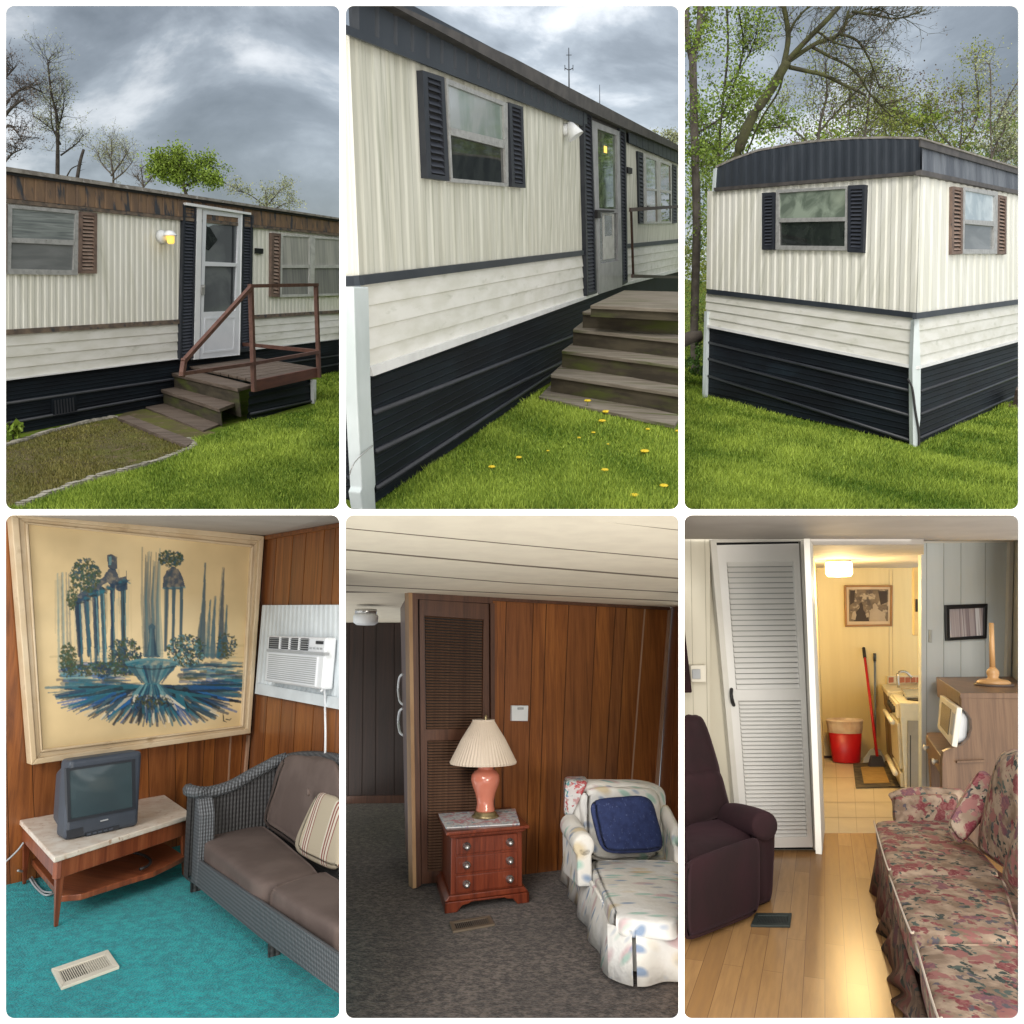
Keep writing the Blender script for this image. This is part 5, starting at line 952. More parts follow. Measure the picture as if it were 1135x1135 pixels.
me.materials.append(m_paint); ca_ = me.attributes.new('paint', 'FLOAT_COLOR', 'POINT'); ca_.data.foreach_set('color', cols); cvo = bpy.data.objects.new('canvas', me); COL.objects.link(cvo); cvo.parent = pt

# air conditioner and its panel
ap = thing('wall_panel', 'white bead-board panel fixed high on the wood wall behind the air conditioner', 'wall panel', B4.at(330, 775))
a_ = MB(m_bead, B4.basis()); q = [(290.8, 670.7), (379.3, 670.3), (379.3, 787), (282.5, 768.8)]
Qp = [B4.at(*c, .03) for c in q]; vs = []; fs = []
for i in range(19):
    for d_, o in ((0, 0), (.5, .0), (.8, -.006), (.9, -.006)):
        s_ = min(1, (i + d_) / 19); vs += [lerp(Qp[0], Qp[1], s_) + B4.n * o, lerp(Qp[3], Qp[2], s_) + B4.n * o]
for i in range(len(vs) // 2 - 1): fs.append([2 * i, 2 * i + 2, 2 * i + 3, 2 * i + 1])
a_.add(vs, fs); a_.slab(B4, q, .02, .007); a_.build('bead_board', ap); s_ = MB(m_bead, B4.basis()); s_.slab(B4, [(283.4, 757), (379.3, 774), (379.3, 787), (282.5, 768.8)], .045, .03); s_.build('sill_board', ap)
av = thing('air_conditioner', 'white window air conditioner with dark upper louvers mounted through the white panel', 'air conditioner', B4.at(325, 762))
zt = Z(190, 565, S5); AF = [c for c in zt([(606, 792), (972, 804), (945, 1132), (583, 1078)])]; fo = .11
a_ = MB(m_plw, B4.basis()); P4 = [B4.at(*c, fo) for c in AF]; nrm = B4.n; Bk = [p - nrm * (fo - .04) for p in P4]
a_.prism(P4, Bk); a_.build('case', av, bevel=.012)
def af(s, t): return bpx(AF, s, t)
def aq(s0, t0, s1, t1): return [af(s0, t0), af(s1, t0), af(s1, t1), af(s0, t1)]
g = MB(m_tvd, B4.basis()); g.slab(B4, aq(.03, .03, .70, .27), fo + .004, fo - .02)
for i in range(5): g.slab(B4, aq(.04, .05 + i * .045, .69, .062 + i * .045), fo + .014, fo, m_plg)
for i in range(3): g.slab(B4, aq(.2 + i * .165, .03, .212 + i * .165, .27), fo + .016, fo, m_plw)
g.build('upper_louvers', av); g = MB(m_plg, B4.basis()); g.slab(B4, aq(0, .29, 1, .345), fo + .010, fo - .02); g.build('strip', av)
g = MB(m_plw, B4.basis()); g.slab(B4, aq(.02, .38, .88, .96), fo + .006, fo - .02)
for i in range(13): g.slab(B4, aq(.04, .40 + i * .042, .86, .418 + i * .042), fo + .009, fo, m_plg)
g.build('intake_grille', av); g = MB(m_tvd, B4.basis()); g.slab(B4, aq(.83, .07, .95, .13), fo + .006, fo - .01); g.build('display', av)
for i in range(4): g = MB(m_plg, B4.basis()); g.slab(B4, aq(.73 + i * .06, .2, .765 + i * .06, .235), fo + .006, fo - .01); g.build('button', av)
pc4 = MB(m_plw); pc4.tube(curve3([B4.at(356, 766, .12), B4.at(359.5, 764, .08), B4.at(360.4, 790, .04), B4.at(360.8, 815, .04), B4.at(360.2, 850, .04)]), .007, 8); tag(pc4.build('power_cord'), 'white cord hanging down from the air conditioner', 'cord')

# coffee table
ftf = F4.at(62.6, 1027); zt4 = height_at(ftf, U4, 953); TT = level(F4, zt4 + .03); tb_ = thing('coffee_table', 'long low red-brown coffee table with marble top and open shelf', 'table', F4.at(115, 1000))
tq = [(20.3, 907.2), (175.7, 876.2), (213.3, 902), (60, 950.3)]; Qt = [TT.at(*c) for c in tq]
m_ = MB(m_marble); m_.basis = F4.basis(); m_.prism(Qt, [p - U4 * .028 for p in Qt]); m_.build('marble_top', tb_, bevel=.006)
cen = (Qt[0] + Qt[1] + Qt[2] + Qt[3]) / 4
ap_ = MB(w_table); ap_.basis = ((Qt[2] - Qt[3]).normalized(), (Qt[0] - Qt[3]).normalized(), U4)
In = [lerp(p, cen, .045) - U4 * .03 for p in Qt]
for i, j in ((3, 2), (3, 0), (0, 1), (2, 1)):
    a, b = In[i], In[j]; inw = (cen - lerp(a, b, .5)); inw = (inw - (b - a).normalized() * inw.dot((b - a).normalized())).normalized() * .025
    ap_.hexa([a - U4 * .085, b - U4 * .085, b - U4 * .085 + inw, a - U4 * .085 + inw, a, b, b + inw, a + inw])
ap_.build('apron', tb_, bevel=.004)
Hh = zt4
for i, px_ in ((3, (62.6, 1027)), (0, (29, 983.5)), (2, None), (1, None)):
    top = In[i]; bot = F4.at(*px_) if px_ else top - U4 * (top - F4.p).dot(U4); bot = lerp(top - U4 * (top - F4.p).dot(U4), bot, .5)
    ex = (Qt[2] - Qt[3]).normalized(); ey = (Qt[0] - Qt[3]).normalized(); l_ = MB(w_table); l_.basis = (ex, ey, U4); sgx = 1 if i in (0, 3) else -1; sgy = 1 if i in (2, 3) else -1
    def sq(c, w_, z_=0): return [c + U4 * z_, c + ex * w_ * sgx + U4 * z_, c + ex * w_ * sgx + ey * w_ * sgy + U4 * z_, c + ey * w_ * sgy + U4 * z_]
    l_.hexa(sq(bot, .022) + sq(top, .055)); l_.build('leg', tb_, bevel=.004)
SH = level(F4, zt4 * .36); fc = [SH.at(*c) for c in ((68, 993), (90, 991), (115, 983), (140, 975), (170, 966), (205, 949))]; bk = [p + (Qt[0] - Qt[3]) * .86 for p in (fc[0], fc[-1])]
s_ = MB(w_table); s_.basis = ((Qt[2] - Qt[3]).normalized(), (Qt[0] - Qt[3]).normalized(), U4); tp = [SH.at(40, 972), SH.at(31.7, 961.4)] ; pl_ = fc + [bk[1], bk[0]] ; s_.prism(pl_, [p - U4 * .03 for p in pl_]); s_.build('shelf', tb_, bevel=.004)
cc = MB(m_black); pts = [SH.at(106 + 0, 950)]; pts = []
for i in range(26):
    a = math.radians(200 - i * 10); pts.append(SH.at(134 + 33 * math.cos(a), 955 + 11 * math.sin(a) * -1 + 0, 0.02))
cc.tube(pts, .008, 6); tag(cc.build('cable'), 'black cable looped on the table shelf', 'cable')
cw = MB(m_plg); cw.tube(curve3([F4.at(20, 965, .1), F4.at(32, 968, .02), F4.at(40, 980, .01), F4.at(48, 988, .01), F4.at(58, 989, .01)]), .006, 5); cw.tube(curve3([F4.at(33, 974, .02), F4.at(40, 984, .01), F4.at(50, 992, .01), F4.at(60, 990, .01)]), .006, 5); tag(cw.build('wire'), 'grey wires trailing on the teal carpet behind the left table legs', 'wire')
cw = MB(m_plg); cw.tube(curve3([A4.at(5, 956, .03), A4.at(12, 950, .04), A4.at(20, 942, .05), A4.at(26, 934, .08)]), .005, 5); tag(cw.build('wire'), 'thin pale wire running up from the carpet at the left wall edge', 'wire')

# television
TV = thing('television', 'old boxy dark blue-grey tube television standing on the marble table', 'television', TT.at(105, 925))
bl_, br_ = TT.at(71, 932.5), TT.at(153.5, 915.5); hL = height_at(bl_, U4, 843); hR = height_at(br_, U4, 832); up_ = U4 * ((hL + hR) / 2); ex = br_ - bl_; ey = (TT.at(61, 922.5) - bl_); eyn = U4.cross(ex).normalized(); eyn = eyn if eyn.dot(FW) > 0 else -eyn
ey = lerp(ey.normalized(), eyn, .5).normalized() * .14
tvb = (ex.normalized(), eyn, U4); w_ = MB(m_tv); w_.basis = tvb; w_.hexa([bl_, br_, br_ + ey, bl_ + ey, bl_ + U4 * hL, br_ + U4 * hR, br_ + U4 * hR * .985 + ey, bl_ + U4 * hL * .985 + ey]); w_.build('case', TV, bevel=.022, seg=3)
w_ = MB(m_tv); c_ = bl_ + ey * .95 + ex * .06; w_.hexa([c_ + U4 * .01, c_ + ex * .88 + U4 * .01, c_ + ex * .74 + eyn * .24 + U4 * .03, c_ + ex * .14 + eyn * .24 + U4 * .03, c_ + up_ * .94, c_ + ex * .88 + up_ * .94, c_ + ex * .74 + eyn * .24 + up_ * .72, c_ + ex * .14 + eyn * .24 + up_ * .72]); w_.build('back_housing', TV, bevel=.02)
tf = Pl(bl_, ex.cross(U4), U4); SQ = [(73.4, 852.5), (149.6, 841.2), (150.6, 896.8), (75.4, 911.6)]
w_ = MB(m_tvd); w_.basis = tvb; IQ = [bpx(SQ, *c) for c in ((.045, .04), (.955, .04), (.955, .95), (.045, .95))]; w_.ring(tf, SQ, IQ, .006, -.02); w_.build('bezel', TV)
sm = MB(m_scr); vs = []; fs = []; nn_ = 10
for j in range(nn_ + 1):
    for i in range(nn_ + 1):
        x, y = bpx([bpx(SQ, *c) for c in ((.035, .03), (.965, .03), (.965, .96), (.035, .96))], i / nn_, j / nn_); b_ = (1 - (2 * i / nn_ - 1) ** 2) * (1 - (2 * j / nn_ - 1) ** 2); vs.append(tf.at(x, y, .002 + .01 * b_))
for j in range(nn_):
    for i in range(nn_): k_ = j * (nn_ + 1) + i; fs.append([k_, k_ + 1, k_ + nn_ + 2, k_ + nn_ + 1])
sm.sm = True; sm.add(vs, fs); sm.build('screen', TV)
w_ = MB(m_tvd); w_.slab(tf, [(95, 923), (132, 914.5), (132.5, 918.5), (96, 927.5)], .004, -.01); w_.build('control_flap', TV)
for i in range(5): w_ = MB(m_plg); w_.slab(tf, [(97 + i * 6, 924 - i * 1.4), (101 + i * 6, 923.1 - i * 1.4), (101 + i * 6, 925.1 - i * 1.4), (97 + i * 6, 926 - i * 1.4)], .009, -.01, m_tv); w_.build('button', TV)
w_ = MB(m_plg); w_.slab(tf, [(111.6, 909.6), (120, 907.6), (120, 908.8), (111.6, 910.8)], .006, -.01); w_.build('badge', TV)
w_ = MB(m_tvd); w_.slab(tf, [(74, 921), (92, 917), (93, 926), (75, 930)], .0035, -.01); w_.build('speaker_grille', TV)

# floor register
def vent(name, lab, pl, q, mf, ms, n=16, split=None):
    t = thing(name, lab, 'floor vent', pl.at(*q[3])); f_ = MB(mf, pl.basis()); inn = [bpx(q, *c) for c in ((.09, .2), (.91, .2), (.91, .8), (.09, .8))]; f_.ring(pl, q, inn, .012, 0); f_.slab(pl, inn, .004, 0, m_shadowgap)
    f_.build('frame', t, bevel=.003); s_ = MB(ms, pl.basis())
    for i in range(n):
        a = i / n; w_ = .32 if (split and a < split) else .55; s_.slab(pl, [bpx(inn, *c) for c in ((a + .1 / n, 0), (a + (.1 + w_) / n, 0), (a + (.1 + w_) / n, 1), (a + .1 / n, 1))], .010, .002)
    s_.build('louvers', t); return t
vent('floor_vent', 'white metal floor vent set in the teal carpet', F4, Z(0, 935, S5)([(323, 785), (680, 665), (752, 770), (385, 905)]), m_plc, m_plc, 22, .5)

# wicker sofa
sf = thing('wicker_sofa', 'grey wicker sofa with brown cushions on the teal carpet', 'sofa', F4.at(240, 1010))
P0 = F4.at(215, 989); P1 = F4.at(297.5, 1062); fx = (P1 - P0).normalized(); E1 = F4.at(379.3, 1134)
fx_pl = Pl(P0, (E1 - P0).cross(U4), U4)                 # upright plane of the sofa front
zs = height_at(P0, U4, 925.7); ZS4 = level(F4, zs)
k0 = fx_pl.at
def hs(px, py): return fx_pl.at(px, py)
ctl = ZS4.at(218, 925.7); cbl = ZS4.at(291, 911.6); dv = cbl - ctl         # seat depth
back = U4.cross(E1 - P0).normalized(); back = back if back.dot(FW) > 0 else -back
# base front board
w_ = MB(m_wick, fx_pl.basis()); w_.slab(fx_pl, [(214.5, 950), (290.5, 1001), (379.3, 1061), (379.3, 1104), (290.5, 1041), (214.5, 979.5)], .03, .015); w_.build('front_rail', sf)
w_ = MB(m_wickd, fx_pl.basis()); q = [F4.at(228, 972, .10), F4.at(379.2, 1075, .10)]; w_.hexa([q[0], q[1], F4.at(379.2, 990, .1), F4.at(300, 950, .1)] + [p + U4 * zs * .45 for p in (q[0], q[1], F4.at(379.2, 990, .1), F4.at(300, 950, .1))]); w_.build('seat_box', sf)
for px_ in ((211.2, 988.8), (297.4, 1061)):
    c_ = F4.at(*px_); kx = (c_ - CAM).dot(FW) / F; l_ = MB(m_wickd); hx = fx * 3.2 * kx; hy = back * .05; l_.hexa([c_ - hx * .6, c_ + hx * .6, c_ + hx * .6 + hy, c_ - hx * .6 + hy] + [p + U4 * 14 * kx for p in (c_ - hx, c_ + hx, c_ + hx + hy, c_ - hx + hy)]); l_.build('leg', sf)
# left arm: outline of the front post, then a curved wall sweeping up to the back
post = [(207.5, 875), (212, 879), (219, 886), (221, 905), (220, 930), (218.5, 960), (217, 982), (207.5, 977), (207.5, 955), (209.3, 930), (212.5, 905), (212, 893)]
w_ = MB(m_wick, fx_pl.basis()); w_.slab(fx_pl, post, .035, -.05); w_.build('arm_front', sf, bevel=.01)
aw = MB(m_wickd); aw.basis = (dv.normalized(), E1 - P0, U4); tops = [(212, 877), (230, 878.5), (252, 873), (266, 866), (279, 858.5), (295, 850), (306, 844), (318, 840)]; vs = []; nT = len(tops)
for i, (x, y) in enumerate(tops):
    s_ = i / (nT - 1); b_ = P0 + fx * .05 + dv * 1.02 * s_ + (fx * .12 * max(0, s_ - .6)); top_pl = Pl(b_, (dv + fx * .02).cross(U4), U4); tp = top_pl.at(x, y); b_ = tp - U4 * ((tp - F4.p).dot(U4) - .10)
    th = -fx.normalized() * .055; vs += [b_, b_ + th, tp + th, tp]
fs = []
for i in range(nT - 1):
    o = 4 * i
    for j in range(4): fs.append([o + j, o + (j + 1) % 4, o + 4 + (j + 1) % 4, o + 4 + j])
fs += [[0, 1, 2, 3], [4 * nT - 1, 4 * nT - 2, 4 * nT - 3, 4 * nT - 4]]; aw.add(vs, fs); aw.build('arm', sf, bevel=.012)
rim = MB(m_wick); rp4 = [vs[4 * i + 3] for i in range(nT)]; rim.tube(curve3([hs(209, 875)] + rp4, 4), .034, 8); rim.build('rim', sf)
# back frame above the cushions
bp = Pl(cbl + back * .22, lerp(fx_pl.n, B4.n, .5).cross(U4).cross(U4), U4); bp = Pl(cbl + back * .12 + dv.normalized() * .15, fx_pl.n, U4)
w_ = MB(m_wickd, bp.basis()); w_.slab(bp, [(312, 842), (330, 838.6), (350, 838), (368, 840), (379.3, 842), (379.3, 985), (300, 925)], 0, -.012); w_.build('back_frame', sf)
rim = MB(m_wick); rim.tube(curve3([bp.at(312, 842, .0), bp.at(330, 838.4), bp.at(350, 838), bp.at(368, 840), bp.at(378, 842)], 4), .03, 8); rim.build('rim', sf)
# cushions
def ccush(parent, name, top4, drop, up, m, k=5, puff=.12, wr=.02, seed=1, lab=None, n=10):
    c = [p - up * drop for p in top4] + list(top4); mb = MB(m); mb.cushion(c, n, k, puff=puff, wr=wr, seed=seed); return mb.build(name, parent, label=lab)
dz = zs - (hs(216.4, 955) - F4.p).dot(U4); dz = max(.08, dz)
ccush(sf, 'seat_cushion', [ZS4.at(217, 925), ZS4.at(289.5, 980.5), ZS4.at(359, 965.5), ZS4.at(289, 908)], dz, U4, m_brn, 8, .06, .012, 2)
ccush(sf, 'seat_cushion', [ZS4.at(295, 981), ZS4.at(379.3, 1030), ZS4.at(379.3, 975), ZS4.at(361, 963)], dz, U4, m_brn, 9, .03, .01, 3)
q = [ZS4.at(291, 917), ZS4.at(371, 958), ZS4.at(379.3, 955), ZS4.at(305, 900)]; bpl = Pl(ZS4.at(300, 918), fx_pl.n, U4)
bc = [bpl.at(287, 913, .03), bpl.at(379.2, 972, .03), bpl.at(379.2, 972, -.12), bpl.at(291, 911, -.12), bpl.at(313, 836, -.02), bpl.at(379.2, 843, -.02), bpl.at(379.2, 842, -.14), bpl.at(314, 835, -.14)]
mb = MB(m_brn); mb.cushion(bc, 12, 6, puff=.0, wr=.03, seed=5); mb.build('back_cushion', sf)
bt = MB(m_brn); c_ = bpl.at(342, 878, .045); bt.lathe(c_, bpl.n, [(0, -.01), (.02, 0), (.016, .008), (0, .01)], 10, ref=U4); bt.build('button', sf)
pw = Pl(ZS4.at(330, 952), lerp(fx_pl.n, U4, .25), U4); q = [(322, 942), (379.2, 970.5), (379.2, 884), (351.5, 876)]
pb_ = MB(m_strp); c8 = [pw.at(*c, .01) for c in (q[0], q[1])] + [pw.at(*c, -.09) for c in (q[1], q[0])] + [pw.at(*c, .01) for c in (q[3], q[2])] + [pw.at(*c, -.09) for c in (q[2], q[3])]
pb_.basis = ((pw.at(350, 910) - pw.at(336, 905)).normalized(), pw.n, (pw.at(352, 878) - pw.at(323, 941)).normalized()); pb_.cushion(c8, 12, 4.5, wr=.01, seed=8); tag(pb_.build('pillow'), 'tan pillow with dark red stripes on the wicker sofa', 'pillow')

# ================================================================== panelled room with lamp and chaise
F5 = floor_pl(745, 1.5); U5 = F5.up
A5 = wall_pl(F5, (458, 984), (725, 952)); fy5 = ln((458, 984), (725, 952)); cy5 = ln((453.5, 657), (742, 673.5))
room_floor(F5, [(380, 1134), (380, 886), (460, 886), (755.2, 940), (755.2, 1134)], m_gcarp)
planks('wall', A5, [(546, 546), (561.3, 555), (591.4, 582.5), (605.9, 595.9), (630.6, 617.8), (661.4, 646.4), (682.6, 664.7), (694.9, 678), (715.2, 693.3), (742.5, 722)], lambda x: cy5(x)[1] - 1, lambda x: fy5(x)[1] + 2, [w_panel2, w_panel, w_panel2, w_panel2, w_panel], w_groove, pale=(8,))
tr = MB(w_walnut, A5.basis()); tr.slab(A5, [(546, 661.6), (743, 672.6), (743, 676), (546, 665.6)], .03, 0); tr.build('wall_trim', kind='structure')
tr = MB(w_light, A5.basis()); tr.slab(A5, [(742.6, 674), (744.6, 674), (724.6, 952), (722.4, 952)], .03, 0); tr.build('corner_trim', kind='structure')
Cr = A5.at(744, 673); Cb5 = A5.at(723.5, 952); B5 = pl3(Cb5, Cr, F5.at(755, 975), U5)
planks('wall', B5, [(744, 723.5), (751, 739), (759, 756)][:2] + [(755.2, 752)], lambda x: 671, lambda x: 985, [w_panel, w_panel2], w_groove, off=.0)
# hall beyond the closet
H5 = wall_pl(F5, (383, 890.4), (470, 889.5))
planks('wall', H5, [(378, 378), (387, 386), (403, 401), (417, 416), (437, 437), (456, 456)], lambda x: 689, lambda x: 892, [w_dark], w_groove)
bb = MB(w_walnut, H5.basis()); bb.slab(H5, [(380, 882.5), (456, 881.5), (456, 890), (380, 890.8)], .03, 0); bb.build('baseboard', kind='structure')
# ceiling of boards
hc = (A5.at(454, 657) - F5.p).dot(U5); hc2 = (A5.at(742, 673.5) - F5.p).dot(U5)
Ca, Cb_ = A5.at(454, 657.5), A5.at(742, 673.2); nearp = A5.at(600, 665.6) - (FW - U5 * FW.dot(U5)).normalized() * 2.4
CP = pl3(Ca, Cb_, nearp, U5)
Lc = [[(381, 571), (581, 571), (751, 588)], [(381, 585.5), (568, 603.4), (755, 620.3)], [(381, 608.8), (568, 625.8), (755, 641)], [(381, 631), (568, 646), (755, 657)], [(381, 648.5), (568, 658), (755, 666.5)]]
cl = MB(m_ceilg); cl.basis = CP.basis(); 
cy_ = lambda pts, x: float(np.interp(x, [p[0] for p in pts], [p[1] for p in pts]))
def cband(t0, t1, off=0.0, m=None):
    cl.prism([CP.at(x, y, off) for x, y in t0] + [CP.at(x, y, off) for x, y in t1[::-1]], [CP.at(x, y, off) - CP.n * .0008 for x, y in t0] + [CP.at(x, y, off) - CP.n * .0008 for x, y in t1[::-1]], m)
tops_ = [[(580, 567.5), (755, 567.5)], [(381, 567.5), (581, 567.5), (755, 588.4)]]
up1 = lambda L_, d: [(x, y + d) for x, y in L_]
cl.add([CP.at(381, 567.6, -.002), CP.at(755, 567.6, -.002), CP.at(755, 674.2, -.002), CP.at(454, 657, -.002), CP.at(381, 657, -.002)], [[0, 1, 2, 3, 4]], m_ceilg)
cband([(592, 567.6), (755, 567.6)], [(592, 570.6), (755, 587.4)], 0, m_ceil)
cband([(381, 567.6), (572, 567.6), (755, 588.6)], up1(Lc[1], -.6), 0, m_ceil)
for i in range(1, 4): cband(up1(Lc[i], .7 if i != 2 else 1.4), up1(Lc[i + 1], -.5), 0, m_ceil)
cband(up1(Lc[4], .6), [(381, 655), (454, 657.6), (568, 664.2), (755, 674.4)], 0, m_ceil)
cl.build('ceiling', kind='structure')
hcl = MB(m_ceil); hcl.add([A5.at(379, 652), A5.at(455, 656), H5.at(456, 690), H5.at(379, 690)], [[0, 1, 2, 3]]); hcl.build('ceiling', kind='structure')
# closet: side panel and louvered door
CS = pl3(F5.at(458, 984.5), A5.at(453.5, 657), F5.at(448.6, 941), U5)
cw_ = MB(w_walnut, CS.basis()); cw_.slab(CS, [(443.6, 672), (453.5, 657), (458, 984.5), (449.4, 941)], 0, -.03); cw_.build('wall', kind='structure')
tr = MB(w_trimgold, A5.basis()); tr.slab(A5, [(452.8, 656), (457, 656.4), (461.5, 984), (457.6, 985)], .05, -.04); tr.build('wall_trim', kind='structure')
tr = MB(w_walnut, A5.basis()); tr.slab(A5, [(457, 656.4), (546, 662), (546, 669), (463, 664), (466.8, 981.6), (461.5, 984)], .04, -.03); tr.slab(A5, [(543.6, 668), (548.4, 669), (549, 974), (545.6, 975)], .04, -.03); tr.slab(A5, [(463, 664), (546, 669), (549, 974), (466.8, 980)], -.012, -.04, m_shadowgap); tr.build('wall_trim', kind='structure')
def louver_door(name, lab, pl, O, panels, n_, m, ms, hl=None, f=.03, gap=.66, back=None):
    t = thing(name, lab, 'door', pl.at(*O[3])); L_ = MB(m, pl.basis()); Pa, Pb = panels
    L_.slab(pl, [O[0], O[1], Pa[1], Pa[0]], f, .0); L_.slab(pl, [Pa[3], Pa[2], Pb[1], Pb[0]], f, .0); L_.slab(pl, [Pb[3], Pb[2], O[2], O[3]], f, .0)
    L_.slab(pl, [O[0], Pa[0], Pa[3], Pb[0], Pb[3], O[3]], f, 0); L_.slab(pl, [Pa[1], O[1], O[2], Pb[2], Pb[1], Pa[2]], f, 0); L_.build('door_frame', t)
    for P_, n in ((Pa, n_[0]), (Pb, n_[1])):
        s_ = MB(ms, pl.basis()); s_.slab(pl, P_, .002, -.004, back or m_shadowgap)
        for i in range(n):
            a, b = (i + .05) / n, (i + gap) / n; q = [pl.at(*bpx(P_, *c)) for c in ((0, a), (1, a), (1, b), (0, b))]; o = (.004, .004, .022, .022); fr_ = [p + pl.n * x for p, x in zip(q, o)]; s_.prism(fr_, [p - pl.n * .005 for p in fr_])
        s_.build('louvers', t)
    return t
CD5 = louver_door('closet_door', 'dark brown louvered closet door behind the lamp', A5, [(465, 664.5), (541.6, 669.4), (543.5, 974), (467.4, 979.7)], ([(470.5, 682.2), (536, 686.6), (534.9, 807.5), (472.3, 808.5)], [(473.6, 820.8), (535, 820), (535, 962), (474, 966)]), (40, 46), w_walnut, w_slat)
g = MB(m_plw); tt = MB(m_plw)
for y0, y1 in ((747, 781), (785, 815)):
    a, m_, b = CS.at(446.4, y0, .0), CS.at(445.6, (y0 + y1) / 2, .0), CS.at(446.9, y1, 0); off = -RT * .035; hdl = MB(m_plw); hdl.tube(curve3([a, a + off * .8 + (m_ - a) * .25, m_ + off, b + off * .8 + (m_ - b) * .25, b], 5), .011, 8); hdl.build('handle', CD5, label='white curved handle on the side panel')
def plate(name, lab, cat, pl, q, m, rocker=None, mr=None, th=.02):
    t = thing(name, lab, cat, pl.at(*q[3], th)); s_ = MB(m, pl.basis()); s_.slab(pl, q, th, 0); s_.build('plate', t, bevel=.004)
    if rocker: r_ = MB(mr or m, pl.basis()); r_.slab(pl, [bpx(q, *c) for c in rocker], th + .012, th - .002); r_.build('switch', t, bevel=.002)
    return t
plate('thermostat', 'square white control plate on the amber panelled wall right of the lamp', 'wall control', A5, [(567.6, 781.9), (585.8, 782.1), (585.2, 799.3), (567.2, 799.1)], m_plw, ((.38, .12), (.72, .12), (.72, .26), (.38, .26)), m_plg, .03)
cf = H5  # hall ceiling lamp
lc_ = lerp(A5.at(406, 676), H5.at(406, 684), .35); lc_ = CAM + ray(405.6, 680) * ((lc_ - CAM).dot(FW)); k_ = (lc_ - CAM).dot(FW) / F
hl_ = thing('ceiling_lamp', 'unlit white glass ceiling lamp in the dark hall', 'ceiling lamp', lc_ - U5 * .1); s_ = MB(m_chrome); s_.lathe(lc_, U5, [(0, -.5 * k_), (12 * k_, -.5 * k_), (12 * k_, 4.5 * k_), (0, 4.6 * k_)], 24); s_.build('base', hl_)
s_ = MB(m_plw); s_.lathe(lc_, U5, [(0, -13 * k_), (10 * k_, -12.6 * k_), (13.6 * k_, -10 * k_), (13.8 * k_, -3 * k_), (12 * k_, -.6 * k_), (0, -.5 * k_)], 28); s_.build('glass_shade', hl_)

# nightstand
a0, a1, a3 = F5.at(493, 1013), F5.at(586.5, 1000.5), F5.at(483, 979.5); ns = thing('nightstand', 'cherry wood nightstand with three drawers under the coral lamp', 'nightstand', F5.at(535, 995))
ex, ey = a1 - a0, a3 - a0; hN = height_at(a0, U5, 922); nb = (ex.normalized(), ey.normalized(), U5)
def nbox(name, s0, s1, t0, t1, z0, z1, m=w_cherry, par=ns, s0b=None, s1b=None, bev=.006):
    s_ = MB(m); s_.basis = nb; g_ = lambda s, t, z: a0 + ex * s + ey * t + U5 * hN * z
    s0b = s0 if s0b is None else s0b; s1b = s1 if s1b is None else s1b
    s_.hexa([g_(s0b, t0, z0), g_(s1b, t0, z0), g_(s1b, t1, z0), g_(s0b, t1, z0), g_(s0, t0, z1), g_(s1, t0, z1), g_(s1, t1, z1), g_(s0, t1, z1)]); return s_.build(name, par, bevel=bev)
nbox('body', .07, .93, .06, 1.0, .19, .95); nbox('top', .0, 1.0, -.03, 1.08, .955, 1.0)
nbox('cornice', .02, .98, .0, 1.05, .915, .955, s0b=.06, s1b=.94)
nbox('plinth', .05, .95, .02, 1.04, .13, .20, s0b=.0, s1b=1.0)
bs = MB(w_cherry); bs.basis = nb; g_ = lambda s, z: a0 + ex * s + U5 * hN * z
po = [(0, 0), (.14, 0), (.17, .04), (.2, .075), (.27, .085), (.3, .105), (.70, .105), (.73, .085), (.8, .075), (.83, .04), (.86, 0), (1, 0), (1, .13), (0, .13)]
bs.prism([g_(*p) for p in po], [g_(*p) + ey * .06 for p in po]); bs.build('foot_board', ns, bevel=.004)
for s_ in (0, 1):
    sb_ = MB(w_cherry); sb_.basis = nb; o_ = a0 + ex * (.0 if s_ == 0 else .965); sb_.box(o_, ex * .035, ey * 1.02, U5 * hN * .13); sb_.build('foot_board', ns, bevel=.004)
for i in range(3):
    z0 = .215 + i * .235; dr = nbox('drawer', .13, .87, .045, .2, z0, z0 + .205, bev=.005)
    for s_ in (.25, .77):
        kn = MB(m_brass); c_ = a0 + ex * s_ + ey * .04 + U5 * hN * (z0 + .10); nn_ = -ey.normalized(); kk_ = (c_ - CAM).dot(FW) / F; kn.lathe(c_, nn_, [(0, 0), (4.2 * kk_, 0), (4.4 * kk_, .01), (2.2 * kk_, .014), (2.0 * kk_, .03), (3.2 * kk_, .036), (2.2 * kk_, .05), (0, .052)], 18, ref=U5, m=m_chrome); kn.build('knob', dr)
NT = level(F5, hN); dq = [NT.at(*c) for c in ((485.8, 903), (571, 897.4), (576, 914.2), (494, 918.6))]; s_ = MB(floral('pastel_table_mat', (.66, .68, .70), (.60, .62, .64), [(.55, .25, .28), (.5, .35, .4), (.6, .4, .38)], [(.2, .35, .35), (.3, .4, .55), (.25, .35, .45)], 16)); s_.prism([p + U5 * .008 for p in dq], [p + U5 * .001 for p in dq]); tag(s_.build('table_mat'), 'pastel patterned mat lying on the nightstand top', 'table mat')
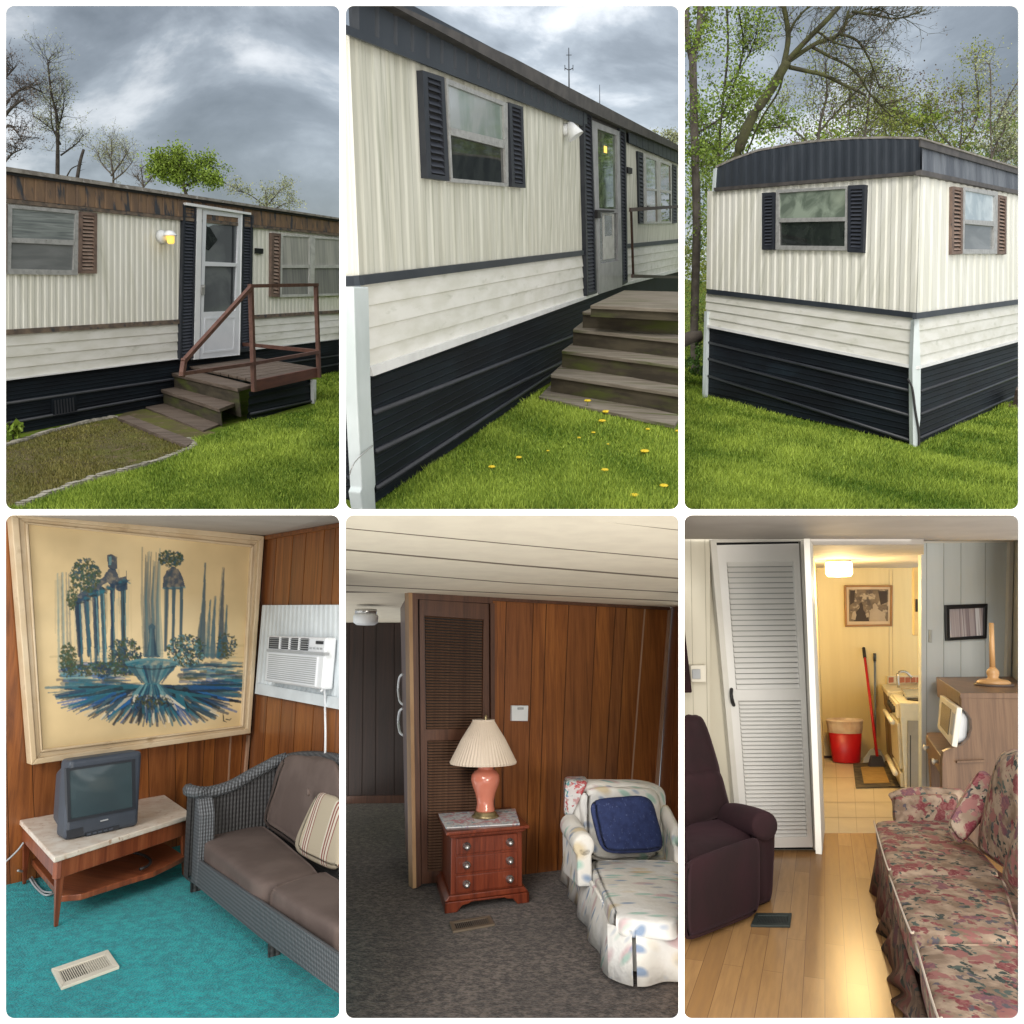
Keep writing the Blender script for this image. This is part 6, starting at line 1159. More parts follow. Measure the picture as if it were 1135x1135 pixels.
# lamp
lb = NT.at(537.8, 907) + U5 * .008; k_ = (lb - CAM).dot(FW) / F; lm = thing('table_lamp', 'coral ceramic table lamp with a pleated ivory shade on the nightstand', 'lamp', lb)
s_ = MB(m_brass); s_.lathe(lb, U5, [(0, 0), (15 * k_, 0), (15 * k_, 2 * k_), (12.5 * k_, 3.5 * k_), (12.5 * k_, 5.5 * k_), (10.5 * k_, 6.5 * k_), (0, 6.6 * k_)], 32); s_.build('base', lm)
s_ = MB(m_coral); pf = [(0, 6), (10.4, 6.2), (10.6, 8), (9.4, 13), (9.6, 18), (11.6, 26), (14.8, 34), (16.2, 40), (15.6, 45), (12.4, 49), (9, 51), (8.4, 52.5), (10.0, 54), (9.6, 56), (8.4, 58), (8.2, 62), (0, 62.2)]; s_.lathe(lb, U5, [(a * k_, b * k_) for a, b in pf], 40); s_.build('body', lm)
s_ = MB(m_brass); s_.lathe(lb, U5, [(2 * k_, 60 * k_), (2 * k_, 108 * k_), (1 * k_, 110 * k_)], 8); s_.build('stem', lm)
lt = lb + RT * (-2.6 * k_); s_ = MB(m_shade); s_.lathe(lt, U5, [(37 * k_, 57 * k_), (36.6 * k_, 57 * k_), (37.2 * k_, 59 * k_), (24.5 * k_, 84 * k_), (12.4 * k_, 103 * k_), (12.4 * k_, 105 * k_), (11.4 * k_, 105 * k_), (23.5 * k_, 84 * k_), (36 * k_, 58 * k_)], 110, wave=.012); s_.build('lamp_shade', lm)
cd_ = MB(m_brass); tag
# floor vent
vent('floor_vent', 'small brown metal floor vent in the grey carpet before the nightstand', F5, Z(378, 935, S5)([(680, 490), (935, 450), (968, 505), (703, 552)]), M('bronze_vent', (.16, .125, .09), .5), M('bronze_vent_slat', (.14, .12, .10), .5), 18, .45)

# chaise
XC = 754.6
ch = thing('chaise_longue', 'cream chaise longue with pastel brushstroke slipcover and pleated skirt', 'chaise longue', F5.at(690, 1060))
g0, g1, g2 = F5.at(621, 974), F5.at(674, 1088), F5.at(XC, 1092); hC = height_at(g1, U5, 1012) ; SC5 = level(F5, hC)
def q_top(pl, pts): return [pl.at(*p) for p in pts]
tp = q_top(SC5, [(681, 1015), (XC, 1020), (XC, 950), (650, 950)])
# platform with skirt (gently waved, open pleat at the corner)
sk = MB(m_brush); zt_ = hC * .80; ring_px = []
def wavy(a, b, n, amp, nrm, r0=5):
    out = []
    for i in range(n + 1):
        s_ = i / n; w__ = amp * math.sin(s_ * r0 * math.pi * 2) * (1 - .0 * s_); out.append((lerp(a, b, s_), nrm * w__))
    return out
edge = F5.at(XC, 1092); nl = (g1 - g0).cross(U5).normalized(); nl = nl if nl.dot(RT) < 0 else -nl; nf = (g2 - g1).cross(U5).normalized(); nf = nf if nf.dot(FW) < 0 else -nf
for (a, b, nn__, cnt) in ((g0, g1, nl, 4.5), (g1, F5.at(702, 1098.4), nf, .5), (F5.at(706.5, 1098.6), g2, nf, 1.2)):
    n = 30; vs = []; fs = []
    for i in range(n + 1):
        s_ = i / n; p = lerp(a, b, s_); w__ = math.sin(s_ * cnt * 2 * math.pi)
        tpz = zt_; top = p - nn__ * .05 + U5 * tpz; mid = p - nn__ * .02 + nn__ * .006 * w__ + U5 * tpz * .55; bot = p + nn__ * (.015 * w__) + U5 * .02
        for q__ in (top, mid, bot): vs += [q__, q__ - nn__ * .012]
    for i in range(n):
        o = i * 6
        fs += [[o, o + 6, o + 8, o + 2], [o + 2, o + 8, o + 10, o + 4], [o + 1, o + 3, o + 9, o + 7], [o + 3, o + 5, o + 11, o + 9], [o + 4, o + 10, o + 11, o + 5], [o, o + 1, o + 7, o + 6]]
    fs += [[0, 2, 4, 5, 3, 1]]; sk.add(vs, fs, smooth=True)
sk.build('skirt', ch)
pb5 = MB(m_brush); i0 = lerp(g0, g1, .03) + RT * .04; bx = [lerp(g0, g1, .02) - nl * .06, g1 - nl * .06 - nf * .06, g2 - nf * .06, F5.at(XC, 965)]; pb5.hexa([p + U5 * .03 for p in bx] + [p + U5 * zt_ for p in bx]); pb5.build('base', ch)
wl = MB(m_brush); wl.tube([g1 - nl * .055 - nf * .03 + U5 * zt_, g2 - nf * .03 + U5 * zt_], .012, 6); wl.tube([g0 - nl * .05 + U5 * zt_, g1 - nl * .055 - nf * .03 + U5 * zt_], .012, 6); wl.build('welt', ch)
c8 = [p - U5 * hC * .36 for p in tp] + tp; mb = MB(m_brush); mb.cushion(c8, 14, 7, puff=.06, wr=.012, seed=3); mb.build('seat_cushion', ch)
# back rest
bkp = Pl(SC5.at(690, 947), F5.basis()[0].cross(U5) * 1.0, U5); bkp = Pl(SC5.at(690, 944), A5.n, U5)
c8 = [bkp.at(628, 955, .02), bkp.at(735, 950, .02), bkp.at(735, 950, -.26), bkp.at(630, 950, -.26), bkp.at(629, 868, .0), bkp.at(738, 871, .0), bkp.at(737, 866, -.24), bkp.at(626, 862, -.24)]
mb = MB(m_brush); mb.cushion(c8, 12, 6, puff=.05, wr=.02, seed=9); mb.build('back_rest', ch)
c8 = [bkp.at(650, 957, .10), bkp.at(728, 957, .10), bkp.at(728, 950, -.02), bkp.at(650, 950, -.02), bkp.at(641, 873, .07), bkp.at(733, 874, .07), bkp.at(733, 872, -.04), bkp.at(641, 872, -.04)]
mb = MB(m_brush); mb.cushion(c8, 12, 5, puff=.0, wr=.03, seed=10); mb.build('back_cushion', ch)
# arms: rolled tubes with flat front
for px0, px1, fro, nm in (((632, 914), (648, 940), 1, 'arm'), ((738, 905), (752, 925), 0, 'arm')):
    hA = height_at(lerp(g0, g1, .05), U5, 907); kA = (g0 - CAM).dot(FW) / F
    if fro: c0_, c1_ = bkp.at(630.5, 913, .0), bkp.at(648, 939, .36)
    else: c0_, c1_ = bkp.at(737, 902, .0), bkp.at(751, 930, .30)
    a_ = MB(m_brush); r_ = 11.0 * kA; ax = (c1_ - c0_).normalized(); n = 12 if fro else 12
    def ringp(c, rr_): 
        sx = ax.cross(U5).normalized(); return [c + sx * rr_ * math.cos(2 * math.pi * j / 16) * (.92 if fro else .55) + U5 * rr_ * math.sin(2 * math.pi * j / 16) for j in range(16)]
    vs = []; st = [(0, .6), (.02, .9), (.1, 1), (.9, 1), (.97, .96), (1, .84), (1.0, .3)]
    for s_, rr_ in st: vs += ringp(lerp(c0_, c1_, s_), r_ * rr_)
    fs = [[i * 16 + j, i * 16 + (j + 1) % 16, (i + 1) * 16 + (j + 1) % 16, (i + 1) * 16 + j] for i in range(len(st) - 1) for j in range(16)] + [[(len(st) - 1) * 16 + j for j in range(16)]]
    a_.add(vs, fs, smooth=True)
    d_ = U5 * -1; 
    sx = ax.cross(U5).normalized() * r_ * (.62 if fro else .35); q = [c0_ - sx, c1_ - sx, c1_ + sx, c0_ + sx]; lw = [p - U5 * ((p - F5.p).dot(U5) - zt_ * .9) for p in q]; a_.hexa(lw + q); a_.build(nm, ch, bevel=.02)
pp = Pl(SC5.at(695, 958), lerp(A5.n, U5, .22), U5); q = [(666.5, 947), (738, 944.5), (722, 880.5), (651.5, 886)]
c8 = [pp.at(*q[0], .12), pp.at(*q[1], .12), pp.at(*q[1], .02), pp.at(*q[0], .02), pp.at(*q[3], .12), pp.at(*q[2], .12), pp.at(*q[2], .02), pp.at(*q[3], .02)]
mb = MB(m_blue); mb.cushion(c8, 12, 5, wr=.012, seed=12); tag(mb.build('pillow'), 'square navy quilted pillow on the chaise', 'pillow')
th = MB(floral('patchwork_throw_cloth', (.62, .62, .62), (.55, .5, .5), [(.45, .06, .07), (.5, .3, .3), (.12, .25, .4)], [(.1, .3, .2), (.15, .25, .45), (.5, .45, .2)], 15)); c8 = [bkp.at(624.5, 905, -.05), bkp.at(634, 905, .04), bkp.at(634, 900, -.25), bkp.at(625, 900, -.27), bkp.at(626, 865, -.03), bkp.at(654, 866, .04), bkp.at(652, 859.5, -.27), bkp.at(624.5, 859.5, -.27)]
th.cushion(c8, 8, 7, wr=.015, seed=2); tag(th.build('throw'), 'folded patchwork throw over the left corner of the chaise back', 'throw')
# ================================================================== room with recliner, floral sofa and kitchen
F6 = floor_pl(680, 1.55); U6 = F6.up; X6a, X6b = 755.4, 1134
W6 = wall_pl(F6, (758, 944), (1129, 944)); K6 = wall_pl(F6, (913, 840), (1019, 840))
m_ivory = M('ivory_wall_board', (.64, .60, .49), .6, (.60, .56, .45), 3, (2, .3, 1)); m_greyw = M('pale_grey_wall_board', (.62, .67, .68), .55, (.57, .62, .63), 2.4, (2.6, .2, 1)); m_yel6 = M('cream_kitchen_wall', (.76, .64, .36), .6, (.72, .60, .33), 3, (3, .2, 1))
m_door6 = M('white_louvered_door_paint', (.82, .81, .78), .45, (.78, .77, .74), 3); m_jamb = M('white_door_casing', (.70, .68, .62), .5, (.66, .64, .58), 4)
m_gap6 = M('louver_gap_shade', (.42, .42, .40), .7)  # grey backing paints the shade between the white slats
def lamin():
    m, t, p = material('light_wood_laminate'); b_ = tex(t, 'brick', 'UV', 1.0, (1, 1, 1), rot=math.pi / 2); b_.inputs['Scale'].default_value = 1.0; b_.inputs['Brick Width'].default_value = 1.1; b_.inputs['Row Height'].default_value = .085; b_.inputs['Mortar Size'].default_value = .0012; b_.offset = .37; b_.offset_frequency = 2
    b_.inputs['Color1'].default_value = (.42, .225, .085, 1); b_.inputs['Color2'].default_value = (.56, .32, .13, 1); b_.inputs['Mortar'].default_value = (.20, .11, .055, 1)
    n = tex(t, 'noise', 'UV', 5, (8, .7, 1), detail=6); c = mixc(t, ramp(n.outputs[0], [(.4, (0,) * 3), (.7, (.5,) * 3)], t), b_.outputs[0], (.34, .19, .09)); t.links.new(c, p.inputs['Base Color']); p.inputs['Roughness'].default_value = .27; p.inputs['Specular IOR Level'].default_value = .5; return m
fdir = (F6.at(914, 720) - F6.at(914, 1100)).normalized(); fdx = fdir.cross(U6).normalized()
room_floor(F6, [(X6a, 942), (912, 942), (913, 923.4), (1024, 923.4), (1024, 942), (X6b, 942), (X6b, 1134), (X6a, 1134)], lamin(), basis=(fdx, fdir, U6))
m_lino = M('cream_linoleum', (.60, .50, .34), .35, (.56, .46, .31), 4, coord='Object'); lb_ = tex(m_lino.node_tree, 'brick', 'UV', 1.0)
room_floor(F6, [(904, 838), (1030, 838), (1030, 923.2), (910.5, 923.2)], m_lino, basis=(fdx, fdir, U6))
s_ = MB(M('linoleum_seam', (.42, .34, .22), .6)); LL = level(F6, .002)
for x0, y0, x1, y1 in ((926, 840, 930, 923), (947, 873, 950, 923), (968, 873, 971, 923), (912, 862, 946, 862), (911, 889, 1000, 889), (911, 906, 1000, 906)):
    dx = .25 if abs(x1 - x0) < 8 else 0; dy = .25 if dx == 0 else 0; s_.sheet(LL, [(x0 - dx, y0 - dy), (x0 + dx, y0 + dy) if dx else (x1, y1 - dy), (x1 + dx, y1 + dy), (x1 - dx, y1) if dx else (x0, y0 + dy)])
s_.build('floor_seams', kind='structure')
def wallq(name, pl, q, m, f=0, b=-.05): s_ = MB(m, pl.basis()); s_.slab(pl, q, f, b); return s_.build(name, kind='structure')
wallq('wall', W6, [(X6a, 594), (787, 594), (787, 946), (X6a, 946)], m_ivory)
wallq('wall', W6, [(X6a, 594), (894, 594), (909, 945), (X6a, 945)], m_ivory, -.055, -.08)
wallq('wall', W6, [(787, 594), (893, 594), (893, 600), (787, 600)], m_jamb, .02)
for x in (765.5, 781): wallq('wall_batten', W6, [(x, 598), (x + .5, 598), (x + 5.5, 944), (x + 5, 944)], M('batten_beige', (.42, .39, .31), .7), .003, 0)  # thin beige strips, darker than the ivory board
# casing round the louvered door (slanted with the door by image pixel corners)
wallq('door_casing', W6, [(787.4, 599), (794, 600), (823.8, 941), (818.5, 941)], m_jamb, .035); wallq('door_casing', W6, [(790, 597), (892, 595.5), (892, 599.8), (788, 601.4)], m_jamb, .03)
wallq('door_casing', W6, [(887.6, 600), (896.6, 596), (910.6, 947.4), (903.2, 942)], m_jamb, .04)
wallq('door_gap', W6, [(791.2, 600.8), (888.6, 599.6), (903.6, 941.5), (819.5, 941.5)], m_shadowgap, -.006, -.05)
DD = louver_door('closet_door', 'tall white louvered closet door slanted as traced from the image', W6, [(794.4, 604.2), (885.6, 602.4), (901, 939), (823.2, 940)], ([(805.4, 623), (879.3, 622.3), (887, 763.5), (816, 764.4)], [(818.4, 776.7), (887.8, 776.2), (894.8, 927.4), (829.4, 928.4)]), (24, 34), m_door6, m_door6, gap=.88, back=m_gap6)  # door corners taken from image pixels, which slants it on the wall plane
h_ = MB(m_black); h_.tube(curve3([W6.at(810.8, 763.8, .03), W6.at(810.6, 770, .07), W6.at(811.8, 777, .07), W6.at(813.4, 781.6, .03)], 4), .012, 6); h_.build('handle', DD)
# side wall into the kitchen
jl = W6.at(897, 597); SK = pl3(W6.at(910.8, 944), W6.at(897.5, 600), K6.at(913.4, 840), U6)
wallq('wall', SK, [(897.2, 597), (906.8, 630), (914.5, 840), (911, 945)], m_yel6, .0, -.03)
wallq('door_casing', SK, [(897.4, 597), (901, 604), (914.4, 918), (911, 947)], m_jamb, .02, -.01)
wallq('wall', K6, [(905, 628), (1024, 628), (1024, 842), (912, 842)], m_yel6)
for x in (985.4, 989.4): wallq('wall_batten', K6, [(x, 631), (x + .5, 631), (x + .5, 756), (x, 756)], M('batten_cream', (.60, .50, .33), .6), .004, 0)
W7 = wall_pl(F6, (1021, 898), (1129, 898)); wallq('wall', W7, [(1021, 597), (X6b, 597), (X6b, 898), (1021.6, 898)], m_greyw)
for x in (1027, 1046, 1065, 1092): wallq('wall_batten', W7, [(x, 600), (x + .5, 600), (x + .3, 890), (x - .2, 890)], M('batten_grey', (.36, .385, .38), .6), .004, 0)
wallq('wall_trim', W7, [(1021, 598), (1121, 598), (1121, 601), (1021, 602)], m_jamb, .03)
cornT, cornB = W7.at(1124, 598), W7.at(1119, 898); R6 = pl3(cornB, cornT, F6.at(1150, 990), U6)
wallq('wall_trim', W7, [(1119.4, 598), (1124, 598), (1120, 760), (1115.6, 760)], m_jamb, .04); wallq('wall', R6, [(1124, 598), (X6b, 590), (X6b, 912), (1119, 898)], M('beige_wall_board', (.42, .39, .31), .6))
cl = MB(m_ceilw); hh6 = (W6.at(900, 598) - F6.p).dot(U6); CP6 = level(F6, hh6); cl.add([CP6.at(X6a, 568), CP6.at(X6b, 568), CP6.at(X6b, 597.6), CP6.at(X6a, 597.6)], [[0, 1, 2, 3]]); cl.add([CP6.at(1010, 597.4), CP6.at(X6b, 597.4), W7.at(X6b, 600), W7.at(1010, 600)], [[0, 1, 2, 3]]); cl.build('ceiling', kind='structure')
cl = MB(M('kitchen_ceiling', (.55, .52, .46), .7)); cl.add([W6.at(895, 604, 0), W6.at(1024, 603), K6.at(1024, 629.5), K6.at(903, 629.5)], [[0, 1, 2, 3]]); cl.build('ceiling', kind='structure')
wallq('lintel', W6, [(893, 595), (1024, 595), (1024, 603.4), (893, 604.2)], m_ceilw, .004, -.05)
KR = pl3(F6.at(1024, 860), U6 + F6.at(1024, 860), F6.at(1024, 838), U6)
wallq('wall', K6, [(1019, 628), (1040, 628), (1040, 842), (1019, 842)], m_yel6, .01)
# kitchen lamp, lit
m_lit, t_, b_ = material('lit_lamp_glass'); b_.inputs['Emission Color'].default_value = (1, .80, .45, 1); b_.inputs['Emission Strength'].default_value = 2.2; b_.inputs['Base Color'].default_value = (.9, .85, .7, 1)
lc = lerp(W6.at(929, 604), K6.at(929, 629.5), .55); lc = CAM + ray(929.4, 621.5) * (lc - CAM).dot(FW); k_ = (lc - CAM).dot(FW) / F
kl = thing('ceiling_lamp', 'lit drum ceiling lamp glowing in the kitchen', 'ceiling lamp', lc - U6 * 18 * k_); s_ = MB(m_brass); s_.lathe(lc, U6, [(0, -1 * k_), (13 * k_, -1 * k_), (13 * k_, 3.6 * k_), (0, 3.7 * k_)], 28); s_.build('base', kl)
s_ = MB(m_lit); s_.lathe(lc, U6, [(0, -17.6 * k_), (12 * k_, -17.4 * k_), (14.2 * k_, -14.6 * k_), (14.2 * k_, -3 * k_), (13 * k_, -1 * k_), (0, -.9 * k_)], 30); s_.build('glass_shade', kl)
pl_l = bpy.data.lights.new('kitchen_lamp_light', 'POINT'); pl_l.energy = 46; pl_l.color = (1, .68, .30); pl_l.shadow_soft_size = .12; plo_ = bpy.data.objects.new('kitchen_lamp_light', pl_l); COL.objects.link(plo_); plo_.location = lc - U6 * 30 * k_
# kitchen things
def picture(name, lab, pl, O, I, mf, mm, f=.03):
    t = thing(name, lab, 'picture', pl.at(*O[3], f)); s_ = MB(mf, pl.basis()); s_.ring(pl, O, I, f, 0); s_.build('frame', t, bevel=.004); s_ = MB(mm, pl.basis()); s_.slab(pl, I, f * .5, 0); s_.build('print', t); return t
m_mat6 = M('cream_picture_mount', (.62, .50, .36), .7); m_engr = M('brown_engraving', (.20, .145, .09), .6, (.09, .065, .045), 9, col3=(.42, .34, .24), scale3=14, lo3=.52, hi3=.62)
s6 = 130 / 922; Zk = lambda pts: [(900 + x * s6, 600 + y * s6) for x, y in pts]
kp = picture('framed_picture', 'framed brown engraving of seated figures on the kitchen wall', K6, Zk([(258, 345), (637, 345), (632, 668), (265, 672)]), Zk([(272, 360), (622, 360), (618, 652), (278, 656)]), M('gilt_picture_frame', (.34, .17, .05), .4), m_mat6)
s_ = MB(m_engr, K6.basis()); s_.slab(K6, Zk([(290, 378), (600, 378), (598, 628), (294, 630)]), .02, .012)
m_e1, m_e2 = M('engraving_dark', (.045, .03, .022), .7), M('engraving_pale', (.42, .34, .25), .7)
for pts, m__ in (([(330, 628), (345, 560), (375, 520), (372, 490), (390, 478), (400, 500), (405, 540), (440, 590), (450, 628)], m_e1), ([(450, 628), (455, 560), (480, 530), (478, 500), (495, 485), (510, 500), (515, 530), (560, 560), (585, 628)], m_e2), ([(310, 610), (320, 560), (340, 545), (350, 580), (340, 620)], m_e2), ([(520, 390), (590, 390), (590, 480), (540, 500)], m_e1), ([(300, 385), (340, 385), (330, 480), (300, 500)], m_e1), ([(420, 570), (445, 560), (452, 590), (430, 600)], m_e2)):
    s_.slab(K6, Zk(pts), .0215 if m__ is m_e1 else .0225, .019, m__)
s_.build('engraving', kp)
tc_ = F6.at(940.5, 846); k_ = (tc_ - CAM).dot(FW) / F; can = thing('trash_can', 'red trash can with white liner against the kitchen wall', 'trash can', tc_)
m_red = M('red_plastic', (.50, .008, .015), .4, (.44, .007, .012), 3); m_lin = M('translucent_liner', (.70, .58, .48), .5, (.62, .46, .36), 9, bmp=.3, bscale=20)
s_ = MB(m_red); s_.lathe(tc_ + FW * .05, U6, [(0, 0), (14.5 * k_, 0), (15.2 * k_, 1.5 * k_), (18 * k_, 33 * k_), (17 * k_, 33 * k_), (14 * k_, 2 * k_)], 32, sy=.7); s_.build('body', can)
s_ = MB(m_lin); s_.lathe(tc_ + FW * .05, U6, [(18.2 * k_, 32 * k_), (18.9 * k_, 35 * k_), (19.6 * k_, 42 * k_), (20.6 * k_, 45 * k_), (19.4 * k_, 46.5 * k_), (18.2 * k_, 44 * k_), (16.6 * k_, 34 * k_)], 36, sy=.7, wave=.008); s_.build('liner', can)
def stick(mb, a, b, r): mb.tube([a, b], r, 8)
bt_ = K6.at(957.2, 718, .03); bb_ = F6.at(973, 852) + U6 * .12; br = thing('broom', 'red-handled broom leaning on the kitchen wall', 'broom', F6.at(973, 852)); s_ = MB(m_red); stick(s_, bb_, bt_, .014); s_.build('handle', br); s_ = MB(m_black); stick(s_, lerp(bt_, bb_, .0), lerp(bt_, bb_, .1), .017); s_.build('grip', br)
s_ = MB(M('broom_bristles', (.05, .05, .07), .8)); c_ = bb_; s_.hexa([c_ - RT * .09 - U6 * .14, c_ + RT * .09 - U6 * .14, c_ + RT * .09 - U6 * .14 + FW * .05, c_ - RT * .09 - U6 * .14 + FW * .05, c_ - RT * .05, c_ + RT * .05, c_ + RT * .05 + FW * .04, c_ - RT * .05 + FW * .04]); s_.build('bristles', br)
dp_ = thing('dustpan', 'grey long-handled dustpan standing beside the red trash can', 'dustpan', F6.at(968, 846)); s_ = MB(m_plg); d0 = F6.at(969, 846); kd = (d0 - CAM).dot(FW) / F
pln = Pl(d0, lerp(W6.n, U6, .35), U6); s_.slab(pln, [(957, 847), (981, 847), (981, 840), (976, 831), (970, 828.5), (964, 831), (957, 841)], .02, 0); s_.build('pan', dp_, bevel=.005)
s_ = MB(M('blue_grey_pole', (.16, .20, .28), .4)); stick(s_, pln.at(970.4, 831, .03), K6.at(969.6, 733, .03), .011); s_.build('handle', dp_); s_ = MB(m_tv); stick(s_, K6.at(969.6, 733, .03), K6.at(969.5, 724, .03), .016); s_.build('grip', dp_)
mt = thing('door_mat', 'tan doormat with dark border on the kitchen floor', 'mat', F6.at(970, 870)); mq = [(945.5, 846.5), (984.5, 843), (997.5, 871.5), (948.6, 872.5)]; LM = level(F6, .004)
s_ = MB(M('dark_mat_border', (.035, .03, .025), .9, (.10, .08, .05), 12), F6.basis()); s_.slab(LM, mq, .01, 0); s_.build('border', mt); s_ = MB(M('tan_mat_centre', (.33, .21, .07), .9, (.27, .17, .055), 9), F6.basis()); s_.slab(LM, [bpx(mq, *c) for c in ((.2, .16), (.8, .16), (.8, .84), (.2, .84))], .014, .009); s_.build('centre', mt)
wallq('skirting_board', K6, [(910, 838), (922, 838), (922, 841), (910, 841)], M('dark_skirting_board', (.06, .03, .02), .6), .02, 0)
# counter run and stove: their fronts face left, the near end faces the viewer
kb, kn_ = F6.at(984.5, 838.5), F6.at(1003, 878); depthd = RT
hct = height_at(kb, U6, 757.5); CT = level(F6, hct)
kc = thing('kitchen_counter', 'kitchen counter with cream top, sink and brown cabinet doors beyond the partition', 'counter', F6.at(990, 850))
ms = lerp(kb, kn_, .52)
s_ = MB(w_cab); s_.basis = ((kn_ - kb).normalized(), RT, U6); s_.hexa([kb, ms, ms + RT * .6, kb + RT * .6] + [p + U6 * (hct - .05) for p in (kb, ms, ms + RT * .6, kb + RT * .6)]); s_.build('cabinet', kc)
for (a, b, z0, z1, nm) in ((.06, .5, .08, .66, 'cabinet_door'), (.54, .96, .08, .66, 'cabinet_door'), (.06, .5, .72, .9, 'drawer'), (.54, .96, .72, .9, 'drawer')):
    p, q__ = lerp(kb, ms, a), lerp(kb, ms, b); s_ = MB(w_cab); s_.basis = ((kn_ - kb).normalized(), RT, U6); s_.hexa([p - RT * .02 + U6 * hct * z0, q__ - RT * .02 + U6 * hct * z0, q__ + U6 * hct * z0, p + U6 * hct * z0, p - RT * .02 + U6 * hct * z1, q__ - RT * .02 + U6 * hct * z1, q__ + U6 * hct * z1, p + U6 * hct * z1]); s_.build(nm, kc, bevel=.006)
m_ctop = M('cream_countertop', (.70, .64, .50), .35); s_ = MB(m_ctop); t0, t1 = kb - RT * .04 + U6 * (hct - .05), ms - RT * .04 + U6 * (hct - .05); s_.hexa([t0, t1, t1 + RT * .7, t0 + RT * .7] + [p + U6 * .05 for p in (t0, t1, t1 + RT * .7, t0 + RT * .7)]); s_.build('countertop', kc, bevel=.006)
s_ = MB(m_chrome); q = [CT.at(*c, .006) for c in ((998, 762.5), (1019.5, 762.5), (1020, 773), (1004, 773))]; s_.prism(q, [p - U6 * .012 for p in q]); s_.build('sink', kc); s_ = MB(m_plg); q = [CT.at(*c, .008) for c in ((1000.5, 764), (1019.5, 764), (1020, 771.5), (1005.5, 771.5))]; s_.prism(q, [p - U6 * .002 for p in q]); s_.build('basin', kc)
s_ = MB(m_chrome); fb = CT.at(996, 762); s_.tube(curve3([fb, fb + U6 * .14, fb + U6 * .16 + RT * .08, fb + U6 * .10 + RT * .14], 4), .014, 8); s_.build('faucet', kc)
s_ = MB(m_ctop); s_.slab(K6, [(984, 749.5), (1024, 748.5), (1024, 757), (984, 758)], .03, 0)
m_tile = M('terracotta_tile', (.42, .13, .06), .5)
for i in range(6): x = 985.3 + i * 6.1; s_.slab(K6, [(x, 750.8), (x + 5.2, 750.6), (x + 5.2, 756.4), (x, 756.8)], .034, .02, m_tile if i not in (1,) else m_ctop)
s_.build('backsplash', kc)
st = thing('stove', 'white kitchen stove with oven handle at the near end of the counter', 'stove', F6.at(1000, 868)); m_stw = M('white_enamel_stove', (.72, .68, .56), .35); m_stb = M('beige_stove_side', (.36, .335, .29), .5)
s_ = MB(m_stw); s_.hexa([ms, kn_, kn_ + RT * .6, ms + RT * .6] + [p + U6 * (hct - .02) for p in (ms, kn_, kn_ + RT * .6, ms + RT * .6)]); s_.build('body', st, bevel=.006)
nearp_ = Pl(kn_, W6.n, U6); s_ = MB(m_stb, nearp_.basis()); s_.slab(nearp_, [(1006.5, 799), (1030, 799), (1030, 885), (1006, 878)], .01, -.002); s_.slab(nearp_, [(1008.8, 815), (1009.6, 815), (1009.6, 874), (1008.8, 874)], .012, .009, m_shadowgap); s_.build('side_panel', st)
def fpt(a, z, out=0): return lerp(ms, kn_, a) + U6 * hct * z - RT * out
for z0, z1, nm in ((.24, .74, 'oven_door'), (.04, .20, 'drawer'), (.80, .96, 'control_panel')):
    s_ = MB(m_stw); s_.hexa([fpt(.05, z0, .03), fpt(.95, z0, .03), fpt(.95, z0), fpt(.05, z0), fpt(.05, z1, .03), fpt(.95, z1, .03), fpt(.95, z1), fpt(.05, z1)]); s_.build(nm, st, bevel=.006)
for z_ in (.76, .20): s_ = MB(m_stw); s_.tube([fpt(.0, z_, .075), fpt(1.0, z_, .075)], .022, 8); s_.build('handle', st)
for i in range(4): s_ = MB(m_black); s_.lathe(fpt(.2 + i * .2, .88, .03), -RT, [(.03, 0), (.03, .02), (0, .022)], 12, ref=U6); s_.build('knob', st)
for a, d_ in ((.3, .2), (.75, .2), (.3, .45), (.75, .45)): s_ = MB(m_black); s_.lathe(lerp(ms, kn_, a) + RT * d_ + U6 * (hct - .02), U6, [(0, 0), (.10, 0), (.10, .018), (.03, .022), (0, .022)], 18); s_.build('burner', st)
uc = Pl(K6.at(1012.4, 700) - FW * 1.1, W6.n, U6); s_ = MB(M('yellow_cream_cabinet', (.60, .47, .24), .5)); uq = [uc.at(1012.8, 629, 0), uc.at(1024, 628, 0), uc.at(1024, 706, 0), uc.at(1013.2, 704, 0)]; s_.prism(uq, [p - uc.n * .03 for p in uq]); ucb = s_.build('wall_cabinet'); tag(ucb, 'cream wall cabinet above the sink, half hidden by the partition', 'cabinet'); s_ = MB(m_black, uc.basis()); s_.slab(uc, [(1015.6, 664), (1017.2, 664), (1017.2, 678), (1015.6, 678)], .02, 0); s_.build('handle', ucb)
# right wall things
m_curt = M('painted_curtain_reflection', (.50, .45, .47), .15, (.22, .18, .21), 7, (5, .05, 1), col3=(.72, .72, .76), scale3=6, lo3=.52, hi3=.58, spec=.8)  # stripes paint the reflected curtains into the glass colour
Zr = Z(945, 565, S5); picture('framed_picture', 'small black frame with glass painted with a striped curtain reflection', W7, Zr([(585, 600), (852, 590), (845, 810), (590, 825)]), Zr([(610, 626), (828, 616), (824, 790), (614, 804)]), M('black_frame', (.012, .012, .016), .35), m_curt)
plate('light_switch', 'narrow switch plate on the grey wall left of the black frame', 'light switch', W7, [(1030, 698), (1033.6, 698), (1033.2, 712.5), (1029.8, 712)], M('grey_switch_plate', (.50, .52, .50), .5), ((.3, .35), (.7, .35), (.7, .65), (.3, .65)), None, .015)
plate('thermostat', 'small cream thermostat box on the wall beside the white louvered door', 'thermostat', W6, Z(755, 565, S5)([(58, 978), (158, 975), (160, 1085), (64, 1085)]), m_plc, ((.1, .25), (.62, .25), (.62, .8), (.1, .8)), m_plg, .05)
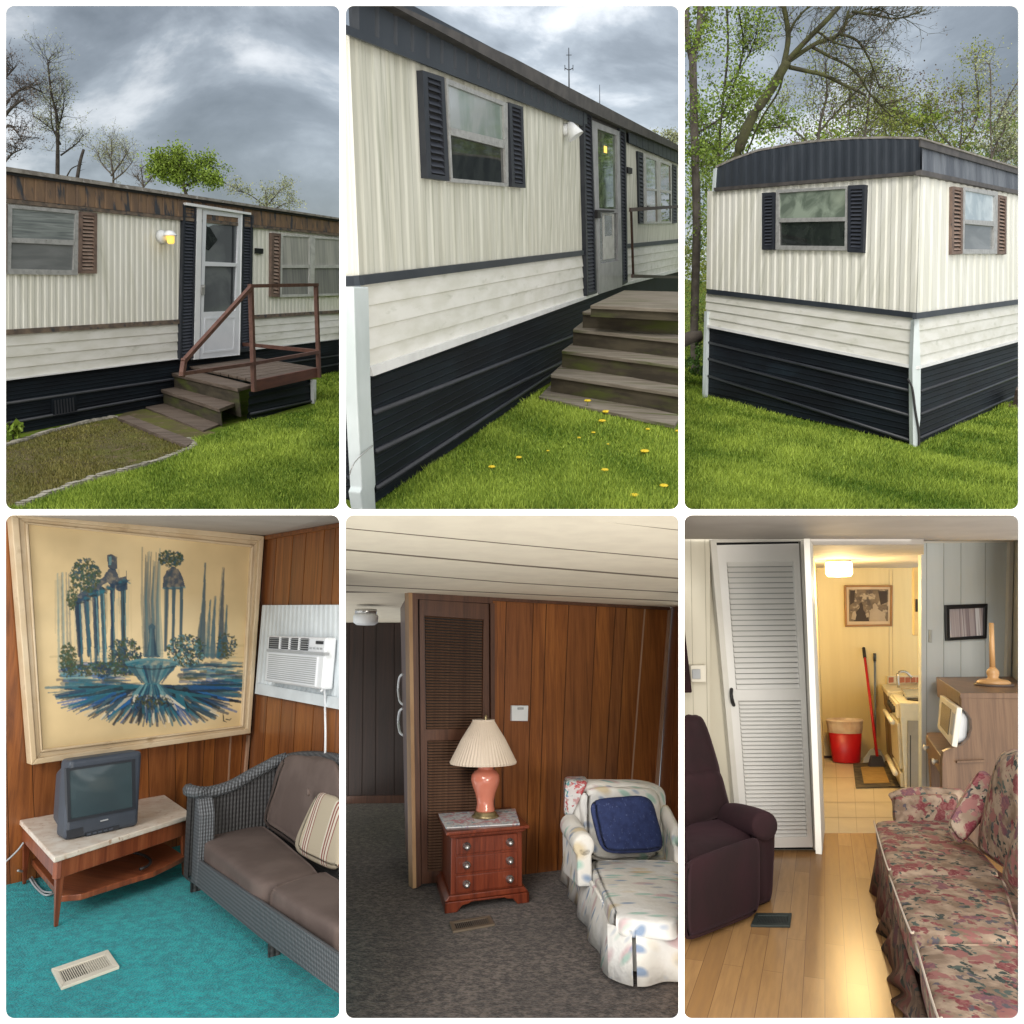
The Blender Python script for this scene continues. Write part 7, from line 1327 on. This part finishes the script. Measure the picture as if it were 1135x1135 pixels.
cu6 = MB(m_burg, W6.basis()); cq = [W6.at(*c, .12) for c in ((X6a, 688), (758.6, 692), (767.5, 768), (X6a, 768))]; cu6.prism(cq, [p - W6.n * .05 for p in cq]); tag(cu6.build('curtain', bevel=.01), 'dark maroon curtain edge above the recliner', 'curtain')
# desk with hutch
dk6 = thing('computer_desk', 'brown laminate desk cabinet with curved cut-out side behind the floral sofa', 'desk', F6.at(1090, 935))
TD = None; ds = F6.at(1064.5, 959); hD = height_at(ds, U6, 768); TP = level(F6, hD); DP = Pl(ds, W6.n, U6)      # the side facing the viewer
s_ = MB(w_desk); s_.basis = (RT, FW, U6); q = [TP.at(*c) for c in ((1037.5, 750.3), (X6b, 749.5), (X6b, 768.2), (1064.2, 768))]; s_.prism(q, [p - U6 * .035 for p in q]); s_.build('top', dk6, bevel=.004)
side = [(1065.7, 772), (1065.7, 784), (1072, 789.5), (1076.8, 797), (1077.6, 808), (1074.6, 818), (1067, 826), (1053, 829.5), (1046, 833), (1044.6, 842), (1044.6, 930), (X6b, 930), (X6b, 772)]
s_ = MB(w_desk, DP.basis()); s_.slab(DP, side, .0, -.03); s_.build('side_panel', dk6)
dback = (TP.at(1037.5, 750.3) - TP.at(1064.2, 768)); 
s_ = MB(w_desk); s_.basis = (dback.normalized(), RT, U6); a, b = DP.at(1064.5, 772) + dback * .06 , DP.at(1064.5, 772) + dback; s_.hexa([a - U6 * .13, b - U6 * .13, b - U6 * .13 + RT * .3, a - U6 * .13 + RT * .3, a, b, b + RT * .3, a + RT * .3]); s_.build('drawer', dk6, bevel=.004)
fa_, fb_ = DP.at(1045.2, 842, -.02), DP.at(1045.2, 842, -.02) + dback * .8
s_ = MB(w_desk); s_.basis = (dback.normalized(), RT, U6); hd_ = (DP.at(1045, 866) - DP.at(1045, 842)).dot(-U6); s_.hexa([fa_ - U6 * hd_, fb_ - U6 * hd_, fb_ - U6 * hd_ + RT * .6, fa_ - U6 * hd_ + RT * .6, fa_, fb_, fb_ + RT * .6, fa_ + RT * .6]); dr_ = s_.build('drawer', dk6, bevel=.006)
for t__ in (.3, .85): s_ = MB(m_plc); s_.lathe(lerp(fa_, fb_, t__) - U6 * hd_ * .5, -RT, [(.012, 0), (.012, .02), (.022, .03), (0, .04)], 12, ref=U6); s_.build('knob', dr_)
s_ = MB(w_desk); s_.basis = (dback.normalized(), RT, U6); s_.hexa([fb_ - U6 * 1.0 + RT * .02, fb_ - U6 * 1.0 + RT * .7, fb_ - U6 * 1.0 + RT * .7 + dback * .1, fb_ - U6 * 1.0 + RT * .02 + dback * .1, fb_ + RT * .02, fb_ + RT * .7, fb_ + RT * .7 + dback * .1, fb_ + RT * .02 + dback * .1]); s_.build('back_panel', dk6)
s_ = MB(w_desk, DP.basis()); s_.slab(DP, [(1061, 843.6), (1092, 842.4), (1092, 844.6), (1061, 846)], .02, 0); s_.build('slide_rail', dk6)
# microwave
mw = thing('microwave', 'small white microwave sitting in the cut-out of the brown desk', 'microwave', DP.at(1058, 828, -.05)); MP = Pl(DP.p - DP.n * .05, DP.n, U6)
FQ = Z(945, 730, S5)([(550, 228), (655, 305), (622, 552), (535, 440)])
f4 = [MP.at(*FQ[1]), MP.at(*FQ[2])]; g4 = [f4[0] + dback * .62, f4[1] + dback * .62]; wv = RT
rr4 = [MP.at(1076, 797, -.02), MP.at(1075.5, 815, -.02)]
s_ = MB(M('white_microwave_case', (.66, .69, .72), .35)); s_.hexa([f4[1], MP.at(1072, 822), MP.at(1072, 822) + dback * .6, g4[1], f4[0], MP.at(1074, 792), MP.at(1074, 792) + dback * .6, g4[0]]); s_.build('case', mw, bevel=.03, seg=3)
mf = Pl(f4[0] - RT * .012, (g4[0] - f4[0]).cross(f4[1] - f4[0]), U6); s_ = MB(m_plc, mf.basis()); s_.slab(mf, FQ, .012, -.02); s_.build('front', mw, bevel=.006)
s_ = MB(M('microwave_window', (.10, .095, .085), .2, (.15, .14, .12), 8), mf.basis()); s_.slab(mf, [bpx(FQ, *c) for c in ((.12, .16), (.68, .16), (.68, .84), (.12, .84))], .016, .0); s_.build('window', mw); s_ = MB(m_plg, mf.basis()); s_.slab(mf, [bpx(FQ, *c) for c in ((.78, .2), (.93, .2), (.93, .75), (.78, .75))], .015, 0); s_.build('button_panel', mw)
# towel holder
th_ = TP.at(1101.5, 760); k_ = (th_ - CAM).dot(FW) / F; ph = thing('paper_towel_holder', 'turned pale wood paper towel holder standing on the desk', 'towel holder', th_); m_pine = M('pale_turned_wood', (.52, .30, .13), .35, (.45, .25, .10), 5)
s_ = MB(M('dark_round_mat', (.10, .07, .055), .6)); s_.lathe(th_, U6, [(0, 0), (19.5 * k_, 0), (19.5 * k_, 2.2 * k_), (0, 2.3 * k_)], 32); s_.build('foot', ph); s_ = MB(m_pine); s_.lathe(th_, U6, [(0, 2 * k_), (16.5 * k_, 2 * k_), (17 * k_, 4 * k_), (14 * k_, 6.5 * k_), (7 * k_, 7.5 * k_), (5 * k_, 9 * k_), (6.4 * k_, 13 * k_), (6.2 * k_, 16 * k_), (3.2 * k_, 20 * k_), (0, 20.2 * k_)], 28); s_.build('base', ph); s_ = MB(m_pine); s_.tube([th_ + U6 * 19 * k_, th_ + U6 * 69 * k_ + RT * 2.4 * k_], [2.9 * k_, 2.4 * k_], 12); s_.build('rod', ph)

# recliner
rc = thing('recliner', 'dark burgundy velvet recliner armchair at the left edge', 'recliner', F6.at(800, 1020)); R0 = F6.at(846, 1012)
def cu8(par, name, pl, bot, top, f, b, m, k=5, wr=.02, seed=1, n=10, puff=0, bb=None, tb=None):
    bb = bb or bot; tb = tb or top; c8 = [pl.at(*bot[0], f), pl.at(*bot[1], f), pl.at(*bb[1], b), pl.at(*bb[0], b), pl.at(*top[0], f), pl.at(*top[1], f), pl.at(*tb[1], b), pl.at(*tb[0], b)]
    mb = MB(m); mb.cushion(c8, n, k, wr=wr, seed=seed, puff=puff); return mb.build(name, par)
rA, rB = F6.at(X6a, 1049), F6.at(846, 1012); RF = Pl(rA, (rB - rA).cross(U6), U6); dr6 = (FW - U6 * FW.dot(U6)).normalized()
q = [rA, rB, F6.at(838, 968), F6.at(X6a, 968)]; hS = height_at(rB, U6, 935); mb = MB(m_burg); mb.cushion([p + U6 * .03 for p in q] + [p + U6 * hS for p in q], 12, 9, wr=.01, seed=4); mb.build('base', rc)
cu8(rc, 'footrest', RF, [(757, 1046), (842, 1012)], [(757, 955), (842, 925)], .05, -.02, m_burg, 8, .004, 6)
# side arm
AR = Pl(rB + dr6 * .0, W6.n, U6)
ap1, ap2 = F6.at(856, 1004), None; arP = Pl(ap1 + dr6 * -.0, RF.n, U6)
cu8(rc, 'arm', arP, [(836, 1008), (857.5, 1002)], [(838, 905), (862, 910)], .02, -.75, m_burg, 8, .01, 7, bb=[(815, 1000), (838, 995)], tb=[(800, 898), (830, 896)])
a = MB(m_burg); c0_, c1_ = arP.at(799, 906, -.42), arP.at(849, 916, .06); kR = (c1_ - CAM).dot(FW) / F; a.tube(curve3([c0_, lerp(c0_, c1_, .35) + U6 * .02, lerp(c0_, c1_, .75) + U6 * .015, c1_], 6), [9 * kR] + [15.5 * kR] * 17 + [13.5 * kR], 18); mb = a.build('arm_pad', rc, bevel=.03)
SF = level(F6, hS * .98)
mb = MB(m_burg); q = [SF.at(*c) for c in ((X6a, 962), (838, 935), (822, 905), (X6a, 915))]; mb.cushion([p - U6 * .15 for p in q] + [p + U6 * .03 for p in q], 10, 5, puff=.1, wr=.015, seed=8); mb.build('seat_cushion', rc)
bkR = Pl(SF.at(790, 912), lerp(RF.n, W6.n, .6), U6)
cu8(rc, 'back_cushion', bkR, [(X6a, 925), (812, 905)], [(X6a, 853), (799, 852)], .08, -.2, m_burg, 5, .02, 9, tb=[(X6a, 850), (796, 850)])
cu8(rc, 'back_cushion', bkR, [(X6a, 872), (802, 866)], [(X6a, 792), (781, 793.5)], .06, -.22, m_burg, 5, .02, 10, tb=[(X6a, 792), (779, 793)])
vent('floor_vent', 'dark metal floor vent in the wood floor beside the recliner', F6, [(838, 1011.7), (877.5, 1011.7), (875.7, 1025.8), (832, 1025)], M('dark_green_vent', (.035, .045, .04), .5), M('dark_vent_slat', (.05, .06, .055), .5), 20)

# floral sofa
fs6 = thing('floral_sofa', 'rose patterned sofa stretching along the right side toward the viewer', 'sofa', F6.at(1010, 1080))
g0, g1 = F6.at(967.5, 985), F6.at(1001, 1133); hSo = height_at(F6.at(968, 985), U6, 908); SS = level(F6, hSo)
m_welt = M('cream_welt_cord', (.62, .52, .42), .8)
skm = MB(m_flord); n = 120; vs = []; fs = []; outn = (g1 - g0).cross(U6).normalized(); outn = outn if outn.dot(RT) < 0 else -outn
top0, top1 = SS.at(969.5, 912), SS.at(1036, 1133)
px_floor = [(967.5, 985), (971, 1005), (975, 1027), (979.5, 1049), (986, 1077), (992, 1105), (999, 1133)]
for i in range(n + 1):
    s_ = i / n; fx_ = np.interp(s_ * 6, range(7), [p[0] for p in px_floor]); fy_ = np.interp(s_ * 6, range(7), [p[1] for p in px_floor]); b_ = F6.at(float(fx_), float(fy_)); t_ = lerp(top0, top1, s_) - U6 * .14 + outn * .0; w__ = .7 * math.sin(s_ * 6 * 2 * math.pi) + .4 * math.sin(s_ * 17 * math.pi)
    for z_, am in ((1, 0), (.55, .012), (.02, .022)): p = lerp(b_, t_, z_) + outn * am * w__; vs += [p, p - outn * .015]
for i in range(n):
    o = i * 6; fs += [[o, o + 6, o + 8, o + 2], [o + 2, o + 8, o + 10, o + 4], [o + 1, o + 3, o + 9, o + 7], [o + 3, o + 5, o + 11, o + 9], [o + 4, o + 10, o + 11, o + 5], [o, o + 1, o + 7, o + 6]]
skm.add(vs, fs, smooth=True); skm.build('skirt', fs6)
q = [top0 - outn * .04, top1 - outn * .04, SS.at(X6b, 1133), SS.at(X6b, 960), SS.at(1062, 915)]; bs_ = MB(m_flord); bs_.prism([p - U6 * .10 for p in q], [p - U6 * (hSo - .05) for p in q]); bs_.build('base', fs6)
for i, (t4, ps_) in enumerate((([(968.5, 908), (986, 967), (1112, 967), (1056, 905)], 2), ([(985.5, 968), (1011.5, 1037.5), (X6b, 1041), (1112, 967)], 3), ([(1015, 1043), (1042, 1134), (X6b, 1134), (X6b, 1043)], 4))):
    tq_ = [SS.at(*c) for c in t4]; ccush(fs6, 'seat_cushion', tq_, .15, U6, m_flor, 11, .05, .006, ps_, n=14)
    w_ = MB(m_welt); eo = outn * .004 + U6 * .004; w_.tube(curve3([lerp(tq_[0], tq_[1], .06) + eo, lerp(tq_[0], tq_[1], .9) + eo - outn * .0, lerp(tq_[0], tq_[1], .955) + eo - outn * .012], 5), .004, 6); w_.build('welt', fs6)
# far arm
fap = Pl(SS.at(1010, 908), W6.n, U6); cu8(fs6, 'arm', fap, [(990, 915), (1060, 915)], [(988, 884), (1062, 880)], .02, -.22, m_flor, 8, .01, 3, bb=[(990, 905), (1062, 905)], tb=[(989, 878), (1062, 876)])
a = MB(m_flor); a.tube(curve3([fap.at(989, 889, -.12), fap.at(1005, 883, -.10), fap.at(1030, 882, -.1), fap.at(1066, 884, -.1)], 5), [9 * (fap.p - CAM).dot(FW) / F * .9] + [9.6 * (fap.p - CAM).dot(FW) / F] * 15, 16); a.build('arm_roll', fs6)
# back cushions along the right
BKp = [((1062, 940), (1112, 966), (1092, 838), (X6b, 832), 5), ((1108, 966), (X6b, 1012), (1128, 905), (X6b, 880), 6)]
bk1 = Pl(SS.at(1085, 950), (SS.at(1110, 967) - SS.at(1060, 932)).cross(U6), U6)
cu8(fs6, 'back_cushion', bk1, [(1078, 948), (X6b, 978)], [(1104, 838), (X6b, 832)], .02, -.22, m_flor, 5, .02, 5, bb=[(1082, 925), (X6b, 955)], tb=[(1106, 834), (X6b, 826)])
cu8(fs6, 'back_cushion', bk1, [(1108, 972), (X6b, 1003)], [(1126, 918), (X6b, 885)], .20, .02, m_flor, 4, .02, 6)
m_flor2 = floral('rose_floral_pillow_cloth', (.56, .44, .33), (.36, .26, .19), [(.27, .06, .08), (.42, .20, .18), (.26, .12, .15)], [(.035, .045, .042), (.09, .115, .10), (.12, .095, .115)], 12)
tpil = Pl(SS.at(1052, 925), lerp(bk1.n, W6.n, .6) + U6 * .25, U6); cu8(None, 'pillow', tpil, [(1047, 915), (1064, 941)], [(1086, 848), (1114, 876)], .34, .18, m_flor2, 4, .01, 11)
pil = [o for o in bpy.data.objects if o.name.startswith('pillow') and o.get('label') is None][0]; tag(pil, 'rose patterned throw pillow leaning in the far corner of the floral sofa', 'pillow')
# ------------------------------------------------------------------ white frame before the camera for the collage gutters, six round-cornered openings
m_gutter, t_, b_ = material('white_gutter_frame'); b_.inputs['Base Color'].default_value = (.97, .97, .965, 1); b_.inputs['Roughness'].default_value = .6
DW = 1.0; kk = DW / F
cu = bpy.data.curves.new('wall', 'CURVE'); cu.dimensions = '2D'; cu.fill_mode = 'BOTH'; cu.extrude = .001  # gutter frame added close to the camera, not a wall of the place
def spl(pts):
    s = cu.splines.new('POLY'); s.points.add(len(pts) - 1)
    for p, (x, y) in zip(s.points, pts): p.co = ((x - CX) * kk, (CX - y) * kk, 0, 1)
    s.use_cyclic_u = True
def rrect(x0, y0, x1, y1, r=9, n=7):
    o = []
    for cx_, cy_, a0 in ((x0 + r, y0 + r, 180), (x1 - r, y0 + r, 270), (x1 - r, y1 - r, 0), (x0 + r, y1 - r, 90)):
        for i in range(n + 1):
            a = math.radians(a0 + 90 * i / n); o.append((cx_ + r * math.cos(a), cy_ + r * math.sin(a)))
    return o
spl([(-45, -45), (1180, -45), (1180, 1180), (-45, 1180)])
for x0, x1 in ((6, 376.5), (383, 752.2), (758.3, 1129)):
    for y0, y1 in ((6, 564.5), (571, 1129)): spl(rrect(x0, y0, x1, y1)[::-1])
wo_ = bpy.data.objects.new('wall', cu); COL.objects.link(wo_); cu.materials.append(m_gutter)
wo_.location = CAM + FW * DW; wo_.rotation_euler = cam.rotation_euler
wo_['kind'] = 'structure'
